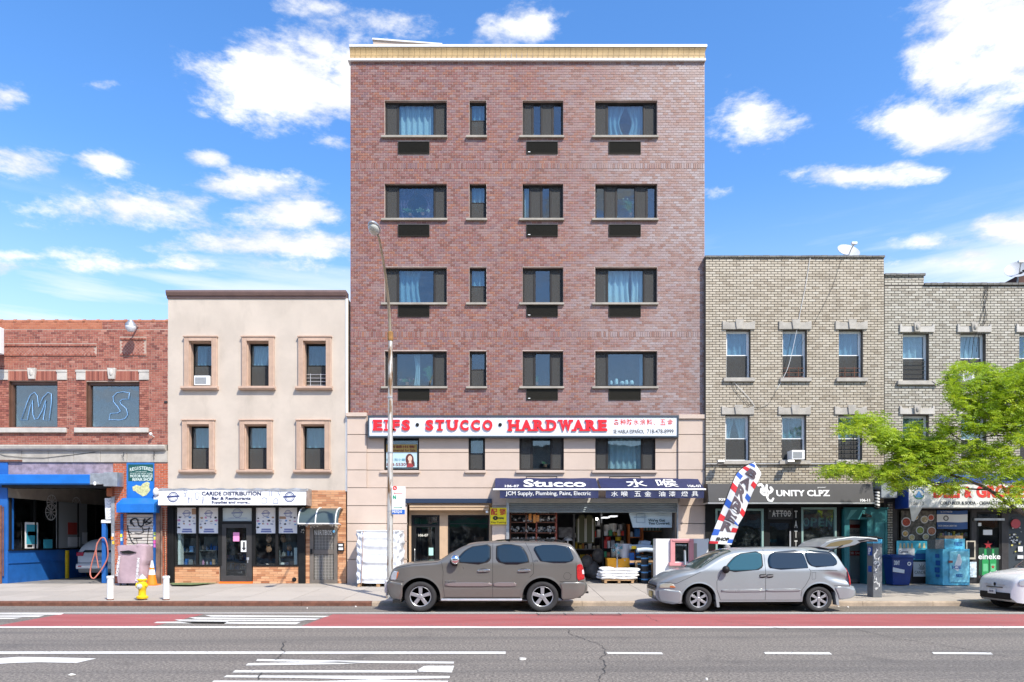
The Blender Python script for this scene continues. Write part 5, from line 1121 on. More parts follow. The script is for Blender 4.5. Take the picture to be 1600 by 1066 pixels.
b=MB();b.quad((gx-2.5,-.02,.303),(X(180),-.02,.303),(X(180),8,.303),(gx-2.5,8,.303));put('garage_floor',b,mat('garage_floor',(.20,.19,.18),.7,var=.3,grime=.4),rb)
# things shown in that window: wheel rims and posters (they hang in the plane of the side wall)
def onwall(mb):                                       # rotate something written in x,z at y=0 onto the side wall: x runs along y
    mb.v=[(gx-.10+y,x,z) for x,y,z in mb.v];return mb
rimm=mat('bright_rim',(.7,.7,.7),.4)
def rim(yc,zc,r,label,dark=False):
    b=MB();annulus(b,yc,zc,r*.88,r,0,24)
    for k in range(10):a=k*math.pi/5;line2(b,[(yc+.1*r*math.cos(a),zc+.1*r*math.sin(a)),(yc+r*.9*math.cos(a+.1),zc+r*.9*math.sin(a+.1))],.03,0)
    annulus(b,yc,zc,.0,r*.2,0,12)
    b.v=[(gx+.02,x,z) for x,y,z in b.v];b.f=[f[::-1] for f in b.f]
    solo('wheel_rim',b,M['black'] if dark else rimm,label,'wheel rim')
rim(2.3,2.98,.33,'chrome wheel rim nearest in the row behind the garage glass');rim(3.7,2.98,.36,'black wheel rim beside the chrome one behind the garage glass',True)
for a,l in ((2.35,'upper rim cut by the top of the garage window, nearer one'),(3.9,'upper rim cut by the top of the garage window, farther one')):rim(a,3.5-.12,.30,l)
def wallposter(y0,y1,z0,z1,m,label,cat='poster',extra=()):
    b=MB();b.box(gx+.03,gx+.045,y0,y1,z0,z1);o=solo('wall_poster',b,m,label,cat)
    for (a,c,d,e,mm) in extra:q=MB();q.box(gx+.046,gx+.05,a,c,d,e);put('printed_block',q,mm,o)
cy=mat('cyan_print',(.05,.35,.45),.4)
wallposter(.82,1.52,1.56,2.55,M['whitep'],'white framed cyan car poster standing against the garage window',extra=((.88,1.46,1.72,2.46,cy),(.95,1.38,2.05,2.2,M['paper']),(.92,1.2,1.6,1.7,M['blackink'])))
wallposter(1.85,2.35,1.55,1.9,cy,'small teal boxed sign between two posters in the garage window','sign')
wallposter(2.6,4.6,1.55,3.42,mat('dim_panel',(.30,.32,.33),.6),'wide pale board of tyre leaflets behind the garage glass','board',extra=((3.3,3.9,2.1,2.6,mat('tile_red',(.4,.05,.04),.5)),(3.3,4.1,1.6,2.0,M['paper']),(4.25,4.6,1.7,2.2,M['whitep'])))
b=MB();b.box(gx+.06,gx+.16,3.1,3.22,.3,1.45);solo('yellow_post',b,M['yellow'],'short yellow post against the blue garage wall','post',bev=.01)
# blue post, top bar, board, hose
yp=.15
b=MB();b.box(X(158.8,yp),X(165,yp),yp,yp+.14,.3,Z(818,yp));t=solo('blue_post',b,M['blue'],'blue steel post at the right side of the garage entrance carrying a pink hose','post',bev=.008)
b=MB();b.box(X(158.5,yp),X(176,yp),yp-.02,yp+.2,Z(817.5,yp)+.003,Z(812.5,yp));put('top_plate',b,M['white'],t,bev=.006)
b=MB();b.box(X(174.3),X(179.5),-.02,.1,.3,Z(775));put('door_rail',b,M['steel'],rb)
t=thing('repair_board','pale board with sketchy writing hung above the blue post','sign',(X(169),.1,Z(812)))
b=MB();b.prism([(X(163.5,.1),Z(778.5,.1)),(X(175.5,.1),Z(778,.1)),(X(176,.1),Z(811.5,.1)),(X(165,.1),Z(812,.1))],.1,.13);put('board',b,M['paper'],t);b=MB();
for k in range(6):a=782+k*5;line2(b,[(X(167,.1),Z(a,.1)),(X(170,.1),Z(a+2,.1)),(X(173,.1),Z(a-1,.1)),(X(172,.1),Z(a+3,.1))],.012,.096)
put('scrawl',b,M['inkg'],t)
b=MB();pts=[]
P3=lambda a,c,y=.0:(X(a,y),y,Z(c,y))
hose=[P3(152,848,.1),P3(149,862),P3(144,878),P3(141,893),P3(142,901,-.1),P3(146,904,-.15),P3(151,900,-.1),P3(160,888,.0),P3(168,872,.05),P3(168,855,.05),P3(164,842,.05),P3(158,841,.03),P3(152,850,.0),P3(150,862,-.03),P3(152,876,-.03),P3(154,888,-.03)]
def smoothpts(p,n=6):
    o=[];p=[Vector(q) for q in p]
    for i in range(len(p)-1):
        a,b_,c,d=p[max(i-1,0)],p[i],p[i+1],p[min(i+2,len(p)-1)]
        for k in range(n):
            t=k/n;o.append(.5*((2*b_)+(c-a)*t+(2*a-5*b_+4*c-d)*t*t+(-a+3*b_-3*c+d)*t ** 3))
    return o+[p[-1]]
b.tube(smoothpts(hose),.024,8);solo('hose',b,mat('coral_hose',(.45,.15,.11),.45),'coral pink air hose looped over the blue post','hose',smooth='all')
# registered repair shop sign
t=thing('registration_sign','blue and dark green sign reading Registered Motor Vehicle Repair Shop above the shutter','sign',(X(219),-.05,Z(782)))
b=MB();b.box(X(198.3),X(241.3),-.03,.1,Z(782),Z(723.2));put('blue_backing',b,mat('sign_blue',(.02,.14,.40),.5,var=.15),t,bev=.006)
b=MB();b.box(X(201.5),X(239.8),-.045,-.031,Z(752),Z(726));put('green_panel',b,mat('sign_green',(.01,.08,.07),.4),t)
b=MB();b.box(X(200.5),X(240.3),-.042,-.031,Z(779),Z(752.3));put('map_panel',b,MATS['bright_blue_steel'],t)
cr_=mat('cream_lettering',(.62,.72,.66),.5)
for i,ch in enumerate('REGISTERED'):
    u=(i-4.5)/4.5;px=221+u*16.4;py=731.4+2.6*u*u
    text('letter',ch,px-1.6,px+1.6,py-2.6,py+2.6,-.047,cr_,t,.01)
text('lettering','OF THE STATE',212,229,736.4,738,-.047,cr_,t);text('lettering','STATE OF NEW YORK',203.5,238.5,739,741,-.047,cr_,t);text('lettering','MOTOR VEHICLE',203.5,238.5,741.8,746.2,-.047,cr_,t,.02);text('lettering','REPAIR SHOP',207,237,747,751.6,-.047,cr_,t,.02)
b=MB();P=lambda L:[(X(a),Z(c)) for a,c in L]
b.prism(P([(208,761),(214,758),(221,760),(224,756),(231,753),(235,755),(234,761),(236,766),(233,770),(230,774),(224,776),(220,773),(216,771),(213,768),(209,767)]),-.05,-.043);put('printed_map',b,mat('map_yellow',(.52,.52,.26),.6,var=.25,vscale=14),t)
# hood and graffiti shutter
yh_=-.5;b=MB()
b.prismx([(.0,Z(778)),(-.12,Z(779)),(yh_,Z(787.5,yh_)),(yh_,Z(801,yh_)),(0,Z(801,yh_)+.0)],X(181.5,yh_),X(240.5,yh_));hd=solo('shutter_hood',b,MATS['bright_blue_steel'],'bright blue metal hood above the graffiti covered shutter','hood',bev=.012)
b=MB();b.box(X(188.8),X(192.8),-.04,.06,.3,Z(803));b.box(X(240),X(245.6),-.04,.06,.3,Z(780));put('blue_door_frame',b,M['blue'],rb,bev=.006)
x0,x1=X(192.8),X(240);n=23;za,zb=.31,Z(803)
b=MB();b.box(x0,x1,.06,.07,za,zb);sh=put('door_shutter',b,M['steel'],rb)
cream=mat('cream_slat',(.56,.52,.46),.5,.1,var=.08,grime=.2)
for i in range(n):b=MB();hz=(zb-za)/n;z=za+i*hz;b.prismx([(.055,z),(.03,z+.01),(.012,z+hz*.45),(.02,z+hz*.8),(.055,z+hz-.008)],x0,x1);put('slat',b,cream,sh)
g=MB();ygf=.008
for L,w_ in (([(205,820),(203,815),(207,811),(212,810),(215,813),(216,820),(220,824),(224,820),(224,812)],.05),([(204,812),(206,818),(210,823)],.05),([(222,824),(224,832),(218,834),(210,833)],.03),([(226,810),(226,818),(231,812),(236,809)],.05),([(228,815),(233,817),(237,815)],.045),([(227,820),(235,818)],.04),([(199,821),(200,830),(203,840),(206,847),(210,850)],.04),
              ([(199,830),(206,834)],.025),([(233,823),(231,835),(230,850),(228,866),(226,880)],.028),([(224,828),(234,826)],.03),([(208,842),(222,841)],.04),([(213,842),(215,852)],.02),([(193,846),(199,842)],.03),([(232,878),(238,872)],.03)):
    P_=[(X(a),Z(c)) for a,c in L]
    line2(g,P_,w_,ygf)
solo('graffiti_tag',g,M['blackink'],'looping black graffiti tag sprayed on the slatted shutter','graffiti')
for j,(a,p,c_) in enumerate(((190.6,837,(.7,.7,.05)),(190.8,843,(.4,.6,.7)),(242.6,834,(.45,.55,.1)),(242.6,841,(.7,.6,.1)),(242.4,847,(.75,.1,.3)),(242.6,853,(.6,.15,.45)),(176.5,841,(.8,.3,.05)),(177.5,836,(.65,.7,.75)),(178,848,(.8,.5,.05)))):b=MB();b.box(X(a-1.6),X(a+1.6),-.05,-.041,Z(p+2.5),Z(p-2.5));put('sticker',b,mat('sticker_b'+str(j),c_,.5),rb)
b=MB();b.box(X(245.8),X(252),-.10,.0,.3,Z(794));b.tube([(X(255),-.12,.3),(X(255),-.12,Z(794))],.035,8);solo('stained_pipes',b,mat('stained_brown',(.20,.13,.10),.8,var=.4,grime=.5),'stained brown casing and pipe between the blue door frame and the black shopfront','pipe')
ch_=MB()
for k in range(34):ch_.ball((X(260.5),-.10,Z(796)-k*.079),.022,.022,.034,6,4)
solo('hanging_chain',ch_,mat('rusty_chain',(.5,.34,.22),.6,.3),'long rusty chain hanging left of the black shopfront','chain')
b=MB();b.ball((X(244,-.2),-.2,Z(769,-.2)),.11,.1,.16,12,8);b.box(X(241,-.15),X(249,-.15),-.2,-.05,Z(790,-.15),Z(776,-.15));solo('alarm_box',b,M['white'],'white rounded lamp on a stained box left of the white banner sign','lamp',smooth=True)
# lamp on the parapet wall
t=thing('wall_lamp','round white floodlight on an arm at the top of the red brick wall','lamp',(X(203,-.5),-.5,Z(520,-.5)))
cx,cz=X(203,-.55),Z(510,-.55);b=MB();b.lathe([(.0,-.19),(.10,-.17),(.17,-.08),(.185,0),(.18,.02),(.0,.03)],(cx,-.5,cz),'z',18);put('globe',b,mat('lamp_glass',(.62,.64,.66),.25),t,smooth=True)
b=MB();b.lathe([(.19,0),(.17,.08),(.11,.14),(.08,.2),(0,.2)],(cx,-.5,cz+.02),'z',18);b.tube([(cx-.02,-.45,cz+.14),(cx-.02,0,cz+.14)],.03,8);put('cap',b,M['steel'],t,smooth=True)
b=MB();b.tube([(X(240.5),-.0,Z(683)),(X(239.5),-.16,Z(680))],.02,6);b.ball((X(239.5),-.18,Z(679.5)),.06,.06,.06);solo('small_camera',b,M['white'],'small white ball camera on the red bricks right of the S window','camera',smooth=True)
b=MB();b.box(X(-32,-.6),X(5.2,-.6),-.75,-.55,Z(554,-.6),Z(513,-.6));solo('projecting_sign',b,M['white'],'plain pale box sign cut by the left edge of the photo','sign',bev=.02)
b=MB();b.box(X(257),X(262),-.03,.0,Z(630),Z(627));b.tube([(X(260),-.02,Z(653)),(X(260),-.03,Z(675))],.006,4);solo('wall_cable',b,M['cable'],'thin cable with clips down the right edge of the red bricks','cable')
# ================================================================ tan brick building with the barber shop
UX0,UX1=X(1102.5),X(1381.5);UZT=Z(403)
ub=thing('barber_building','tan brick two storey building with six white sash windows above the black barber awning','building',((UX0+UX1)/2,-.2,.3))
YU=-.22
ucols=[[(1135,1172.5),(1223,1260.5),(1311,1348)],[(1133.7,1171),(1222,1259.5),(1310,1347)]];urows=[(516,591),(649,720)]
uh=[(X(a,YU),X(c,YU),Z(r[1],YU),Z(r[0],YU)) for r,cs in zip(urows,ucols) for a,c in cs]
sYU=sc(YU);zst=Z(786,YU)
UX0,UX1,UZT=X(1102.5,YU),X(1381.5,YU),Z(403,YU)
put('brick_backing_wall',wall(UX0,UX1,zst,UZT,YU+.014,.2,uh),M['mortar_tan'],ub)
b=MB();b.box(UX0,UX0+.2,.2,12,.3,UZT-.02);b.box(UX1-.2,UX1,.2,12,.3,UZT-.02);b.box(UX0+.2,UX1-.2,11.8,12,.3,UZT-.02);b.box(UX0+.2,UX1-.2,.2,11.8,UZT-.5,UZT-.4);put('side_and_rear_walls',b,M['mortar_tan'],ub)
TAN=[(0,(.32,.265,.19)),(.3,(.43,.37,.28)),(.6,(.48,.42,.325)),(.85,(.38,.325,.24)),(1,(.50,.45,.36))]
GRY=[(0,(.30,.265,.205)),(.3,(.41,.375,.305)),(.6,(.47,.44,.365)),(.85,(.36,.33,.265)),(1,(.50,.47,.40))]
LB,HB=10.75/sYU,3.93/sYU
bk=MB();sg_=[]
bricks(bk,UX0,UX1,zst,UZT,LB,HB,YU,uh,joint=.022,singles=sg_,nsing=300,zone=(X(1176,YU),X(1381,YU),Z(648,YU),Z(500,YU)))
put('brickwork',bk,brickmat('tan_brick',TAN,.6,.42),ub,kind='stuff');place_singles('brick',sg_,LB-.022,.03,HB-.022,brickmat('tan_brick_single',TAN,.6,.42,single=True),ub)
b=MB();
for i in range(28):w_=(UX1-UX0+.04)/28;x=UX0-.02+i*w_;b.box(x,x+w_-.01,YU-.05-R.random()*.01,.3,UZT+.001,UZT+.065+R.random()*.012)
put('parapet_coping',b,M['coping'],ub)
def lintel_block(parent,x0,x1,z,y,key=True,m='stone'):
    s=1/43;o=[(-6.5,0),(-6.5,13),(-2,12),(5,10.2),(14.5,11),(15.5,14),(24,14),(25,11),(34,10.2),(41,12),(45,13),(45,0)]
    k=(x1-x0)/(38*s)
    b=MB();pl=[(x0+a*s*k,z+.02+c*s) for a,c in o];b.prism(pl,y-.05,y+.02)
    w_=put('lintel',b,M[m],parent,bev=.01)
    b=MB();b.prism([(x0+14.8*s,z+.018),(x0+24*s,z+.018),(x0+26*s,z+15.5*s),(x0+12.8*s,z+15.5*s)],y-.09,y-.052);put('keystone',b,M[m],w_,bev=.01)
def sashwin(parent,h_,y,cur,blinds=None):
    x0,x1,z0,z1=h_;wn=win(parent,x0,x1,z0,z1,y+.16,[('g',1)],'hung',cur,frame='whitep')
    return wn
for i,h_ in enumerate(uh):
    wn=sashwin(ub,h_,YU,[[(0,1,'curtain2',0)],[(0,1,'curtain2',0)],[(0,1,'curtain2',0)],[(.0,.5,'curtain',.4),(1,.5,'curtain',.4)],[(0,1,'curtain2',0)],[(0,1,'curtain',0)]][i])
    lintel_block(wn,h_[0],h_[1],h_[3],YU);b=MB();b.box(h_[0]-.12,h_[1]+.14,YU-.10,YU+.155,h_[2]-.14,h_[2]-.002);put('sill',b,M['stone'],wn,bev=.015)
    if i in (1,2,5):
        g=MB();
        for k in range(3 if i != 5 else 6):g.tube([(h_[0]+.06,YU+.1,h_[2]+.06+k*.16),(h_[1]-.06,YU+.1,h_[2]+.06+k*.16)],.012,5)
        for k in range(2):xx=h_[0]+(h_[1]-h_[0])*(.3+.4*k);g.tube([(xx,YU+.1,h_[2]),(xx,YU+.1,h_[2]+(.42 if i != 5 else .95))],.014,5)
        solo('window_guard',g,M['rust'] if i != 5 else M['black'],{1:'low dark window guard in the upper middle window of the tan building',2:'low dark window guard in the upper right window of the tan building',5:'tall black window guard in the lower right window of the tan building'}[i],'window guard')
window_ac(1237.5,1257.5,703.5,718,YU-.32,'white air conditioner hanging out of the lower middle window of the tan building',.45)
def dish(px,py,y,r,lab,tilt,base=None,mark=False):
    c=Vector((X(px,y),y,Z(py,y)));t=thing('satellite_dish',lab,'satellite dish',(c.x,c.y,c.z-r))
    n=Vector(tilt).normalized();u=n.orthogonal().normalized();u=Vector((1,0,0))-n*n.x;u.normalize();v=n.cross(u)
    b=MB()
    def f(a,q):p=a*2*math.pi;return tuple(c+(u*math.cos(p)*1.12+v*math.sin(p))*r*q+n*(q*q)*r*.28)
    b.grid(f,28,5);b.grid(lambda a,q:tuple(Vector(f(-a,q))-n*.012),28,5);put('reflector',b,mat('dish_grey',(.40,.42,.44),.5,var=.05),t,smooth='all')
    tip=c+n*r*1.3-v*0+Vector((0,0,-.1));b=MB();b.tube([c-Vector((0,0,r*.55)),c+n*r*.7+Vector((0,0,-r*.3)),tip],.022,6);put('feed_arm',b,M['steel'],t)
    b=MB();b.box(tip.x-.10,tip.x+.10,tip.y-.05,tip.y+.05,tip.z-.03,tip.z+.05);b.tube([tip,tip-n*.1],.04,8);put('receiver',b,M['whitep'],t,bev=.01)
    b=MB();b.tube([c-n*.02,c-n*.15,(c-n*.15)+Vector((0,.1,-r*1.5))],.025,6);put('mast',b,M['steel'],t)
    if mark:
        b=MB();
        for k in range(3):q=c+n*.05+u*(.05+.12*k-.1)+v*(-.1+.05*k);b.add([tuple(q),tuple(q+u*.09),tuple(q+u*.09-v*.12),tuple(q-v*.10)],[(0,1,2,3),(3,2,1,0)])
        put('printed_mark',b,M['blackink'],t)
dish(1324,395.5,.6,.38,'grey satellite dish tipped upward on the parapet of the tan building',(.10,-.8,.55))
def cable(pts,r,lab,m='cable',y=YU-.03):
    b=MB();b.tube(smoothpts([(X(a,y),y,Z(c,y)) for a,c in pts],4),r,5);solo('wall_cable',b,M[m],lab,'cable',smooth='all')
cable([(1266,402),(1259,445),(1250,490),(1240,540),(1232,572),(1224,590),(1213,610)],.009,'white cable running down the tan bricks to the upper middle window','cablew')
cable([(1142,592),(1155,606),(1170,622),(1180,636)],.008,'white cable sloping from the sill of the upper left window of the tan building','cablew');cable([(1140,592),(1146,605),(1154,617),(1164,627),(1178,637)],.007,'black cable hanging below the upper left window of the tan building')
cable([(1180,638),(1200,632),(1214,608)],.006,'thin cable between the upper left and upper middle windows of the tan building')
cable([(1252,540),(1262,520),(1275,500),(1300,450),(1310,420),(1316,403)],.005,'thin black cable leaning up to the roof dish on the tan bricks')
b=MB();b.tube([(X(1103,YU),YU-.05,Z(725.5,YU)),(X(1331,YU),YU-.05,Z(725,YU))],.024,6);solo('wall_conduit',b,M['steel'],'grey conduit running straight along the bricks above the black awning','conduit')
for px,l in ((1121,'left grey floodlight on the conduit beside the flag'),(1228,'right grey floodlight on the conduit under the air conditioner')):
    t=thing('floodlight',l,'lamp',(X(px,YU),YU-.3,Z(729,YU)));b=MB();yy=YU-.35;b.prismx([(yy,Z(727,YU)),(yy-.13,Z(724,YU)),(yy-.1,Z(721,YU)),(yy+.1,Z(720.5,YU))],X(px-5,YU),X(px+5,YU));put('housing',b,M['steel'],t,bev=.01);b=MB();b.tube([(X(px,YU),yy,Z(723,YU)),(X(px,YU),YU,Z(725,YU))],.02,6);put('arm',b,M['steel'],t)

# barber awning
ya=YU-.65
t=thing('barber_awning','long black awning sign reading Unity Clpz with a white figure logo','awning',(X(1234,ya),ya,Z(787,ya)))
x0,x1=X(1107,ya),X(1366.5,ya);zt,zb=Z(755.5,ya),Z(785,ya)
b=MB();b.prismx([(YU,zt+.02),(ya+.14,zt),(ya,zb),(YU,zb)],x0,x1);put('cover',b,mat('black_canvas',(.028,.028,.03),.55,var=.12,vscale=2,bump=.1,bscale=8),t,bev=.012)
b=MB();b.box(x0-.02,x1+.02,ya-.012,ya+.03,zb-.055,zb-.002);b.box(x0-.02,x0+.01,ya+.03,YU,zb-.05,zb-.002);put('bottom_rail',b,M['alu'],t)
def sl(v):return ya+.14*v-.006                 # the front leans back a little
def atext(s,a,c,p,q,bold=0,m='white'):
    tm=textmesh(s,X(a,ya),X(c,ya),Z(q,ya),Z(p,ya),0,.006,bold);tm.v=[(x,sl((z-zb)/(zt-zb))+y,z) for x,y,z in tm.v];put('lettering',tm,M[m],t)
atext('UNITY CLPZ',1214,1298,765.5,775.5,.035);atext('106-11',1344,1359.5,779.5,784,.03);atext('929',1123,1133.5,778.5,782.5,.03);atext('your',1279,1293,760.6,763,0)
b=MB()
for L,w_ in (([(1187,758),(1191,756.5),(1194,760),(1193,765),(1196,769)],.09),([(1196,769),(1201,771),(1206,768),(1208,765),(1206,762)],.10),([(1200,758),(1199,763),(1201,768)],.08),([(1191,764),(1190,769),(1194,773),(1199,774)],.08),([(1201,772),(1199,777),(1201,782),(1206,783),(1208.5,779)],.07),([(1194,761),(1197,765),(1200,769)],.07)):
    P_=[(X(a,ya),Z(c,ya)) for a,c in L];line2(b,P_,w_,-.0)
    for p in P_:b.lathe([(.001,-.001),(w_/2,-.001),(w_/2,.001)],(p[0],0,p[1]),'y',8)
b.v=[(x,sl((z-zb)/(zt-zb))+y-.006,z) for x,y,z in b.v];put('printed_figure',b,M['white'],t)
# barber storefront
ysf=YU+.05
SX0_,SX1_=X(1102.5,ysf),X(1381,ysf)
W1=(X(1118,ysf),X(1193,ysf),.95,Z(795,ysf));DOp=(X(1199,ysf),X(1238,ysf),.3,Z(813,ysf));W2=(X(1252,ysf),X(1307,ysf),.95,Z(793,ysf));TD=(X(1317,ysf),X(1385,ysf),.3,Z(795,ysf))
b=wall(SX0_,X(1314,ysf),.3,zst+.1,ysf,.2,[W1,DOp,W2]);b.box(X(1314,ysf),SX1_,ysf,.2,Z(795,ysf),zst+.1);shopf=put('black_shopfront',b,M['black'],ub,bev=.006)
def shopwin(h_,frame,nm,glass=GLT):
    b=MB();ring(b,*h_,ysf-.02,ysf+.12,.07);f=put('shop_window',b,frame,ub,bev=.006);b=MB();b.box(h_[0]+.07,h_[1]-.07,ysf+.05,ysf+.058,h_[2]+.07,h_[3]-.07);put('pane',b,glass,f);return f
sea=mat('sea_green_frame',(.28,.42,.38),.5,var=.08)
f1=shopwin(W1,sea,'1');f2=shopwin(W2,sea,'2',glassmat('pale_green_glass',(.62,.74,.68),.10,.3))
b=MB();b.box(X(1238,ysf),X(1239,ysf),ysf-.02,ysf,.3,3.2);ring(b,DOp[0],DOp[1],DOp[2],DOp[3],ysf+.02,ysf+.1,.10,.1,.2);d1=put('barber_door',b,M['black'],ub,bev=.004)
b=MB();b.box(DOp[0]+.1,DOp[1]-.1,ysf+.05,ysf+.058,.5,DOp[3]-.1);put('pane',b,GLS,d1);b=MB();b.box(DOp[1]-.12,DOp[1]-.07,ysf-.05,ysf-.03,.8,2.2);put('handle',b,M['alu'],d1)
t=thing('tattoo_sign','dark sign board with ornate pale letters TATTOO over the barber door','sign',(X(1219,ysf),ysf-.03,Z(812,ysf)));b=MB();b.box(X(1199.5,ysf),X(1238,ysf),ysf-.05,ysf-.002,Z(811.5,ysf),Z(794.5,ysf));put('board',b,mat('off_black',(.035,.033,.033),.5),t,bev=.006)
cl=mat('silver_letter',(.62,.61,.57),.4)
for i,ch in enumerate("'ATTOO"):a=1200.5+i*6.0-(0 if i else 0);text('letter',ch,a+(2 if i==0 else 0),a+(3 if i==0 else 5.2),797.5 ,807.5 if i else 800,ysf-.052,cl,t,.035)
for i in range(1,6):a=1200.5+i*6.0;b=MB();b.box(X(a-.3,ysf),X(a+5.5,ysf),ysf-.056,ysf-.052,Z(802.8,ysf),Z(802,ysf));put('letter_bar',b,cl,t)
t=thing('vertical_tattoo_letters','pale letters spelling Tatt downward on the black post right of the barber door','lettering',(X(1243,ysf),ysf,Z(855,ysf)))
for i,ch in enumerate('TATTOO'):text('letter',ch,1241.3,1246,798+i*15.5,809.5+i*15.5,ysf-.008,cl,t,.02)
t=thing('open_letters','tall pale blue letters reading OPEN inside the green tinted shop window','lettering',(X(1275,ysf),ysf+.1,Z(825,ysf)))
for i,ch in enumerate('OPEN'):text('letter',ch,1255+i*11.8,1264.5+i*11.8,809,823,ysf+.09,mat('pale_blue_letter',(.42,.66,.74),.5),t,.03)
b=MB();b.quad((SX0_,4,.3),(X(1312),4,.3),(X(1312),4,3.2),(SX0_,4,3.2));b.quad((SX0_,.0,.305),(X(1312),.0,.305),(X(1312),4,.305),(SX0_,4,.305));b.quad((X(1312),4,.3),(X(1312),0,.3),(X(1312),0,3.2),(X(1312),4,3.2));b.quad((SX0_,0.2,3.2),(SX0_,4,3.2),(X(1312),4,3.2),(X(1312),0.2,3.2));put('barber_interior',b,mat('barber_wall',(.10,.13,.13),.8,var=.3),ub)
def barberchair(px,y,lab):
    t=thing('barber_chair',lab,'chair',(X(px,y),y,.31));x=X(px,y);bl_=mat('dark_leather',(.035,.03,.03),.4)
    b=MB();b.box(x-.28,x+.28,y-.25,y+.25,.85,1.0);put('seat',b,bl_,t,bev=.04);b=MB();b.box(x-.26,x+.26,y+.22,y+.34,1.02,1.75);b.box(x-.14,x+.14,y+.23,y+.32,1.77,1.95);put('backrest',b,bl_,t,bev=.04)
    b=MB();b.lathe([(.3,0),(.3,.04),(.06,.08),(.06,.54)],(x,y,.31),'z',14);put('base',b,M['chrome'],t,smooth=True)
    for s in (-.3,.3):b=MB();b.box(x+s-.03,x+s+.03,y-.25,y+.2,1.2,1.26);put('armrest',b,bl_,t,bev=.01)
barberchair(1150,1.8,'dark barber chair dimly seen in the left barber window');barberchair(1176,2.4,'second dark barber chair nearer the barber door')
b=MB();b.box(X(1268,.8),X(1300,.8),.8,.9,2.1,2.3);b.tube([(X(1283,.8),.85,1.4),(X(1283,.8),.85,2.9)],.05,8);solo('ring_lamp_stand',b,M['black'],'dark stand with a crossbar behind the OPEN letters','stand')
b=MB();b.ball((X(1297,.5),.5,1.35),.14,.12,.2);b.box(X(1293,.5),X(1301,.5),.4,.6,.96,1.2);solo('counter_ornament',b,mat('crimson',(.35,.02,.03),.5),'small crimson ornament behind the pane at the right of OPEN','ornament',smooth=True)
# teal doorway
b=MB();zt_=Z(795.5,YU);b.box(X(1317,YU),X(1325,YU),YU-.12,.2,.3,zt_);b.box(X(1352.5,YU),X(1384,YU),YU-.12,.2,.3,zt_);b.box(X(1325,YU),X(1352.5,YU),YU-.12,.2,Z(812,YU),zt_);ring(b,X(1363,YU),X(1382,YU),.5,Z(812,YU),YU-.14,YU-.122,.05);b.box(X(1315,YU),X(1386,YU),YU-.16,YU-.122,zt_-.0,zt_+.05);b.box(X(1325,YU)-.01,X(1325,YU),YU,.9,.3,Z(812,YU));td=put('teal_doorway',b,M['teal'],ub,bev=.008)
b=MB();b.box(X(1322,.9),X(1356,.9),.9,.98,.3,Z(812,.9)+.1);dd=put('grey_door',b,mat('grey_blue_door',(.36,.42,.45),.5,var=.1),td);b=MB();b.box(X(1322),X(1353),.6,.98,.3,.42);put('step',b,M['concrete'],td)
t=thing('for_sale_sign','white notice with red FOR SALE bands on the door in the teal doorway','sign',(X(1338,.88),.88,Z(845,.88)))
b=MB();b.box(X(1324,.88),X(1349,.88),.875,.89,Z(828.5,.88),Z(813,.88));b.box(X(1324,.88),X(1349,.88),.875,.89,Z(848,.88),Z(834,.88));put('sheet',b,M['paper'],t)
b=MB();b.box(X(1323,.88),X(1349,.88),.866,.874,Z(838.5,.88)+.45,Z(825,.88));b.box(X(1323,.88),X(1349,.88),.866,.874,Z(868,.88),Z(861,.88));put('red_band',b,mat('deep_red_print',(.40,.03,.02),.5),t)
text('lettering','106-11',1323,1338,819.5,824,.872,M['blackink'],t,.02);text('lettering','FOR SALE',1323,1347.5,826.6,832.4,.864,M['white'],t,.02);text('lettering','FOR SALE',1324,1348,862.5,866.5,.864,M['white'],t,.02);text('lettering','347.555',1326,1346,838,843,.872,M['redink'],t,.02)
b=MB();yy=YU-.22;b.prismx([(YU-.125,Z(803,YU)),(yy-.2,Z(806,YU)),(yy-.2,Z(809,YU)),(YU-.125,Z(808,YU))],X(1344,YU),X(1353,YU));b.tube([(X(1346,YU),YU-.14,Z(799,YU)),(X(1350,YU),YU-.25,Z(806,YU))],.012,5);solo('door_lamp',b,M['black'],'dark lamp with a bent arm on the teal door head','lamp',bev=.008)
b=MB();b.add([(X(1320,YU),YU-.125,Z(812,YU)),(X(1323,YU),YU-.125,Z(812,YU)),(X(1337,YU),YU-.125,Z(797,YU)),(X(1327,YU),YU-.125,Z(797,YU))],[(0,1,2,3)]);solo('pale_band',b,mat('pale_teal',(.10,.34,.34),.5),'pale slanting band on the teal door head','marking')  # flat paler teal shape laid over the door head
t=thing('barber_pole','small black and white striped barber pole at the right end of the black awning','barber pole',(X(1370,-.6),-.6,Z(793,-.6)))
x,y=X(1370.5,-.6),-.6;zb_,zt_=Z(792,y),Z(768,y)
b=MB();n=40
for i in range(n):
    for k in range(12):
        a0,a1=k/12*6.2832,(k+1)/12*6.2832;z0=zb_+(zt_-zb_)*i/n;z1=zb_+(zt_-zb_)*(i+1)/n
        b.add([(x+.085*math.cos(a0),y+.085*math.sin(a0),z0),(x+.085*math.cos(a1),y+.085*math.sin(a1),z0),(x+.085*math.cos(a1),y+.085*math.sin(a1),z1),(x+.085*math.cos(a0),y+.085*math.sin(a0),z1)],[(0,1,2,3)],0 if ((i/8+k/12) % 1)<.55 else 1)
put('striped_cylinder',b,[M['whitep'],M['black']],t,smooth='all')
b=MB();b.lathe([(.09,0),(.11,.02),(.11,.06),(.0,.12)],(x,y,zt_),'z',12);b.lathe([(.0,-.1),(.11,-.05),(.09,0)],(x,y,zb_),'z',12);b.box(x-.03,x+.03,y,YU,zt_-.1,zt_-.05);put('cap',b,M['black'],t,smooth=True)
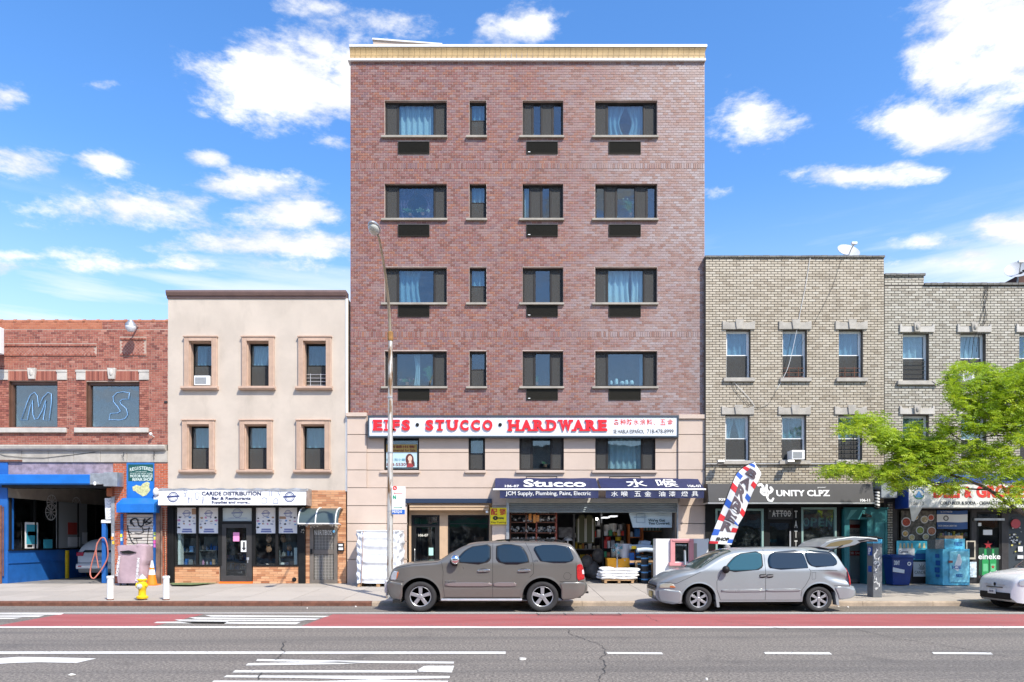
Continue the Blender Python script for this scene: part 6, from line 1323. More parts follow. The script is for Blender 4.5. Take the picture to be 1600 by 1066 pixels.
b=MB();b.box(X(1377,-.7),X(1402,-.7),-.7,YU-.02,Z(778,-.7),Z(745,-.7));solo('grey_sign_box',b,mat('grey_sign_metal',(.26,.29,.31),.5,var=.1),'plain grey box sign between the barber pole and the blue deli awning','sign',bev=.015)

# ================================================================ pale brick building with the deli
DX0,DX1=X(1381.8),X(1735)
db=thing('deli_building','pale grey brick building with a stepped parapet behind the tree, above the deli','building',((DX0+DX1)/2,0,.3))
YD=-.10;DX0,DX1,DXs=X(1382,YD),X(1735,YD),X(1444,YD);zt1,zt2=Z(431.5,YD),Z(446,YD)
dcols=[[(1411,1451),(1501,1540),(1593,1633),(1685,1720)],[(1411,1451),(1502,1541),(1594,1634),(1686,1720)]];drows=[(521,595.5),(649,722)]
dh=[(X(a,YD),X(c,YD),Z(r[1],YD),Z(r[0],YD)) for r,cs in zip(drows,dcols) for a,c in cs];zsd=Z(760,YD)
put('brick_backing_wall',(lambda m:(wall(DX0,DXs,zt2-.001,zt1,YD+.014,.2,[],mb=m),m)[-1])(wall(DX0,DX1,zsd,zt2,YD+.014,.2,dh)),M['mortar_tan'],db)
b=MB();b.box(DX0,DX0+.2,.2,12,.3,zt2-.02);b.box(DX1-.2,DX1,.2,12,.3,zt2-.02);b.box(DX0+.2,DX1-.2,11.8,12,.3,zt2-.02);b.box(DX0+.2,DX1-.2,.2,11.8,zt2-.5,zt2-.4);put('side_and_rear_walls',b,M['mortar_tan'],db)
bk=MB();sg2=[]
bricks(bk,DX0,DX1,zsd,zt2,LB,HB,YD,dh,joint=.023,singles=sg2,nsing=300,zone=(DX0,X(1600,YD),Z(520,YD),Z(446,YD)))
bricks(bk,DX0,DXs,zt2+.01,zt1,LB,HB,YD,joint=.023)
put('brickwork',bk,brickmat('pale_brick',GRY,.6,.35),db,kind='stuff');place_singles('brick',sg2,LB-.023,.03,HB-.023,brickmat('pale_brick_single',GRY,.6,.35,single=True),db)
b=MB()
for (xa_,xb_,zz,n) in ((DX0-.01,DXs+.03,zt1,7),(DXs+.0,DX1,zt2,30)):
    for i in range(n):w_=(xb_-xa_)/n;b.box(xa_+i*w_,xa_+(i+1)*w_-.01,YD-.06-R.random()*.012,.3,zz+.002,zz+.07+R.random()*.015)
put('parapet_coping',b,M['coping'],db)
b=MB();b.box(DX0-.03,DX0+.0,YD-.02,.2,zsd,zt1);put('party_wall_joint',b,M['dark'],db)
dcur=[[(0,1,'curtain',.0)],[(0,1,'curtain',0)],[(0,1,'curtain2',0)],None,[(0,1,'curtain2',0)],[(.0,1,'curtain',.25)],None,None]
for i,h_ in enumerate(dh):
    wn=sashwin(db,h_,YD,dcur[i]);x0,x1,z0,z1=h_;s=1/43.3;z=z1+.03
    b=MB();b.prism([(x0-6*s,z),(x1+8*s,z),(x1+8*s,z+13*s),(x1+5.5*s,z+12.5*s),(x1+4.5*s,z+9*s),(x0-2*s,z+9*s),(x0-3.5*s,z+13*s),(x0-6*s,z+13*s)],YD-.06,YD+.02);ln=put('lintel',b,M['stonew'],wn,bev=.012)
    b=MB();xm=(x0+x1)/2;b.prism([(xm-4.5*s,z-.01),(xm+3.5*s,z-.01),(xm+5*s,z+14*s),(xm-6*s,z+14*s)],YD-.14,YD-.062);b.ball((xm-.5*s,YD-.14,z+7*s),.07,.05,.10,8,6);put('keystone',b,M['stone'],ln,bev=.012)
    b=MB();b.box(x0-.23,x1+.28,YD-.10,YD+.155,z0-.15,z0-.002);put('sill',b,M['stone'],wn,bev=.015)
    if i in (0,1):
        g=MB();
        for k in range(5):g.tube([(x0+.06,YD+.1,z0+.08+k*.16),(x1-.06,YD+.1,z0+.08+k*.16)],.010,5)
        solo('window_guard',g,M['black'],'thin black guard bars in the upper left window of the pale brick building' if i==0 else 'thin guard bars in the upper middle window above the tree','window guard')
window_ac(1505,1523,580,596,YD-.3,'white air conditioner half hidden by leaves in the upper middle window of the pale building',.4)
dish(1592,424,.9,.42,'pale satellite dish with a dark mark at the top right edge of the photo',(-.55,-1,.7),mark=True)
b=MB();b.box(X(1592,1.4),X(1640,1.4),1.4,3,zt2-.2,Z(430,1.4));solo('chimney',b,mat('dark_brick_stack',(.09,.045,.035),.9,var=.3),'dark brick chimney stack under the pale dish at the right edge','chimney')
for k,L in enumerate(([(1540,444),(1542,452),(1536,470),(1540,490),(1534,512),(1537,535)],[(1544,444),(1543,462),(1539,476),(1541,500),(1530,520),(1526,550)],[(1541,445),(1538,460),(1541,468),(1535,490),(1522,530),(1518,560)])):cable(L,.009,('straightest','rightmost','leftmost')[k]+' of three tangled black cables hanging over the pale parapet',y=YD-.04)
cable([(1456,596),(1464,601),(1467,598),(1464,603)],.012,'short curled cable at the right end of the pale building upper left sill',y=YD-.1)
# deli ground floor
b=MB();yq=YD+.1;X0q=DX0
doorD=(X(1526,yq),X(1565,yq),.3,Z(800,yq));winD=(X(1402,yq),X(1518,yq),1.0,Z(796,yq));door2=(X(1576,yq),X(1612,yq),.3,Z(803,yq))
wall(DX0,DX1,.3,zsd,yq,.35,[doorD,winD,door2],mb=b);dsf=put('dark_shopfront',b,mat('dark_shopfront_paint',(.03,.027,.027),.5,var=.3),db,bev=.006)
b=MB();b.box(X(1521,yq),X(1568,yq),yq-.06,yq,Z(813.5,yq),Z(810,yq));put('door_head_rail',b,M['steel'],dsf)
b=MB();ring(b,doorD[0],doorD[1],.3,doorD[3],yq+.02,yq+.1,.08,.08,.2);dq=put('deli_door',b,M['black'],db,bev=.005);b=MB();b.box(doorD[0]+.08,doorD[1]-.08,yq+.05,yq+.058,.5,doorD[3]-.08);put('pane',b,GLS,dq)
b=MB();ring(b,door2[0],door2[1],.3,door2[3],yq+.02,yq+.1,.08,.08,.2);b.box(door2[0]+.08,door2[1]-.08,yq+.06,yq+.1,.5,door2[3]-.08);d2=put('side_door',b,mat('charcoal_blue',(.03,.04,.05),.5),db,bev=.005)
b=MB();ring(b,*winD,yq+.0,yq+.1,.06);b.box(X(1462,yq),X(1464.5,yq),yq,yq+.1,1.0,winD[3]);dw=put('deli_window',b,M['black'],db);b=MB();b.box(winD[0]+.06,winD[1]-.06,yq+.05,yq+.058,1.06,winD[3]-.06);put('pane',b,GLS,dw)
b=MB();b.quad((DX0,4,.3),(DX1,4,.3),(DX1,4,3.6),(DX0,4,3.6));b.quad((DX0,0.2,.305),(DX1,.2,.305),(DX1,4,.305),(DX0,4,.305));b.quad((DX0,.3,3.6),(DX0,4,3.6),(DX1,4,3.6),(DX1,.3,3.6));b.quad((DX0+.21,.3,.3),(DX0+.21,4,.3),(DX0+.21,4,3.6),(DX0+.21,.3,3.6));put('deli_interior',b,M['dark'],db)
# exposed brick edge and painted strips at the left of the deli
bk=MB();bricks(bk,X(1387.5,YD),X(1396,YD),.3,Z(785,YD),LB,HB,YD+.04,joint=.03);put('edge_brickwork',bk,MATS['pale_brick'],db,kind='stuff')
dA=thing('deli_awning','white deli awning with blue end and big red letters Deli and Grocery behind the leaves','awning',(X(1500,-.9),-.9,Z(795,-.9)))
yd_=-.92;x0,x1=X(1420,yd_),X(1760,yd_);zt,zb=Z(752,yd_),Z(793,yd_)
b=MB();b.prismx([(YD,zt+.30),(yd_+.20,zt+.05),(yd_+.04,zt-.002),(yd_,zb),(YD,zb)],x0,x1);put('cover',b,mat('white_canvas',(.66,.66,.62),.5,var=.05),dA)
b=MB();bx=b.prismx([(YD,zt+.33),(yd_+.20,zt+.08),(yd_+.0,zt+.03),(yd_-.01,zt-.05),(yd_+.03,zt-.05),(yd_+.2,zt+.06),(YD,zt+.302)],x0-.01,x1);b.prismx([(YD,zt+.33),(yd_+.2,zt+.08),(yd_,zt),(yd_-.004,zb-.02),(YD,zb-.02)],x0-.03,x0-.001);put('blue_trim',b,mat('royal_blue_canvas',(.01,.05,.25),.5,var=.1),dA)
def dt(s,a,c,p,q,m,bold=0,nm='lettering',sh=0):
    tm=textmesh(s,X(a,yd_),X(c,yd_),Z(q,yd_),Z(p,yd_),0,.006,bold,sh);tm.v=[(x,yd_+.04*(z-zb)/(zt-zb)-.004+y,z) for x,y,z in tm.v];put(nm,tm,m,dA)
dt('DELI',1459,1500,758,778,M['redink'],.05);dt('&',1507,1519,760,778,M['redink'],.05);dt('GROCERY',1526,1630,758,778,M['redink'],.05)
dt("Fitah's",1424,1452,752.5,761,M['blackink'],0,sh=.4);dt('106-13',1424,1444,784,789,mat('faint_print',(.35,.35,.32),.6));dt('COLD BEER & SODA - CIGARETTES - LOTTO - ICE',1469,1605,783.5,788.5,mat('dark_grey_print',(.06,.07,.08),.6),.015)
b=MB();cx,cz=X(1436,yd_),Z(772,yd_);annulus(b,cx,cz,.17,.20,yd_+.01,20,0.2,2.9);b.prism([(cx-.15,cz-.12),(cx+.15,cz-.12),(cx,cz+.12)],yd_+.0,yd_+.012);put('printed_emblem',b,mat('emblem_blue',(.06,.2,.42),.6),dA)
b=MB();annulus(b,cx,cz,.15,.19,yd_+.008,20,3.3,6.1);put('printed_wreath',b,mat('emblem_green',(.04,.25,.12),.6),dA)
b=MB();b.add([(X(1421.5,yd_),yd_,zb),(X(1441,yd_),yd_,zb),(X(1431,yd_),yd_+.1,Z(815,yd_)),(X(1427,yd_),yd_+.1,Z(814,yd_))],[(0,1,2,3),(3,2,1,0)]);put('hanging_flap',b,MATS['white_canvas'],dA)
# posters and flag
yw_=yq-.02
t=thing('food_poster','food poster with round plates on black in the deli window','poster',(X(1435,yw_),yw_,Z(845,yw_)));b=MB();b.box(X(1407.5,yw_),X(1462,yw_),yw_-.01,yw_-.002,Z(844,yw_),Z(798,yw_));put('sheet',b,mat('poster_dark',(.10,.09,.07),.4,var=.8,vscale=8),t)
pc_=[(.45,.07,.03),(.55,.35,.12),(.50,.42,.25),(.25,.30,.06),(.42,.16,.08),(.55,.45,.22)]
for i,(a,c,r) in enumerate(((1415.5,816,7.5),(1414,834,5),(1444,812,6),(1437,829,6.5),(1455,830,7),(1424,840,5),(1454,809,5),(1430,808,4.5),(1446,839,5))):
    b=MB();b.lathe([(.001,0),(r/43,0),(r/43,.003)],(X(a,yw_),yw_-.015-i*.001,Z(c,yw_)),'y',16);put('printed_plate',b,M['paper'],t)
    b=MB();b.lathe([(.001,0),(r*.8/43,0),(r*.8/43,.002)],(X(a,yw_),yw_-.03-i*.001,Z(c,yw_)),'y',14);put('printed_food',b,mat('food_print'+str(i % 6),pc_[i % 6],.5,var=.5,vscale=18),t)
t=thing('beer_poster','bright cyan poster of pale bottles below the food poster','poster',(X(1430,yw_),yw_,Z(875,yw_)));b=MB();b.box(X(1400,yw_),X(1462,yw_),yw_-.035,yw_-.025,Z(875,yw_),Z(845,yw_));put('sheet',b,mat('bright_cyan_print',(.06,.42,.60),.4,var=.2),t)
b=MB();b.box(X(1403,yw_),X(1428,yw_),yw_-.04,yw_-.036,Z(868,yw_),Z(857,yw_));put('printed_carton',b,M['paper'],t)
b=MB();[b.prism([(X(a,yw_),Z(856.5,yw_)),(X(a+4,yw_),Z(856.5,yw_)),(X(a+3,yw_),Z(849,yw_)),(X(a+1,yw_),Z(849,yw_))],yw_-.04,yw_-.036) for a in (1404,1410,1416,1422,1434,1441,1448,1454)];put('printed_bottle',b,mat('bottle_print',(.55,.50,.28),.5),t)
b=MB();b.box(X(1429,yw_),X(1461,yw_),yw_-.046,yw_-.042,Z(874,yw_),Z(865,yw_));put('printed_case',b,mat('deep_cyan_print',(.02,.12,.35),.4),t);text('lettering','Corona',1405,1419,860,864,yw_-.043,M['ink'],t)
t=thing('leaf_poster','white poster with a grey leaf drawing near the pavement beside the blue bin','poster',(X(1440,yw_),yw_,Z(901,yw_)));b=MB();b.box(X(1426,yw_),X(1455,yw_),yw_-.05,yw_-.03,Z(901,yw_),Z(878,yw_));put('board',b,M['paper'],t)
b=MB();cx,cz=X(1439,yw_),Z(890,yw_)
for k in range(7):a=math.pi*(k+.5)/7;L=.24 if 1<k<5 else .17;b.prism([(cx,cz-.02),(cx+L*.5*math.cos(a-.13),cz+L*.5*math.sin(a-.13)),(cx+L*math.cos(a),cz+L*math.sin(a)),(cx+L*.5*math.cos(a+.13),cz+L*.5*math.sin(a+.13))],yw_-.054,yw_-.051)
put('printed_leaf',b,mat('grey_print',(.12,.13,.13),.6),t);text('lettering','CANDELA',1429,1452,892,897,yw_-.052,MATS['grey_print'],t)
t=thing('window_flag','blue and white striped flag banner hung in the deli window','flag',(X(1487,yw_),yw_,Z(847,yw_)))
fb=mat('flag_blue',(.02,.08,.26),.5)
for (p,q,m) in ((798,804,fb),(804,816,M['paper']),(816,827,fb)):b=MB();b.grid(lambda u,v:(X(1463+48*u,yw_),yw_-.03-.008*math.sin(u*12),Z(q,yw_)+(Z(p,yw_)-Z(q,yw_))*v+.01*math.sin(u*7)),16,2);put('stripe',b,m,t,smooth='all')
text('lettering','DIOS UNION LIBERTAD',1466,1495,820.5,823,yw_-.042,M['paper'],t);text('lettering','EL SALVADOR',1470,1488,799,801,yw_-.042,M['paper'],t)
b=MB();annulus(b,X(1477,yw_),Z(810,yw_),.06,.10,yw_-.042,16);put('printed_crest',b,MATS['grey_print'],t)
b=MB();b.box(X(1464,yw_),X(1518,yw_),yq+.2,yq+.4,Z(841,yw_),Z(838,yw_));sh_=solo('deli_counter_shelf',b,M['wood'],'shelf of snacks behind the deli glass under the flag','shelf')
for i in range(12):b=MB();a=1468+i*4.1;b.box(X(a,yq+.25),X(a+R.uniform(2,3.4),yq+.25),yq+.22,yq+.34,Z(838,yw_),Z(838,yw_)+R.uniform(.08,.2));put('snack_box',b,R.choice([itemcols[3],itemcols[4],M['paper'],M['yellow'],itemcols[2]]),sh_)
t=thing('menu_board','cream framed board beside the deli door','board',(X(1517,yw_),yw_,Z(875,yw_)));b=MB();b.box(X(1508,yw_),X(1522.5,yw_),yw_-.06,yw_-.03,Z(874,yw_),Z(845,yw_));put('board',b,mat('cream_board',(.5,.45,.36),.5),t);b=MB();b.box(X(1510,yw_),X(1520.5,yw_),yw_-.065,yw_-.061,Z(871,yw_),Z(847,yw_));put('chalk_panel',b,M['black'],t)
b=MB();b.box(X(1514,yw_),X(1524,yw_),yw_-.06,yw_-.03,Z(902,yw_),Z(878,yw_));solo('small_poster',b,mat('pale_blue_poster',(.5,.6,.68),.5,var=.4,vscale=10),'small pale blue poster low beside the deli door','poster')
# beer print on the door glass
yg=yq+.03
t=thing('beer_door_print','green bottles, a red star and white lettering printed on the deli door glass','poster',(X(1545,yg),yg,Z(899,yg)))
b=MB();b.box(X(1529.5,yg),X(1562,yg),yg,yg+.006,Z(899,yg),Z(856,yg));put('sheet',b,mat('dark_green_print',(.01,.06,.03),.4),t)
for a in (1539.5,1551.5):
    b=MB();b.prism([(X(a-5,yg),Z(899,yg)),(X(a+5,yg),Z(899,yg)),(X(a+5,yg),Z(876,yg)),(X(a+2,yg),Z(869,yg)),(X(a+1.6,yg),Z(858,yg)),(X(a-1.6,yg),Z(858,yg)),(X(a-2,yg),Z(869,yg)),(X(a-5,yg),Z(876,yg))],yg-.006,yg-.002);put('printed_bottle',b,mat('bottle_green_print',(.02,.28,.08),.4),t)
    b=MB();b.box(X(a-3.6,yg),X(a+3.6,yg),yg-.01,yg-.007,Z(893,yg),Z(881,yg));put('printed_label',b,mat('label_green',(.12,.45,.22),.5),t)
def star(cx,cz,r):return [(cx+r*(1 if k % 2==0 else .42)*math.sin(k*math.pi/5),cz+r*(1 if k % 2==0 else .42)*math.cos(k*math.pi/5)) for k in range(10)]
def starp(px,py,r,y,m):
    b=MB();P_=star(X(px,y),Z(py,y),r);c=(X(px,y),y,Z(py,y))
    for k in range(10):p,q=P_[k],P_[(k+1) % 10];b.add([c,(p[0],y,p[1]),(q[0],y,q[1])],[(0,2,1)])
    put('printed_star',b,m,t)
starp(1544,851.5,.17,yg-.004,mat('star_red',(.30,.01,.015),.5));starp(1551.5,886,.08,yg-.012,MATS['star_red'])
text('lettering','eineke',1528.5,1563,865,874,yg-.013,M['paper'],t,.02);text('lettering','ael',1546,1557.5,891.5,898.5,yg-.013,M['paper'],t,.02)
b=MB();b.lathe([(.001,0),(.17,0),(.17,.03)],(X(1585.5,yq),yq-.06,Z(818.5,yq)),'y',20);solo('round_red_sign',b,mat('dull_red_disc',(.45,.06,.07),.5),'round dull red disc sign on the dark door at the right edge','sign')
st_=thing('door_stickers','scatter of white and yellow stickers on the dark door at the right edge','stickers',(X(1590,yq),yq,1.0))
for i in range(34):
    a,c=R.gauss(1586,5),R.gauss(843,7)
    b=MB();w_=R.uniform(.5,1.6);b.box(X(a-w_,yq),X(a+w_,yq),yq+.012-R.random()*.004,yq+.02,Z(c+w_*.8,yq),Z(c-w_*.8,yq));put('sticker',b,R.choice([M['paper'],M['paper'],mat('grey_sticker',(.35,.37,.38),.5),mat('dull_yellow_sticker',(.5,.45,.12),.5)]),st_)
b=MB();b.box(X(1591,yq),X(1598,yq),yq,yq+.02,Z(862,yq),Z(854,yq));b.box(X(1590,yq),X(1599,yq),yq,yq+.02,Z(873,yq),Z(868,yq));put('white_notice',b,M['paper'],st_)
b=MB();b.box(X(1537,yq),X(1551,yq),yq+.02,yq+.03,Z(836,yq),Z(828,yq));b.box(X(1528,yq),X(1534,yq),yq+.02,yq+.03,Z(822,yq),Z(817,yq));solo('door_notices',b,M['paper'],'white notices taped high on the deli door glass','notice')
# ice chest with the smaller box on it, and the blue bin
yi=-.95;zi=walk_z(yi)+.03
t=thing('ice_freezer','light blue ice freezer with a bottle picture standing outside the deli','freezer',(X(1485,yi),yi+.4,zi))
xf0,xf1=X(1473,yi),X(1515,yi);zt=Z(858,yi)
b=MB();b.prismz([(X(1455.5,-.55),-.2),(xf0,yi),(xf1,yi),(xf1,yi+.7),(X(1456,-.55),yi+.7)],zi,zt);cbm=mat('ice_blue',(.10,.43,.60),.4,var=.25,vscale=3);put('cabinet',b,cbm,t,bev=.012)
b=MB();b.box(xf0+.22,xf1-.05,yi-.03,yi-.003,zi+.10,zt-.08);dr_=put('door',b,mat('pale_ice_blue',(.22,.60,.72),.4,var=.25,vscale=4),t,bev=.01)
b=MB();b.box(xf0+.18,xf0+.32,yi-.05,yi-.031,1.08,1.16);put('latch',b,mat('latch_red',(.25,.07,.05),.5),dr_)
b=MB();P_=lambda L:[(X(a,yi),Z(c,yi)) for a,c in L];b.prism(P_([(1489,888),(1496,893),(1502,878),(1499,866),(1496,866),(1494,874)]),yi-.036,yi-.031);put('printed_bottle',b,M['paper'],dr_)
text('lettering','PURE ICE',1494,1504,897,902,yi-.036,mat('ice_ink',(.02,.12,.40),.5),dr_,.02);text('lettering','ICE',1488,1502,884,889,yi-.038,MATS['ice_ink'],dr_,.02)
b=MB();[b.box(xf0+q,xf0+q+.06,yi+.02,yi+.1,zi-.03,zi) for q in (.05,xf1-xf0-.12)];put('feet',b,M['black'],t)
b=MB();sx=lambda v:(X(1457.5+v*13,yi+.37*(1-v)),yi+.37*(1-v)-.012);
for p,q,tt_ in ((.25,.75,(866,872)),(.3,.85,(876,884)),(.2,.8,(887,895)),(.3,.8,(898,902))):(xa_,ya_),(xb_,yb_)=sx(p),sx(q);b.add([(xa_,ya_,Z(tt_[1],yi)),(xb_,yb_,Z(tt_[1],yi)),(xb_,yb_,Z(tt_[0],yi)),(xa_,ya_,Z(tt_[0],yi))],[(0,1,2,3)])
put('side_print',b,MATS['ice_ink'],t)
yj=yi+.12;t=thing('ice_machine_box','smaller light blue ice box with a grey vent on top of the ice freezer','ice box',(X(1486,yj),yj,zt));b=MB();b.box(X(1476,yj),X(1508,yj),yj,yj+.5,zt+.003,Z(842,yj));put('casing',b,cbm,t,bev=.01);b=MB();b.box(X(1462,yj),X(1475.8,yj),yj+.02,yj+.5,zt+.003,Z(843,yj));put('vent',b,mat('vent_grey',(.18,.17,.16),.5,var=.3,vscale=20),t)
text('lettering','PURE ICE',1491,1504,847,853,yj-.004,MATS['ice_ink'],t,.02);b=MB();b.box(X(1478,yj),X(1506,yj),yj+.05,yj+.4,Z(842,yj)+.002,Z(837,yj));solo('cardboard_box',b,mat('cardboard',(.45,.27,.14),.8),'flat brown cardboard box on top of the small ice box','box')
yb_=-.95;t=thing('recycling_bin','dark blue recycling bin with worn white lettering beside the deli','bin',(X(1411,yb_),yb_+.3,walk_z(yb_)))
xa_,xb_,z0,z1=X(1394,yb_),X(1428,yb_),walk_z(yb_)+.03,Z(872,yb_)
b=MB();b.add([(xa_+.08,yb_+.08,z0),(xb_-.10,yb_+.08,z0),(xb_-.1,yb_+.55,z0),(xa_+.08,yb_+.55,z0),(xa_,yb_,z1),(xb_,yb_,z1),(xb_,yb_+.65,z1),(xa_,yb_+.65,z1)],[(0,1,5,4),(1,2,6,5),(2,3,7,6),(3,0,4,7),(3,2,1,0),(4,5,6,7)]);navyp=mat('bin_blue',(.012,.04,.19),.4,var=.1);put('body',b,navyp,t,bev=.02)
b=MB();b.prismx([(yb_-.04,z1+.003),(yb_-.04,z1+.05),(yb_+.3,z1+.12),(yb_+.7,z1+.08),(yb_+.7,z1+.003)],xa_-.03,xb_+.03);put('lid',b,navyp,t,bev=.015)
text('lettering','DSNY',1397,1406,876,883,yb_-.005,M['paper'],t,.03);b=MB();b.quad((X(1395,yb_),yb_-.0,Z(893.5,yb_)),(X(1413,yb_),yb_-.0,Z(896,yb_)),(X(1413,yb_),yb_-.012,Z(890.5,yb_)),(X(1395,yb_),yb_-.012,Z(886.5,yb_)));put('label',b,M['paper'],t);b=MB();annulus(b,X(1420.5,yb_),Z(881,yb_),.035,.07,yb_-.006,12);put('recycling_mark',b,M['paper'],t)
for s in (0,1):b=MB();b.lathe([(.0,0),(.09,0),(.09,.04),(0,.04)],(xa_+.1+s*(xb_-xa_-.25),yb_+.6,z0+.06),'x',12);put('wheel',b,M['rubber'],t)
# ================================================================ vehicles
def paint(name,col,metal,rough=.28):
    m=mat(name,col,rough,metal,coat=.7);t=NT(m.node_tree);b=t.n['Principled BSDF']
    geo=t.new('ShaderNodeNewGeometry').outputs['Position'];n=t.noise(geo,2.2,6,.65)
    t.put(b.inputs['Roughness'],t.m('MULTIPLY_ADD',n,.35,rough-.12));return m
def lerp_prof(P,x):
    if x <= P[0][0]:return P[0][1]
    for a,b in zip(P,P[1:]):
        if x <= b[0]:return a[1]+(b[1]-a[1])*(x-a[0])/max(1e-6,b[0]-a[0])
    return P[-1][1]
def sm2(P,n=5):
    q=smoothpts([(a,0,b) for a,b in P],n);o=[]
    for v in q:
        if not o or v.x>o[-1][0]+1e-4:o.append((v.x,v.z))
    return o
def chaikin(P,k=2):
    for _ in range(k):P=[q for i in range(len(P)) for a,b in [(P[i],P[(i+1) % len(P)])] for q in ((a[0]*.8+b[0]*.2,a[1]*.8+b[1]*.2),(a[0]*.2+b[0]*.8,a[1]*.2+b[1]*.8))]
    return P
DARKG=mat('tinted_vehicle_glass',(.008,.022,.038),.04,spec=.5);TEALG=mat('teal_vehicle_glass',(.02,.085,.11),.05,spec=.5)
SEAM=mat('panel_gap',(.02,.02,.02),.8);WELL=mat('wheel_well',(.012,.012,.012),.95)
AX=1.06
class Car:
    def __init__(s,root,top,bot,W,YC,wheels,r,ra,belt,tum,ends,pm,rt=.13,wy=.80):
        s.root,s.top,s.bot,s.W,s.YC,s.belt,s.tum,s.ends,s.rt=root,sm2(top),bot,W,YC,belt,tum,ends,rt
        s.x0,s.x1=top[0][0],top[-1][0];s.wheels,s.r,s.ra=wheels,r,ra
        n=96;xs=[]
        for i in range(n+1):
            u=i/n;u=u+.10*math.sin(2*math.pi*u)*-1*.8/2 ;xs.append(s.x0+(s.x1-s.x0)*u)
        K=26;mb=MB();rings=[]
        for x in xs:
            zb,zt=lerp_prof(s.bot,x),lerp_prof(s.top,x);zt=max(zt,zb+.05);L=[]
            for k in range(K+1):
                u=k/K;u=u ** .85 if k<K else 1;z=zb+(zt-zb)*(1-(1-u) ** 1.15);L.append((s.side(x,z),z))
            ye=L[-1][0];T=[(ye*q,zt+.025*(1-q*q)) for q in (.8,.55,.25)]
            half=[(L[0][0]*.5,zb)]+L+T
            rings.append([(x,YC-y,z) for y,z in half]+[(x,YC+y,z) for y,z in reversed(half)])
        N=len(rings[0]);vs=[p for r_ in rings for p in r_]
        fs=[(i*N+k,(i+1)*N+k,(i+1)*N+(k+1) % N,i*N+(k+1) % N) for i in range(len(xs)-1) for k in range(N)]
        fs += [tuple(range(N)),tuple(range(len(xs)*N-1,(len(xs)-1)*N-1,-1))]
        mb.add(vs,fs);ob=put('body',mb,[pm,WELL],root,smooth=True)
        cut=MB();o=LOC[root.name]
        for wx,wz in wheels:
            for sg in (-1,1):a,b=(YC-W-.3,YC-W+.42) if sg<0 else (YC+W-.42,YC+W+.3);cut.lathe([(ra,a),(ra,b)],(wx,0,wz),'y',40,sx=AX)
        co=put('cutter',cut,WELL,root);bm=ob.modifiers.new('b','BOOLEAN');bm.object=co;bm.operation='DIFFERENCE';bm.solver='EXACT'
        dg=bpy.context.evaluated_depsgraph_get();me=bpy.data.meshes.new_from_object(ob.evaluated_get(dg));ob.modifiers.clear();ob.data=me
        me.materials.clear();me.materials.append(pm);me.materials.append(WELL)
        for p in me.polygons:
            c=p.center+o;d=min(math.hypot((c.x-wx)/AX,c.z-wz) for wx,wz in wheels)
            if d<ra+.004 and abs(c.y-YC)<W-.012 and c.z<s.belt:p.material_index=1
            else:p.material_index=0
        me.polygons.foreach_set('use_smooth',[True]*len(me.polygons));me.set_sharp_from_angle(angle=math.radians(32))
        bpy.data.objects.remove(co);s.body=ob
    def side(s,x,z):
        zb,zt=lerp_prof(s.bot,x),lerp_prof(s.top,x);w=s.W
        for (e,k,p),d in zip(s.ends,(x-s.x0,s.x1-x)):
            if d<e:w *= 1-k*(1-d/e) ** p
        if z<s.belt:h=(s.belt-z)/max(.1,s.belt-.2);y=w*(1-.055*max(0,h) ** 2.4-.012*math.sin(h*9)*0)
        else:y=w*(1-.0)-(z-s.belt)*s.tum
        rt=s.rt if zt>s.belt+.1 else s.rt*.8
        if z>zt-rt:q=min(1,(z-zt+rt)/rt);y -= rt*1.5*(1-math.sqrt(max(0,1-q*q)))
        return max(.02,y)
    def pt(s,x,z,off=.004,far=False):y=s.side(x,z)+off;return (x,s.YC+y if far else s.YC-y,z)
    def panel(s,name,poly,m,off=.005,rnd=2,parent=None,nr=10,nc=14,far=False,label=None):
        P=chaikin(poly,rnd);z0,z1=min(p[1] for p in P)+1e-4,max(p[1] for p in P)-1e-4;rows=[]
        for j in range(nr+1):
            z=z0+(z1-z0)*j/nr;X_=[]
            for a,b in zip(P,P[1:]+P[:1]):
                if (a[1]-z)*(b[1]-z) <= 0 and a[1] != b[1]:X_.append(a[0]+(b[0]-a[0])*(z-a[1])/(b[1]-a[1]))
            rows.append((min(X_),max(X_),z))
        mb=MB();vs=[s.pt(a+(b-a)*i/nc,z,off,far) for a,b,z in rows for i in range(nc+1)];n=nc+1
        mb.add(vs,[((j*n+i,j*n+i+1,(j+1)*n+i+1,(j+1)*n+i) if not far else (j*n+i+1,j*n+i,(j+1)*n+i,(j+1)*n+i+1)) for j in range(nr) for i in range(nc)])
        o=put(name,mb,m,parent or s.root,smooth='all',label=label)
        sld=o.modifiers.new('s','SOLIDIFY');sld.thickness=max(.004,off*.8);sld.offset=-1;return o
    def seam(s,mb,pts,w=.009,off=.0025):
        f=[]
        for a,b in zip(pts,pts[1:]):
            n=max(1,int(math.hypot(b[0]-a[0],b[1]-a[1])/.04));f += [(a[0]+(b[0]-a[0])*k/n,a[1]+(b[1]-a[1])*k/n) for k in range(n)]
        f.append(pts[-1]);
        for a,b in zip(f,f[1:]):
            dx,dz=b[0]-a[0],b[1]-a[1];L=math.hypot(dx,dz) or 1;nx,nz=-dz/L*w/2,dx/L*w/2
            mb.add([s.pt(a[0]-nx,a[1]-nz,off),s.pt(b[0]-nx,b[1]-nz,off),s.pt(b[0]+nx,b[1]+nz,off),s.pt(a[0]+nx,a[1]+nz,off)],[(0,1,2,3)])
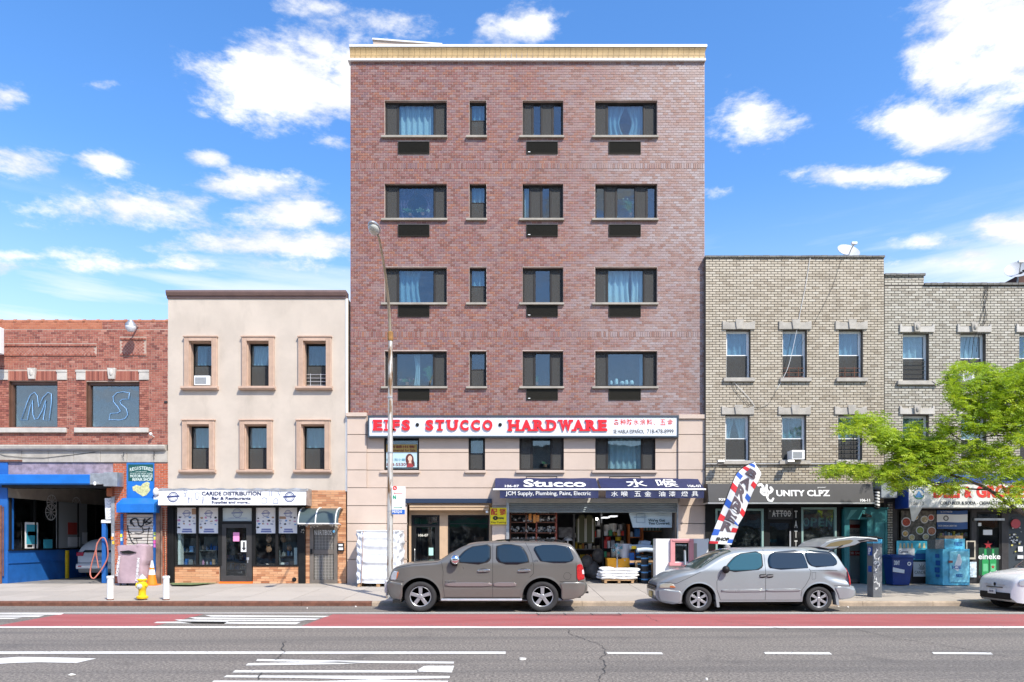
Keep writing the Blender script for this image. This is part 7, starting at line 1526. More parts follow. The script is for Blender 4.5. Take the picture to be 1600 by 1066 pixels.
    def arch(s,w=.05,m=None):
        for wx,wz in s.wheels:
            mb=MB();A=[math.radians(a) for a in range(-8,189,6)]
            for a,b in zip(A,A[1:]):
                q=[(s.ra+.001,a),(s.ra+w,a),(s.ra+w,b),(s.ra+.001,b)];mb.add([s.pt(wx+r*AX*math.cos(t),wz+r*math.sin(t),.012 if i in (0,3) else .004) for i,(r,t) in enumerate(q)],[(0,3,2,1)])
            put('wheel_arch_lip',mb,m or s.body.data.materials[0],s.root,smooth='all')
    def wheel(s,wx,wz,far,spokes,sw):
        w=bpy.data.objects.new('wheel',None);link(w,s.root);LOC[w.name]=LOC[s.root.name];r=s.r;g=-1 if not far else 1
        y0=s.YC+g*(s.W-.07);R_=.66*r
        mb=MB();pr=[(R_,.0),(R_+.02,-.02),(r*.86,-.03),(r*.96,-.015),(r,.02),(r,.20),(r*.96,.225),(R_,.22)]
        mb.lathe([(a,b if not far else-b) for a,b in pr],(wx,y0,wz),'y',36,sx=AX,cap=False)
        if far:mb.f=[f[::-1] for f in mb.f]
        put('tyre',mb,M['rubber'],w,smooth=True)
        if far:
            mb=MB();mb.lathe([(.001,0),(R_,0),(R_,-.1)],(wx,y0,wz),'y',24,sx=AX);put('rim',mb,WELL,w);return
        mb=MB();mb.lathe([(R_*.93,.06),(R_*.93,.0),(R_,-.012),(R_*1.02,.0)],(wx,y0,wz),'y',36,sx=AX,cap=False)
        for k in range(spokes):
            a=2*math.pi*k/spokes+math.pi/2;ca,sa=math.cos(a),math.sin(a);n0,n1=sw*R_*.5,sw*R_*.62
            P=[(R_*.16*ca+n0*sa,R_*.16*sa-n0*ca),(R_*.96*ca+n1*sa,R_*.96*sa-n1*ca),(R_*.96*ca-n1*sa,R_*.96*sa+n1*ca),(R_*.16*ca-n0*sa,R_*.16*sa+n0*ca)]
            mb.prism([(wx+p*AX,wz+q) for p,q in P],y0+.004,y0+.05)
        mb.lathe([(.001,-.01),(R_*.2,-.008),(R_*.26,.01),(R_*.26,.04)],(wx,y0,wz),'y',20,sx=AX)
        put('rim',mb,mat('alloy_rim',(.36,.37,.38),.32,.5),w,smooth=True,bev=.005)
        mb=MB();mb.lathe([(.001,.075),(R_*.98,.075)],(wx,y0,wz),'y',24,sx=AX);put('brake_back_disc',mb,mat('brake_disc',(.05,.05,.05),.5,.5),w)  # dark brake disc filling the wheel behind the spokes
    def topz(s,x,y):
        zt=lerp_prof(s.top,x);ye=s.side(x,zt);y=abs(y)
        if y<ye:return zt+.025*(1-(y/ye) ** 2)
        lo_,hi=s.belt-.2,zt
        for _ in range(22):
            m_=(lo_+hi)/2
            if s.side(x,m_)>y:lo_=m_
            else:hi=m_
        return lo_
    def topglass(s,name,xa,xb,k,m,off=.008):
        mb=MB()
        def f(u,v):
            x=xa+(xb-xa)*v;y=(u*2-1)*s.side(x,max(s.belt,lerp_prof(s.top,x)-s.rt))*k;return (x,s.YC+y,s.topz(x,y)+off)
        mb.grid(f,16,12);return put(name,mb,m,s.root,smooth='all')
YN=-7.1
def conv(ox,oy,k):return lambda a,b:(X(ox+a/k,YN),Z(oy+b/k,YN))
def C(cv,L):return [cv(a,b) for a,b in L]

# ---- taupe sport utility vehicle
cv=conv(590,830,4.706);px_=paint('taupe_metallic',(.155,.148,.13),.3)
suv=thing('sport_utility_vehicle','taupe brown sport utility vehicle with tinted windows parked at the kerb','car',(X(760,YN),YN+.95,0))
c=Car(suv,C(cv,[(52,400),(58,375),(72,345),(88,300),(112,272),(170,250),(250,236),(360,228),(435,222),(470,205),(520,172),(570,140),(630,108),(700,88),(800,79),(950,75),(1150,77),(1300,82),(1400,92),(1440,112),(1475,165),(1505,225),(1520,290),(1530,365),(1544,372),(1548,400)]),
        C(cv,[(52,440),(75,480),(110,512),(165,520),(200,500),(470,490),(1060,490),(1340,500),(1360,512),(1440,500),(1510,478),(1548,440)]),.98,YN+.98,[cv(312,483),cv(1213,483)],.398,.497,cv(0,240)[1],.17,[(.75,.30,2.2),(.35,.14,2.0)],px_,rt=.10)
c.arch(.055)
for (wx,wz) in c.wheels:c.wheel(wx,wz,False,5,.30);c.wheel(wx,wz,True,5,.3)
gf=c.panel('front_door_glass',C(cv,[(565,238),(600,190),(650,140),(720,107),(815,101),(826,110),(826,239)]),DARKG,.010)
gm_=c.panel('rear_door_glass',C(cv,[(878,112),(890,100),(1020,100),(1062,120),(1096,175),(1110,225),(1098,239),(878,239)]),DARKG,.010)
gr_=c.panel('quarter_glass',C(cv,[(1128,101),(1392,101),(1408,112),(1458,234),(1222,234),(1192,220)]),DARKG,.010)
for L in ([(556,244),(595,186),(648,134),(718,101),(822,95),(834,104),(834,245)],[(870,106),(886,94),(1024,94),(1068,116),(1103,172),(1118,228),(1103,245),(870,245)]):c.panel('window_seal',C(cv,L),SEAM,.007)
c.topglass('windscreen',cv(468,0)[0],cv(655,0)[0],.86,DARKG)
mb=MB()
for L in ([(846,88),(846,488)],[(470,228),(482,300),(478,380),(492,486)],[(1086,82),(1128,165),(1146,240),(1146,312),(1118,340)],[(1075,410),(1068,488)],[(494,486),(1066,486)],[(105,278),(250,248),(440,232)],[(130,365),(190,372)],[(1340,371),(1530,371)],[(1460,236),(1463,368)]):c.seam(mb,C(cv,L))
mb2=[cv(1395+27*math.cos(a*.35),331+27*math.sin(a*.35)) for a in range(19)];c.seam(mb,mb2,.006)
put('panel_gaps',mb,SEAM,suv,kind='stuff')
c.panel('door_moulding',C(cv,[(496,378),(842,378),(842,406),(496,406)]),mat('moulding_taupe',(.30,.26,.25),.25,.5),.022,1);c.panel('door_moulding',C(cv,[(850,378),(1020,378),(1020,406),(850,406)]),MATS['moulding_taupe'],.022,1)
mb=MB();(xa,za),(xb,zb_)=cv(466,513),cv(1062,497);mb.box(xa,xb,YN-.03,YN+.18,za,zb_);put('running_board',mb,M['alu'],suv,bev=.015)
for a in (735,1031):
    q=C(cv,[(a+8,306),(a+30,300),(a+70,296),(a+88,302),(a+60,270),(a+20,274)]);c.panel('handle_recess',C(cv,[(a+4,292),(a+22,272),(a+62,268),(a+82,290),(a+60,308),(a+20,308)]),mat('handle_shade',(.07,.065,.06),.4),.004,2)
    h_=c.panel('door_handle',C(cv,[(a,284),(a+92,280),(a+92,296),(a,300)]),M['chrome'],.035,2)
hl=c.panel('headlight',C(cv,[(84,362),(92,322),(112,294),(150,296),(148,322),(130,362)]),mat('lamp_clear',(.62,.66,.68),.08,.4,coat=1),.010,1);c.panel('indicator',C(cv,[(132,352),(140,300),(150,298),(148,322),(134,356)]),mat('amber_lamp',(.55,.14,.03),.15,coat=1),.014,1,parent=suv)
tl=c.panel('tail_light',C(cv,[(1464,240),(1500,238),(1522,290),(1524,364),(1465,366)]),mat('red_lamp',(.42,.008,.01),.1,coat=1,var=.3,vscale=20),.012,1);c.panel('reversing_lamp',C(cv,[(1505,285),(1519,285),(1523,318),(1506,318)]),mat('lamp_frost',(.7,.6,.6),.2),.018,1)
y_=YN-.0;(xa,za),(xb,zb_)=cv(497,374),cv(576,362);put('lettering',textmesh('TAHOE',xa,xb,za,zb_,YN-.005,.008,.02),M['chrome'],suv);(xa,za),(xb,zb_)=cv(1150,222),cv(1180,212);yy=YN+.98-c.side(xa,za);put('lettering',textmesh('LTZ',xa,xb,za,zb_,yy-.006,.006),M['chrome'],suv)
mb=MB();pts=[c.pt(*cv(a,b),-.16) for a,b in ((850,78),(880,68),(960,62),(1100,61),(1290,62),(1340,68),(1385,82))];mb.tube(pts,.016,6);mb.tube([(p[0],2*(YN+.98)-p[1],p[2]) for p in pts],.016,6)
for a in (960,1100,1270):p=c.pt(*cv(a,64),-.16);mb.box(p[0]-.06,p[0]+.06,p[1]-.03,p[1]+.03,p[2]-.07,p[2]+.0)
mb.box(*sorted((cv(960,0)[0],cv(975,0)[0])),YN+.25,YN+1.7,cv(0,64)[1],cv(0,58)[1]);put('roof_rails',mb,M['black'],suv)
mb=MB();(mx,mz)=cv(574,208);mb.ball((mx,YN-.13,mz),.125,.11,.13,14,9);mr=put('wing_mirror',mb,M['chrome'],suv,smooth='all');mb=MB();mb.ball((mx-.035,YN-.06,mz-.05),.11,.10,.12,12,8);mb.box(mx-.03,mx+.05,YN-.1,YN+.12,mz-.16,mz-.10);put('mirror_base',mb,M['black'],mr,smooth=True)
c.panel('front_bumper',C(cv,[(58,400),(66,372),(160,374),(182,382),(176,512),(112,510),(72,470)]),px_,.018,1);c.panel('rear_bumper',C(cv,[(1338,374),(1534,374),(1542,420),(1520,470),(1440,498),(1352,508),(1352,430)]),px_,.018,1)
mb=MB();(xa,za),(xb,zb_)=cv(26,492),cv(50,372);mb.box(xa,xb,YN+.45,YN+1.5,za+.1,zb_);mb.box(xa-.03,xa+.02,YN+.8,YN+1.15,za,zb_-.1);put('front_guard',mb,M['alu'],suv,bev=.02)
mb=MB();(xa,za),(xb,zb_)=cv(105,530),cv(165,508);mb.box(xa,xb,YN+.1,YN+1.85,za,zb_);mb.box(cv(200,0)[0],cv(1320,0)[0],YN+.3,YN+1.66,.30,.42);mb.box(cv(1350,0)[0],cv(1500,0)[0],YN+.2,YN+1.75,.36,.5);put('underbody',mb,WELL,suv)
mb=MB();(xa,za)=cv(1547,395);mb.box(xa,xa+.03,YN+.7,YN+1.25,za-.05,za+.12);mb.tube([(xa,YN+.98,.45),(xa+.12,YN+.98,.45)],.03,8);put('tow_bar',mb,M['black'],suv)

# ---- silver minivan with its rear hatch raised
cv=conv(1010,830,4.706);vp=paint('silver_metallic',(.29,.32,.325),.25)
van=thing('minivan','dented silver minivan parked at the kerb with its rear hatch raised','car',(X(1180,YN),YN+.92,0))
c=Car(van,C(cv,[(86,430),(90,408),(100,392),(120,374),(155,352),(214,322),(280,302),(360,286),(400,268),(450,236),(510,200),(570,168),(630,146),(700,134),(850,126),(1050,122),(1220,124),(1320,128),(1380,138),(1415,158),(1440,200),(1475,270),(1500,330),(1512,398),(1545,405),(1556,430)]),
        C(cv,[(86,480),(100,512),(130,530),(200,540),(290,530),(540,522),(1150,520),(1400,508),(1500,496),(1556,475)]),.93,YN+.93,[cv(389,502),cv(1277,502)],.33,.42,cv(0,292)[1],.30,[(.85,.36,2.2),(.3,.12,2.0)],vp)
c.arch(.04)
for (wx,wz) in c.wheels:c.wheel(wx,wz,False,6,.26);c.wheel(wx,wz,True,6,.3)
for nm,L,g_ in (('front_door_glass',[(566,296),(600,250),(650,200),(700,170),(760,157),(845,156),(856,172),(854,288)],TEALG),('sliding_door_glass',[(898,215),(915,175),(950,152),(1000,146),(1162,138),(1196,272),(1180,276),(905,286)],DARKG),('quarter_glass',[(1170,138),(1335,143),(1380,165),(1412,220),(1408,246),(1370,260),(1202,268)],DARKG)):c.panel(nm,C(cv,L),g_,.011,nr=12)
c.panel('window_seal',C(cv,[(555,302),(596,246),(646,195),(696,164),(758,150),(850,149),(863,170),(861,294)]),SEAM,.008)
c.topglass('windscreen',cv(372,0)[0],cv(640,0)[0],.90,mat('green_windscreen',(.05,.09,.075),.05,spec=.8,coat=.8))
mb=MB()
for L in ([(877,132),(877,505)],[(548,306),(518,370),(520,430),(548,508)],[(1198,276),(1210,300),(1200,345),(1170,400),(1146,430),(1140,470),(1145,508)],[(548,508),(1145,508)],[(1205,291),(1405,289)],[(270,432),(262,535)],[(1380,402),(1512,402)],[(112,388),(140,380),(225,386)],[(225,386),(400,300)]):c.seam(mb,C(cv,L))
c.seam(mb,C(cv,[(1218,305),(1245,303),(1245,352),(1218,354),(1218,305)]),.005);put('panel_gaps',mb,SEAM,van,kind='stuff')
c.panel('door_moulding',C(cv,[(552,428),(874,427),(874,445),(552,446)]),vp,.02,1);c.panel('door_moulding',C(cv,[(880,427),(1130,424),(1136,432),(1128,440),(880,443)]),vp,.02,1)
for a in (830,882):c.panel('handle_recess',C(cv,[(a,318),(a+50,314),(a+54,328),(a+44,344),(a+12,346),(a,334)]),SEAM,.004,2);c.panel('door_handle',C(cv,[(a+4,326),(a+50,320),(a+50,332),(a+4,338)]),mat('handle_grey',(.16,.16,.16),.4),.03,1)
c.panel('headlight',C(cv,[(108,420),(112,398),(138,387),(196,386),(222,418),(122,424)]),mat('yellowed_lamp',(.55,.53,.40),.12,.2,coat=1),.010,1);c.panel('indicator',C(cv,[(178,418),(180,404),(208,404),(220,418)]),MATS['amber_lamp'],.015,1)
c.panel('tail_light',C(cv,[(1476,272),(1492,272),(1512,330),(1510,400),(1496,402)]),MATS['red_lamp'],.012,1)
c.panel('rear_bumper',C(cv,[(1378,406),(1550,408),(1556,450),(1540,488),(1420,508),(1414,470)]),vp,.016,1);c.panel('front_bumper',C(cv,[(96,440),(112,430),(264,434),(258,536),(140,532),(108,512)]),vp,.016,1)
# the crumpled quarter panel behind the rear wheel
o=LOC[van.name];dx,dz=cv(1400,340);me=c.body.data
for v in me.vertices:
    p=v.co+o
    if p.y<YN+.5:
        q=((p.x-dx)/.42) ** 2+((p.z-dz+(p.x-dx)*.25)/.13) ** 2
        if q<1:v.co.y += .055*(1-q) ** 1.2
        q=((p.x-dx-.28)/.16) ** 2+((p.z-dz-.02)/.22) ** 2
        if q<1:v.co.y += .03*(1-q)
mb=MB();(xa,za)=cv(96,425);mb.box(xa-.02,xa+.06,YN+.35,YN+1.5,za-.08,za+.07)
for k in range(3):mb.box(xa-.045,xa-.02,YN+.38,YN+1.47,za-.06+k*.045,za-.04+k*.045)
put('grille',mb,M['black'],van);mb=MB();mb.box(cv(78,0)[0],cv(84,0)[0],YN+.72,YN+1.1,cv(0,500)[1],cv(0,458)[1]);put('number_plate',mb,mat('old_plate',(.55,.42,.12),.4),van)
mb=MB();(mx,mz)=cv(576,282);mb.ball((mx,YN-.10,mz),.10,.09,.10,12,8);mb.box(mx-.02,mx+.05,YN-.08,YN+.06,mz-.08,mz-.03);put('wing_mirror',mb,M['black'],van,smooth=True)
for a,b_ in ((507,455),(1388,440)):
    (xa,za),(xb,zb_)=cv(a,b_+105),cv(a+25,b_);mb=MB();mb.prism([(xa,zb_),(xa+.07,zb_),(xb+.03,za),(xa+.05,za)],YN+.02,YN+.24);put('mud_flap',mb,vp,van)
mb=MB();mb.box(cv(200,0)[0],cv(1400,0)[0],YN+.3,YN+1.55,.2,.3);(xa,za)=cv(1000,555);mb.box(cv(990,0)[0],cv(1160,0)[0],YN+.8,YN+1.3,.12,.25);put('underbody',mb,WELL,van)
mb=MB();P=lambda L:[(X(a,YN),Z(b,YN)) for a,b in L];ya,yb=YN+.18,YN+1.62
mb.prism(P([(1286,855),(1296,847),(1312,842),(1338,838.5),(1362,839.5),(1377,841.5),(1378,847),(1366,844.5),(1352,847),(1341,852),(1322,856),(1300,858)]),ya,yb);ht=put('rear_hatch',mb,vp,van,bev=.015)
mb=MB();mb.prism(P([(1294,854.5),(1303,848.5),(1318,845),(1334,843.5),(1339,845),(1334,849),(1318,853.5)]),ya-.004,ya+.02);put('hatch_glass',mb,mat('hatch_glass_tan',(.18,.15,.08),.2),ht)
mb=MB();mb.prism(P([(1345,844.5),(1362,842),(1376,844),(1377,846.5),(1362,843.5),(1349,847)]),ya-.004,ya+.02);put('hatch_lining',mb,M['black'],ht);mb=MB();mb.tube([(X(1299,YN),ya-.01,Z(863,YN)),(X(1322,YN),ya-.01,Z(852,YN))],.012,6);put('gas_strut',mb,M['black'],ht)
mb=MB();hx=X(1090,YN)+.15;yy=YN+1.86;ang=math.radians(68);ca,sa=math.cos(ang),math.sin(ang)
D=lambda u,z,t=0:(hx+u*ca*.55+t*sa,yy+u*sa+t*-ca,z)
for t in (0,):
    mb.add([D(0,.45),D(1.0,.45),D(1.0,1.1),D(0,1.1),D(0,.45,.05),D(1,.45,.05),D(1,1.1,.05),D(0,1.1,.05)],[(3,2,1,0),(4,5,6,7),(0,1,5,4),(1,2,6,5),(2,3,7,6),(3,0,4,7)])
mb.tube([D(0,1.1),D(.35,1.42),D(.6,1.55),D(.95,1.56),D(1.0,1.1)],.03,6);put('open_far_door',mb,vp,van)

# ---- nose of a small white car entering at the right
XN=X(1588,YN)
wc=thing('small_car','small white car with a New York plate cut by the right edge of the photo','car',(XN+1.8,YN+.8,0))
wp=paint('white_car_paint',(.74,.75,.74),.0,.22)
c=Car(wc,[(XN,.62),(XN+.03,.78),(XN+.12,.88),(XN+.3,.96),(XN+.6,1.03),(XN+.85,1.07),(XN+1.0,1.14),(XN+1.3,1.38),(XN+1.6,1.50),(XN+2.2,1.53),(XN+2.9,1.46),(XN+3.4,1.15),(XN+3.58,.8),(XN+3.6,.6)],
        [(XN,.36),(XN+.1,.24),(XN+.4,.2),(XN+3.3,.2),(XN+3.6,.35)],.80,YN+.80,[(XN+.68,.31),(XN+2.98,.31)],.31,.37,1.0,.3,[(.35,.22,2.2),(.4,.2,2.2)],wp,rt=.12)
for (wx,wz) in c.wheels:c.wheel(wx,wz,False,5,.3);c.wheel(wx,wz,True,5,.3)
c.panel('door_glass',[(XN+1.12,1.08),(XN+1.4,1.36),(XN+1.7,1.44),(XN+2.2,1.44),(XN+2.2,1.08)],DARKG);c.topglass('windscreen',XN+.92,XN+1.5,.88,DARKG)
c.panel('headlight',[(XN+.1,.70),(XN+.12,.84),(XN+.3,.9),(XN+.42,.84),(XN+.38,.72),(XN+.22,.66)],MATS['lamp_clear'],.012,2)
xf=XN-.012
mb=MB();mb.box(xf-.01,xf+.12,YN+.22,YN+1.38,.30,.48);put('lower_intake',mb,M['black'],wc,bev=.02)
mb=MB();mb.box(xf-.02,xf+.02,YN+.5,YN+1.1,.605,.625);put('slot',mb,M['black'],wc);mb=MB();mb.box(xf-.035,xf-.015,YN+.72,YN+1.02,.43,.56);npl=put('number_plate',mb,M['whitep'],wc,bev=.004)
tm=textmesh('JHN 4821'[0:0] or 'N-D',0,.16,0,.05,0,.003,.03);tm.v=[(xf-.037+y,YN+.95-x,z+.47) for x,y,z in tm.v];put('lettering',tm,M['ink'],wc)
mb=MB();mb.ball((xf+.005,YN+.8,.69),.015,.045,.05);put('emblem',mb,M['rubber'],wc,smooth='all');mb=MB();mb.box(xf-.004,xf+.02,YN+.42,YN+.68,.675,.695);mb.box(xf-.004,xf+.02,YN+.92,YN+1.2,.675,.695);put('chrome_bar',mb,M['alu'],wc)

# ---- white car standing inside the garage, tail to the street
gcx=X(117,2.6)+.92;gc=thing('garaged_car','white wagon parked nose in inside the dark garage bay','car',(0,0,0))
c=Car(gc,[(-2.3,.7),(-2.2,.85),(-1.3,1.05),(-.7,1.4),(-.3,1.58),(.8,1.62),(1.6,1.58),(2.0,1.35),(2.2,1.0),(2.3,.8),(2.32,.6)],[(-2.3,.4),(-2,.25),(2.1,.25),(2.32,.4)],.92,0,[(-1.4,.35),(1.35,.35)],.35,.42,1.05,.3,[(.5,.3,2),(.3,.14,2)],mat('dull_white_car',(.6,.61,.6),.3,coat=.5))
for (wx,wz) in c.wheels:c.wheel(wx,wz,False,5,.3);c.wheel(wx,wz,True,5,.3)
mb=MB();mb.grid(lambda u,v:(1.62+.50*(1-v)+.02+.10*(1-v),(u-.5)*(1.30-.25*v),1.08+.44*v),6,4);put('rear_glass',mb,DARKG,gc)
for sg in (-1,1):mb=MB();mb.box(2.06,2.25,sg*.62,sg*.9,.92,1.08);put('tail_light',mb,MATS['red_lamp'],gc,bev=.02)
mb=MB();mb.box(2.24,2.33,-.22,.22,.76,.90);put('number_plate',mb,mat('plate_blue',(.25,.32,.45),.4),gc);mb=MB();mb.box(2.2,2.36,-.86,.86,.40,.62);put('rear_bumper',mb,MATS['dull_white_car'],gc,bev=.04);mb=MB();mb.box(2.31,2.345,-.85,.85,.65,.66);put('bumper_gap',mb,SEAM,gc)
mb=MB();mb.box(2.365,2.375,-.75,-.62,.5,.54);mb.box(2.365,2.375,.62,.75,.5,.54);put('reflector',mb,MATS['red_lamp'],gc)
gc.rotation_euler=(0,0,-math.pi/2);gc.location=(gcx,2.6+2.3,.31)

# ================================================================ street furniture
yl=-4.55
lp=thing('street_lamp','tall steel street lamp with a curved arm over the road near the wrapped pallet','street lamp',(X(609,yl),yl,walk_z(yl)))
bx_=X(609.5,yl);zt=Z(525,yl);pol=MB();pol.tube([(bx_,yl,walk_z(yl)),(bx_,yl,1.2),(bx_+.01,yl,zt)],[.105,.095,.062],8)
def polemat():
    m=mat('weathered_pole',(.50,.48,.44),.5,.35);t=NT(m.node_tree);b=t.n['Principled BSDF'];geo=t.new('ShaderNodeNewGeometry').outputs['Position']
    n=t.noise(t.v('MULTIPLY',geo,(3,3,.5)),2.2,8,.7);t.put(b.inputs['Base Color'],t.mix(t.smooth(n,.46,.6),(.55,.53,.48,1),(.20,.11,.05,1)));return m
pm_=polemat();put('pole',pol,pm_,lp,smooth=True)
b=MB();b.lathe([(.13,0),(.13,.35),(.105,.40)],(bx_,yl,walk_z(yl)),'z',8);put('base_sleeve',b,pm_,lp)
b=MB();b.lathe([(.075,0),(.085,.05),(.085,.25),(.06,.28)],(bx_+.01,yl,zt-.15),'z',10);put('arm_collar',b,mat('rust_band',(.28,.14,.04),.8,var=.3),lp)
yh=-7.6;P0=Vector((bx_+.0,yl,zt));P3_=Vector((X(591,yh),yh,Z(368,yh)))
pts=[]
for k in range(15):
    u=k/14;a=P0.lerp(P3_,u ** 1.7);a.z=P0.z+(P3_.z-P0.z)*(1-(1-u) ** 2.0);a.x=P0.x+(P3_.x-P0.x)*u ** 2;pts.append(a)
b=MB();b.tube(pts,[.045-.014*k/14 for k in range(15)],8);put('arm',b,mat('arm_steel',(.42,.36,.26),.45,.4,var=.2),lp,smooth=True)
e=pts[-1];hd_=MB();hd_.ball((e.x-.04,e.y-.30,e.z+.06),.15,.34,.09,16,9);put('lamp_head',hd_,M['steel'],lp,smooth='all');b=MB();b.ball((e.x-.04,e.y-.36,e.z+.0),.13,.24,.13,14,8);put('lamp_lens',b,mat('lamp_lens',(.5,.5,.44),.15),lp,smooth='all')
for k,z in enumerate((Z(708,yl),Z(800,yl),Z(845,yl),Z(622,yl))):b=MB();b.lathe([(.09,0),(.09,.03)],(bx_,yl,z),'z',10);put('strap',b,M['steel'],lp)
ysn_=yl-.10
t=thing('bus_stop_sign','white bus stop sign panel with a blue foot strapped to the street lamp','sign',(X(622.5,ysn_),ysn_,Z(804,ysn_)))
b=MB();b.prism(chaikin([(X(612,ysn_),Z(760,ysn_)),(X(633.5,ysn_),Z(760.5,ysn_)),(X(633,ysn_),Z(804,ysn_)),(X(612,ysn_),Z(804,ysn_))],1)[:0] or [(X(612,ysn_),Z(760,ysn_)),(X(633.5,ysn_),Z(760.5,ysn_)),(X(633,ysn_),Z(804,ysn_)),(X(612,ysn_),Z(804,ysn_))],ysn_,ysn_+.012);put('panel',b,M['whitep'],t,bev=.004)
b=MB();b.box(X(612.3,ysn_),X(632.6,ysn_),ysn_-.005,ysn_-.001,Z(803.6,ysn_),Z(796.5,ysn_));put('blue_band',b,mat('transit_blue',(.02,.12,.48),.4),t)
text('lettering','M57Q10',613,628,797.5,802.5,ysn_-.006,M['whitep'],t,.03);text('lettering','N',614,619,774,780,ysn_-.004,mat('route_green',(.0,.32,.16),.5),t,.05)
b=MB();annulus(b,X(617,ysn_),Z(762.8,ysn_),.03,.065,ysn_-.004,18);line2(b,[(X(614.6,ysn_),Z(765.5,ysn_)),(X(619.4,ysn_),Z(760.4,ysn_))],.015,ysn_-.005);line2(b,[(X(615,ysn_),Z(771,ysn_)),(X(629,ysn_),Z(771.6,ysn_))],.014,ysn_-.004);line2(b,[(X(615,ysn_),Z(771,ysn_)),(X(617,ysn_),Z(769.8,ysn_))],.014,ysn_-.004);put('no_standing_mark',b,M['redink'],t)
b=MB();line2(b,[(X(615,ysn_),Z(793,ysn_)),(X(628,ysn_),Z(793.4,ysn_))],.014,ysn_-.004);line2(b,[(X(628,ysn_),Z(793.4,ysn_)),(X(626,ysn_),Z(792,ysn_))],.014,ysn_-.004);put('arrow_mark',b,MATS['route_green'],t)
for px,l in ((172.3,'left white steel bollard near the kerb, beside the covered stand'),(259.7,'right white steel bollard near the kerb, beyond the yellow hydrant')):
    y=-5.0;x=X(px,y);z0=walk_z(y);h_=Z(900,y)-z0;t=thing('bollard',l,'bollard',(x,y,z0),'white bollards round the hydrant')
    b=MB();b.lathe([(.088,0),(.085,.02),(.085,h_-.07)],(x,y,z0),'z',18);put('post',b,mat('chipped_white',(.76,.76,.73),.5,var=.06,vscale=9,grime=.5),t,smooth=True)
    b=MB();b.lathe([(.10,0),(.10,.055),(.085,.07),(.001,.075)],(x,y,z0+h_-.07),'z',18);put('cap',b,MATS['chipped_white'],t,smooth=True);b=MB();b.lathe([(.092,0),(.09,.03)],(x,y,z0),'z',16);put('rusty_foot',b,M['rust'],t)
y=-5.0;x=X(222.3,y);z0=walk_z(y);hy=thing('fire_hydrant','yellow fire hydrant with a silver bonnet between two white bollards','fire hydrant',(x,y,z0))
b=MB();b.lathe([(.15,.04),(.16,.06),(.16,.10),(.105,.13),(.10,.30),(.115,.32),(.115,.50),(.10,.55),(.135,.57),(.135,.60),(.11,.62)],(x,y,z0),'z',20);put('barrel',b,mat('hydrant_yellow',(.80,.52,.01),.4,var=.12,vscale=9,grime=.4),hy,smooth=True)
b=MB();b.lathe([(.11,.62),(.09,.67),(.05,.71),(.03,.72),(.03,.75),(0,.75)],(x,y,z0),'z',16);put('bonnet',b,mat('hydrant_silver',(.62,.63,.6),.4,.3),hy,smooth=True);b=MB();b.lathe([(.13,0),(.11,.04)],(x,y,z0),'z',14);put('dirty_base',b,M['rust'],hy)
for (dx_,r_,m_) in ((-.15,.075,'hydrant_yellow'),(.14,.05,'hydrant_yellow')):b=MB();b.lathe([(r_,0),(r_,dx_*.6),(r_*1.15,dx_*.6),(r_*1.15,dx_),(r_*.5,dx_*1.1),(.001,dx_*1.1)],(x,y,z0+.42),'x',14);put('outlet',b,MATS[m_],hy,smooth=True)
b=MB();b.lathe([(.001,-.20),(.03,-.20),(.03,-.16),(.07,-.15),(.08,-.11),(.06,-.08)],(x-.02,y,z0+.40),'y',14);put('front_cap',b,MATS['hydrant_silver'],hy,smooth=True)
y=-.62;x=X(237.5,y);z0=walk_z(y);t=thing('traffic_cone','orange traffic cone with a pale collar beside the shutter frame','traffic cone',(x,y,z0));H_=Z(876,y)-z0
cf_=lambda a:.17-.14*a
b=MB();b.box(x-.22,x+.22,y-.2,y+.2,z0,z0+.035);b.lathe([(cf_(a),.035+a*(H_-.035)) for a in (0,.4)],(x,y,z0),'z',18);put('cone',b,M['orange'],t);b=MB();b.lathe([(cf_(a)+.001,.035+a*(H_-.035)) for a in (.62,.7)],(x,y,z0),'z',18);put('orange_band',b,M['orange'],t);b=MB();b.lathe([(cf_(a)+.002,.035+a*(H_-.035)) for a in (.4,.62)],(x,y,z0),'z',18);b.lathe([(cf_(a)+.002,.035+a*(H_-.035)) for a in (.7,1.0)],(x,y,z0),'z',18);put('reflective_collar',b,M['white'],t)
# covered stand with a pink cover
y=-.95;cvx0,cvx1,cz0,cz1=X(179.5,y),X(225,y),walk_z(y),Z(853,y);ct=thing('covered_stand','pinkish grey fabric covered stand with white vertical lettering near the shutter','covered stand',((cvx0+cvx1)/2,y+.3,cz0))
cm=mat('dusty_pink_fabric',(.40,.29,.32),.85,var=.1,vscale=4,bump=.3,bscale=14);b=MB()
def cvr(u,v):
    a=u*2*math.pi;r=1-.10*(1-v) ** 2 ;ex=lambda q:math.copysign(abs(q) ** .35,q);f_=1+.035*math.sin(a*7+v*5)*(1-v)+.02*math.sin(a*3+v*9)
    cx=(cvx0+cvx1)/2+(.03 if v>.5 else-.02);top_=cz1+.04*math.sin(a)*0-(.03*math.cos(a*2) if v>.9 else 0)
    return (cx+(cvx1-cvx0)*.5*r*f_*ex(math.cos(a)),y+.33+.33*r*f_*ex(math.sin(a)),cz0+.10+(top_-cz0-.10)*v)
b.grid(cvr,64,16);o0=len(b.v)-65;b.add([b.v[o0+i] for i in range(64)],[tuple(range(64))]);b.ball(((cvx0+cvx1)/2+.28,y+.3,cz1-.02),.25,.3,.09,12,6,jit=.3);put('cover',b,cm,ct,smooth='all')
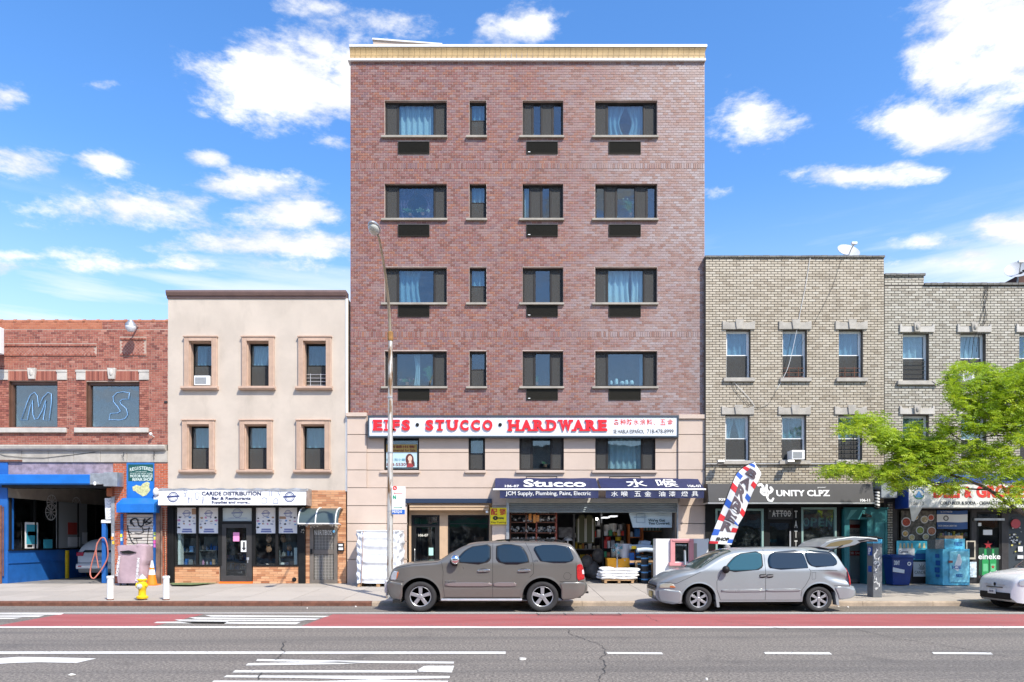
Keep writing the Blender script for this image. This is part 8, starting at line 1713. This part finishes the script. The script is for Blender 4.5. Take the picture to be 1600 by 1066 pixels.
b=MB();b.prism([(X(188,y),Z(861.5,y)),(X(202,y),Z(860,y)),(X(214,y),Z(863,y)),(X(204,y),Z(865.5,y)),(X(193,y),Z(865,y))],y-.045,y-.015);put('opening',b,M['black'],ct);b=MB();[b.box(cvx0+q,cvx0+q+.05,y+p,y+p+.05,cz0,cz0+.14) for q in (.12,.85) for p in (.08,.5)];put('legs',b,M['black'],ct)
def vtext(s,px0,py0,px1,py1,w_,yy,m,par):
    (x0,z0_),(x1,z1_)=(X(px0,yy),Z(py0,yy)),(X(px1,yy),Z(py1,yy));L=math.hypot(x1-x0,z1_-z0_);ux,uz=(x1-x0)/L,(z1_-z0_)/L;tm=textmesh(s,0,L,-w_/2,w_/2,0,.004,.04)
    tm.v=[(x0+p[0]*ux-p[2]*uz,yy+p[1],z0_+p[0]*uz+p[2]*ux) for p in tm.v];put('lettering',tm,m,par)
vtext('DOMINION',182.5,900,186.5,869,.085,y-.055,M['white'],ct);vtext('DOMINION',213.5,908,216.5,872,.09,y-.055,M['white'],ct)
# wrapped pallet
y=-1.25;x0,x1,z0,z1=X(557,y),X(612,y),walk_z(y),Z(828.5,y);x1=X(624,y+0) ;wpx=thing('wrapped_pallet','tall block of white plastic wrapped boxes on a pallet against the stucco wall','pallet',((x0+x1)/2,y+.5,z0))
b=MB()
def wr(u,v):
    a=u*2*math.pi;ex=lambda q:math.copysign(abs(q) ** .22,q);n=.022*math.sin(a*11+v*17)+.025*math.sin(a*5-v*23)+.018*math.sin(v*41+a*2)+R.uniform(-.006,.006)
    return ((x0+x1)/2+((x1-x0)/2+n)*ex(math.cos(a)),y+.55+(.55+n)*ex(math.sin(a)),z0+.13+(z1-z0-.17)*v+.01*math.sin(a*9+v*12))
b.grid(wr,110,46);put('plastic_wrap',b,mat('milky_wrap',(.74,.76,.79),.28,var=.10,vscale=5,bump=.8,bscale=9,spec=.7),wpx,smooth='all')
b=MB();b.box(x0-.0,x1+.0,y,y+1.1,z1-.045,z1+.0);put('top_sheet',b,M['whitep'],wpx,bev=.01);b=MB();b.tube([(X(568,y),y-.045,z1-.02),(X(566.5,y),y-.06,1.2),(X(565,y),y-.045,z0+.1)],.014,6);put('strap',b,mat('brown_strap',(.35,.22,.17),.6),wpx)
for k in range(3):b=MB();q=x0+.03+k*(x1-x0-.18)/2;b.box(q,q+.12,y+.03,y+1.07,z0,z0+.12);put('bearer',b,M['wood'],wpx)
# parking pay station
y=-4.42;x0,x1=X(1364.3,y),X(1378.3,y);z0,z1=walk_z(y),Z(842,y);t=thing('parking_meter','grey parking pay station with white graffiti and a light blue top band beside the hatch','parking meter',((x0+x1)/2,y+.18,z0))
b=MB();b.box(x0,x1,y,y+.36,z0,z1-.14);put('cabinet',b,mat('meter_grey',(.17,.18,.19),.4,.3,var=.15),t,bev=.012);b=MB();b.box(x0-.004,x1+.004,y-.004,y+.364,z1-.138,z1-.01);put('top_band',b,mat('meter_blue',(.08,.42,.62),.4),t);b=MB();b.prismx([(y-.01,z1-.008),(y-.01,z1+.02),(y+.37,z1+.08),(y+.37,z1-.008)],x0-.02,x1+.02);put('solar_lid',b,M['black'],t)
b=MB();b.box(x0-.006,x0-.001,y+.05,y+.30,z1-.50,z1-.24);pb_=mat('parking_blue',(.01,.07,.35),.4);put('blue_plate',b,pb_,t);b=MB();b.box(x0-.006,x0-.001,y+.08,y+.28,z1-1.0,z1-.82);put('blue_plate',b,pb_,t)
tm=textmesh('P',0,.14,0,.2,0,.003,.04);tm.v=[(x0-.008+p[1],y+.25-p[0],z1-.47+p[2]) for p in tm.v];put('lettering',tm,M['whitep'],t)
g=MB();K_=lambda L:[(X(1290+a/4.846,y),Z(740+c/4.846,y)) for a,c in L]
for L,w_ in (([(380,570),(395,580),(380,590)],.02),([(385,595),(368,615),(372,650),(395,655),(410,630)],.035),([(375,640),(400,660),(370,690),(365,670),(385,665)],.035),([(400,665),(410,690),(388,700)],.03),([(368,715),(385,720),(375,745),(390,750)],.03),([(372,775),(372,810),(380,780),(385,810)],.03),([(365,825),(385,818),(395,840),(408,826),(405,858)],.03),([(372,870),(400,862),(378,880)],.025),([(398,700),(392,720)],.03)):line2(g,K_(L),w_,y-.006)
solo('graffiti_tag',g,mat('silver_spray',(.62,.63,.62),.5),'white graffiti tag running down the grey parking pay station','graffiti')
# feather flag
yf=-2.2;fl=thing('feather_flag','tall leaning feather flag reading Barber Shop with red and blue blocks','flag',(X(1108,yf),yf,walk_z(yf)))
F=lambda a,c:(1100+a/7.618,720+c/7.614)
Lf=[F(*p) for p in ((60,985),(85,890),(150,740),(215,590),(275,440),(330,280),(385,160),(450,90),(520,45),(600,18))];Rf=[F(*p) for p in ((330,1000),(365,900),(405,790),(400,770),(480,650),(530,500),(580,370),(640,250),(690,150),(600,18))]
def fp(v,P):
    q=v*(len(P)-1);i=min(int(q),len(P)-2);t=q-i;return (P[i][0]*(1-t)+P[i+1][0]*t,P[i][1]*(1-t)+P[i+1][1]*t)
def FP(u,v,off=0):
    a,b_=fp(v,Lf),fp(v,Rf);px,py=a[0]*(1-u)+b_[0]*u,a[1]*(1-u)+b_[1]*u;yy=yf-.06*math.sin(u*3.1)-.03*math.sin(v*14+u*4)-off;return (X(px,yf),yy,Z(py,yf))
b=MB();b.grid(lambda u,v:FP(u,v),12,40);put('cloth',b,mat('flag_white',(.70,.70,.70),.7,bump=.3,bscale=10),fl,smooth='all')
def fpatch(u0,u1,v0,v1,m,nm,off=.006):b=MB();b.grid(lambda u,v:FP(u0+(u1-u0)*u,v0+(v1-v0)*v,off),3,4);put(nm,b,m,fl,smooth='all')
fr_,fb_,fg_=mat('flag_red',(.62,.02,.03),.7),mat('flag_royal',(.02,.10,.45),.7),mat('flag_letter',(.10,.075,.09),.7)
for i in range(6):v=.115+i*.135;fpatch(.0,.27,v,v+.055,fb_ if i % 2==0 else fr_,'printed_block')
for i in range(6):v=.02+i*.135;fpatch(.76,1.0,v,v+.05,(fb_,fr_)[i % 2],'printed_block')
fpatch(0,.35,0,.035,fr_,'printed_block');fpatch(.04,.45,.895,.945,fb_,'printed_block')
def ftext(s,u0,u1,v0,v1,m,bold):
    tm=textmesh(s,0,1,0,1,0,1,bold);pts=[]
    for p in tm.v:u=u0+(u1-u0)*p[0];v=v0+(v1-v0)*p[2];q=FP(u,min(.999,v),.012+.004*(p[1]<-.2));pts.append(q)
    tm.v=pts;put('lettering',tm,m,fl)
for i,ch in enumerate('BARBER'):v=.80-i*.118;ftext(ch,.26,.77,v-.053,v+.053,fg_,.05)
ftext('SHOP',.22,.80,.045,.092,M['blackink'],.06)
b=MB();pl=[Vector((X(1108,yf),yf,walk_z(yf)))]+[Vector(FP(0,k/12))+Vector((-.015,0,0)) for k in range(13)];b.tube(pl,.014,6);put('pole',b,M['black'],fl);b=MB();b.lathe([(.28,0),(.28,.05),(.05,.09),(.05,.2)],(X(1108,yf),yf,walk_z(yf)),'z',16);put('base',b,M['black'],fl)

# ================================================================ the person behind the minivan
yp=-4.35;xp=X(1136.5,yp);zp=walk_z(yp);H_=Z(851.8,yp)-zp
def skinned(name,verts,edges,rad,m,parent,root=0,lv=1):
    me=bpy.data.meshes.new(name);me.from_pydata([Vector(v)-LOC[parent.name] for v in verts],edges,[]);me.materials.append(m);o=bpy.data.objects.new(name,me);link(o,parent)
    md=o.modifiers.new('skin','SKIN');
    for i,r in enumerate(rad):me.skin_vertices[0].data[i].radius=(r,r) if not isinstance(r,tuple) else r
    me.skin_vertices[0].data[root].use_root=True;s=o.modifiers.new('sub','SUBSURF');s.levels=lv;s.render_levels=lv;md.use_smooth_shade=True;return o
pr=thing('person','grey haired person in a checked shirt standing beyond the silver minivan','person',(xp,yp,zp))
k=H_/1.7;V=lambda a,b_,c:(xp+a*k,yp+b_*k,zp+c*k)
sk=[V(0,0,.92),V(0,0,1.12),V(0,.0,1.34),V(.01,0,1.45),V(.02,0,1.52),V(.02,0,1.62),V(-.0,-.17,1.36),V(.05,-.22,1.12),V(.22,-.2,1.05),V(0,.17,1.36),V(.05,.22,1.12),V(.22,.2,1.05),V(0,-.09,.88),V(.01,-.1,.48),V(0,-.1,.08),V(.12,-.1,.03),V(0,.09,.88),V(.01,.1,.48),V(0,.1,.08),V(.12,.1,.03),V(.28,-.19,1.04),V(.28,.19,1.04)]
ed=[(0,1),(1,2),(2,3),(3,4),(4,5),(2,6),(6,7),(7,8),(2,9),(9,10),(10,11),(0,12),(12,13),(13,14),(14,15),(0,16),(16,17),(17,18),(18,19),(8,20),(11,21)]
skin_=MB and mat('skin',(.45,.25,.17),.6);body=skinned('body',sk,ed,[.13,.12,.14,.055,.075,.085,.06,.045,.034,.06,.045,.034,.085,.06,.045,.04,.085,.06,.045,.04,.03,.03],skin_,pr)
def cloth_():
    m=mat('checked_shirt',(.3,.4,.55),.8);t=NT(m.node_tree);geo=t.new('ShaderNodeNewGeometry').outputs['Position'];w1,w2=(t.new('ShaderNodeTexWave',bands_direction=d) for d in 'XZ')
    for w_ in (w1,w2):t.put(w_.inputs['Vector'],geo);w_.inputs['Scale'].default_value=5
    t.put(t.n['Principled BSDF'].inputs['Base Color'],t.mix(w1.outputs[1],t.mix(w2.outputs[1],(.05,.1,.3,1),(.5,.6,.7,1)),(.75,.78,.8,1)));return m
skinned('shirt',[sk[0],sk[1],sk[2],sk[6],sk[7],sk[9],sk[10]],[(0,1),(1,2),(2,3),(3,4),(2,5),(5,6)],[.16,.155,.165,.08,.062,.08,.062],cloth_(),pr)
skinned('trousers',[V(0,0,.95),sk[12],sk[13],sk[14],sk[16],sk[17],sk[18]],[(0,1),(1,2),(2,3),(0,4),(4,5),(5,6)],[.15,.11,.08,.065,.11,.08,.065],mat('dark_denim',(.03,.04,.08),.8),pr)
b=MB();hc=V(.0,0,1.60);b.ball((hc[0],hc[1],hc[2]+.012),.098*k,.088*k,.105*k,14,10);b.v=[(x,y_,max(z,hc[2]-.03-(hc[0]-x)*.5)) for x,y_,z in b.v];put('hair',b,mat('grey_hair',(.24,.22,.21),.8),pr,smooth='all')
b=MB();b.ball(V(.105,0,1.585),.018,.016,.022,8,6);b.ball(V(.02,-.083,1.585),.02,.012,.03,8,6);b.ball(V(.02,.083,1.585),.02,.012,.03,8,6);put('nose_and_ears',b,skin_,pr,smooth='all');b=MB();b.ball(V(.088,-.035,1.61),.008,.012,.008,6,5);b.ball(V(.088,.035,1.61),.008,.012,.008,6,5);put('eyes',b,M['black'],pr);b=MB();b.ball(V(.092,0,1.54),.01,.028,.006,8,5);put('mouth',b,mat('lips',(.35,.12,.1),.6),pr)

# ================================================================ the street tree
ty=-4.6;tr=thing('honey_locust_tree','lime green honey locust reaching in from the right edge over the deli','tree',(X(1650,ty),ty,walk_z(ty)))
bark=mat('tree_bark',(.085,.065,.05),.9,var=.3,vscale=8,bump=.6,bscale=30)
def T(a,c,dy=0):y=ty+dy;return (X(a,y),y,Z(c,y))
b=MB()
limbs=[([T(1652,936),T(1650,880),T(1646,820,.05),T(1640,770,.05),T(1642,700),T(1650,640),T(1640,560),T(1650,480)],.15,.04),
 ([T(1642,830),T(1605,806,-.1),T(1582,792,-.2),T(1545,765,-.3),T(1515,752,-.3),T(1484,741,-.4),T(1442,728,-.4),T(1411,712,-.3),T(1369,682,-.2),T(1335,668,-.2)],.075,.012),
 ([T(1642,740),T(1600,692,.2),T(1566,663,.3),T(1526,644,.3),T(1495,627,.2),T(1484,596,.2)],.055,.012),([T(1545,765,-.3),T(1500,762,.1),T(1450,752,.3),T(1400,744,.4),T(1345,740,.4),T(1290,736,.4)],.03,.008),
 ([T(1645,700),T(1615,640,-.3),T(1592,600,-.3),T(1570,575,-.3)],.045,.01),([T(1600,692,.2),T(1555,680,0),T(1510,690,-.2),T(1475,668,-.3),T(1470,655,-.3)],.028,.008),([T(1484,741,-.4),T(1470,700,-.3),T(1452,675,-.2),T(1440,668,-.2)],.02,.007),
 ([T(1645,650),T(1700,600,.3),T(1760,560,.5)],.06,.015),([T(1645,720),T(1700,690,-.5),T(1780,670,-.8)],.06,.015),([T(1642,780),T(1690,760,.6),T(1760,740,1)],.05,.012),([T(1582,792,-.2),T(1570,770,.3),T(1560,740,.4),T(1545,715,.3)],.025,.008),([T(1645,640),T(1630,600,-1.2),T(1620,570,-2)],.04,.01),([T(1645,640),T(1640,600,1.2),T(1630,590,1.9)],.04,.01)]
for pts,r0,r1 in limbs:
    P=smoothpts(pts,4);n=len(P);b.tube([p+Vector((R.uniform(-.01,.01),R.uniform(-.01,.01),R.uniform(-.01,.01))) for p in P],[r0+(r1-r0)*(i/(n-1)) ** .7 for i in range(n)],7)
cl_=[(1297,736,14,6,26),(1322,731,16,9,36),(1352,737,20,9,50),(1388,742,20,13,60),(1402,758,12,7,20),(1322,672,11,9,16),(1340,663,14,12,34),(1362,655,22,9,40),(1372,676,24,14,70),(1395,690,26,18,90),(1424,700,26,18,100),(1452,706,26,16,95),(1478,702,20,14,65),(1430,672,13,11,32),(1477,664,11,13,34),(1466,684,12,8,22),(1410,725,26,12,55),(1440,738,26,12,60),(1470,730,22,13,55),
       (1502,574,15,8,26),(1487,592,10,12,26),(1494,612,12,14,36),(1510,628,20,13,60),(1535,576,12,8,20),(1522,600,16,10,30),(1560,588,18,16,60),(1552,616,24,18,90),(1585,600,20,24,90),(1540,640,26,13,75),(1572,650,26,18,95),(1602,636,22,26,110),(1600,585,20,20,60),(1515,652,14,8,20),(1520,668,18,8,34),(1550,668,18,8,36),(1592,680,24,14,66),(1520,700,16,13,34),(1560,705,16,12,30),(1556,700,26,10,26),(1524,725,26,13,66),(1498,742,20,12,44),(1550,742,26,14,70),(1585,730,22,16,66),(1600,755,18,16,50),(1570,768,18,8,30),(1562,790,12,7,16),(1590,782,14,7,18),(1478,762,24,8,34),(1430,752,16,7,20),
       (1640,610,30,40,120),(1660,690,40,40,130),(1650,750,40,26,80),(1720,600,60,60,160),(1740,700,60,50,150),(1660,540,50,30,90)]
lf=MB();tw=MB()
for (a,c_,rx,ry,n) in cl_:
    tufts=max(4,int(n*(1.0 if c_<732 or a<1490 else .5)));z_m=Z(c_,ty)
    for _ in range(tufts):
        th=R.uniform(0,6.283);q=R.random() ** .5;px,py=a+rx*q*math.cos(th),c_+ry*q*math.sin(th);dy=R.gauss(0,.42)-.2
        if R.random()<.22:dy += R.choice((-1.1,.9))
        base=Vector(T(px,py,dy));tone=R.random()
        for k in range(6):
            az=R.uniform(0,6.283);L=R.uniform(.16,.30);d=Vector((math.cos(az),math.sin(az)*.9,R.uniform(-.7,.7))).normalized();p=base+Vector((R.gauss(0,.05),R.gauss(0,.05),R.gauss(0,.04)))
            sd=d.cross(Vector((R.uniform(-.8,.8),R.uniform(-1,.3),1))).normalized();lf.tint=.02+.96*min(1,max(0,tone*.6+R.random()*.4));m=4
            for j in range(m):
                u=(j+.6)/m;cpt=p+d*L*u+Vector((0,0,-.28*L*u*u));w_=.062*(1-.55*abs(u-.45));h_=L/m*.44;dr=Vector((0,0,-.3*w_*R.random()));
                for sg in (-1,1):
                    t1=cpt+sd*sg*w_+dr+d*h_*R.uniform(.1,1);lf.add([cpt-d*h_*.7,cpt+sd*sg*w_*.55-d*h_*.5,t1,cpt+sd*sg*w_*.4+d*h_*1.1],[(0,1,2,3)])
        if R.random()<.5:tw.tube([base,base+Vector((R.uniform(.05,.25),R.uniform(-.1,.1),R.uniform(-.2,0)))],.004,3)
def leafmat():
    m=bpy.data.materials.new('locust_leaf');m.use_nodes=True;t=NT(m.node_tree);n=t.n;b=n['Principled BSDF']
    f=t.new('ShaderNodeAttribute',attribute_name='tint').outputs['Fac'];c=t.ramp(f,[(0,(.09,.19,.012)),(.35,(.25,.38,.015)),(.7,(.43,.56,.02)),(1,(.58,.64,.04))]);t.put(b.inputs['Base Color'],c);b.inputs['Roughness'].default_value=.55
    tl_=t.new('ShaderNodeBsdfTranslucent');t.put(tl_.inputs[0],t.mix(.5,c,(.45,.60,.03,1)));mx=t.new('ShaderNodeMixShader');mx.inputs[0].default_value=.38;t.l.new(b.outputs[0],mx.inputs[1]);t.l.new(tl_.outputs[0],mx.inputs[2]);t.l.new(mx.outputs[0],n['Material Output'].inputs[0]);return m
put('trunk',b,bark,tr,smooth=True);put('twigs',tw,bark,tr,kind='stuff');put('crown',lf,leafmat(),tr,kind='stuff')
# plants and small things on the sills inside the brown block
def plant(px,py,y,w_,h_,n,lab,m='leaf',pot=True,flower=None):
    x,z=X(px,y),Z(py,y);t=thing('houseplant',lab,'plant',(x,y,z));b=MB()
    for i in range(n):
        a=R.uniform(0,6.283);L=R.uniform(.4,1)*h_;d=Vector((math.cos(a)*w_*R.uniform(.2,1),math.sin(a)*.1,L));p0=Vector((x,y,z+.06));p1=p0+d*.6;p2=p0+d+Vector((d.x*.3,0,-L*.3));s_=Vector((.018,.01,.01))
        b.add([p0,p1-s_,p2,p1+s_],[(0,1,2,3)])
    put('leaves',b,M[m],t)
    if pot:b=MB();b.lathe([(.0,0),(.06,0),(.08,.1),(.0,.1)],(x,y,z),'z',10);put('pot',b,M['terracotta'],t)
    if flower:b=MB();[b.ball((x+R.uniform(-w_,w_),y,z+h_*R.uniform(.4,.9)),.03,.03,.03,5,4) for _ in range(8)];put('flowers',b,flower,t)
pk=mat('pink_petal',(.6,.2,.3),.6);wf=mat('cream_petal',(.6,.55,.4),.6);yp2=.3
plant(640,338,yp2,.3,.35,70,'pale leafy plant in the second floor from top left window',flower=wf);plant(660,337,yp2,.25,.3,50,'flowering plant at the right of the curtained left window below the top',flower=wf)
plant(672,600,yp2,.25,.9,90,'tall bright green plant in the lowest brick left window');plant(636,602,yp2,.3,.25,60,'low green plant in the lowest brick left window',flower=pk);plant(985,338,yp2,.35,.8,80,'big yellow green plant in the five part right window',flower=wf);plant(838,602,yp2,.15,.45,30,'spiky plant in the lowest brick middle window');plant(852,730,yp2,.15,.2,30,'small plant low in the dark window under the shop sign')
z=Z(601,yp2)
for i,(a,w_,h_) in enumerate(((955,4,6),(963,5,9),(972,6,5),(979,5,7),(987,6,6),(946,3,4))):b=MB();q=X(a,yp2);b.lathe([(.0,0),(w_/86,0),(w_/70,h_/86),(w_/110,h_/43),(0,h_/43)],(q,yp2,z),'z',10);solo('sill_ornament',b,M['whitep'],['tall white vase third from left','tallest white figurine','squat white cup','white jug','white bowl at the right','tiny white cup at the left'][i]+' on the sill of the lowest brick right window','ornament','white ornaments on one window sill',smooth=True)
b=MB();b.lathe([(.0,0),(.05,0),(.11,.1),(.10,.22),(.04,.3),(.0,.3)],(X(932.5,yp2),yp2,Z(602,yp2)),'z',12);solo('blue_vase',b,mat('cobalt_vase',(.03,.05,.35),.3),'cobalt blue vase in the left pane of the lowest brick right window','vase',smooth=True)
# ================================================================ the far side of the street, seen only in the glass
x=-62
for i,(w_,h_,c_,l) in enumerate(((20,8.2,(.34,.17,.12),'red brick row building across the street, seen only in window reflections'),(17,9.6,(.45,.40,.33),'tan walk up building across the street, seen only in window reflections'),(24,7.4,(.25,.12,.09),'dark brick shops across the street, seen only in window reflections'),(19,10.2,(.50,.47,.42),'pale rendered block across the street, seen only in window reflections'),(21,8.4,(.30,.15,.11),'brown brick block across the street, seen only in window reflections'),(22,9,(.42,.35,.28),'beige brick block across the street, seen only in window reflections'))):
    t=thing('row_building',l,'building',(x+w_/2,-40,0));b=MB();b.box(x,x+w_-.3,-48,-38,.1,h_);put('wall',b,mat('row_wall'+str(i),c_,.85,var=.15),t);b=MB();b.box(x-.05,x+w_-.25,-48,-37.8,h_+.002,h_+.3);put('cornice',b,M['stone'],t)
    n=int(w_/2.6)
    for k in range(n):
        for z in (4.2,7.2):
            if z+1.6<h_:q=x+(k+.5)*w_/n;b=MB();b.box(q-.5,q+.5,-38,-37.95,z,z+1.5);put('window',b,DARKG,t)
    b=MB();b.box(x+.6,x+w_-.9,-38,-37.9,.5,2.9);put('shop_window',b,DARKG,t);b=MB();b.box(x+.4,x+w_-.7,-38,-37,3.0,3.7);put('shop_fascia',b,mat('fascia'+str(i),[(.3,.03,.03),(.03,.1,.3),(.02,.2,.1),(.5,.4,.1),(.2,.2,.2),(.35,.1,.02)][i],.5),t);x += w_
b=MB();b.box(-64,64,-38,-34.1,-.05,.13);o=put('far_pavement',b,M['concrete'],None,origin=(0,0,0));o['kind']='structure'
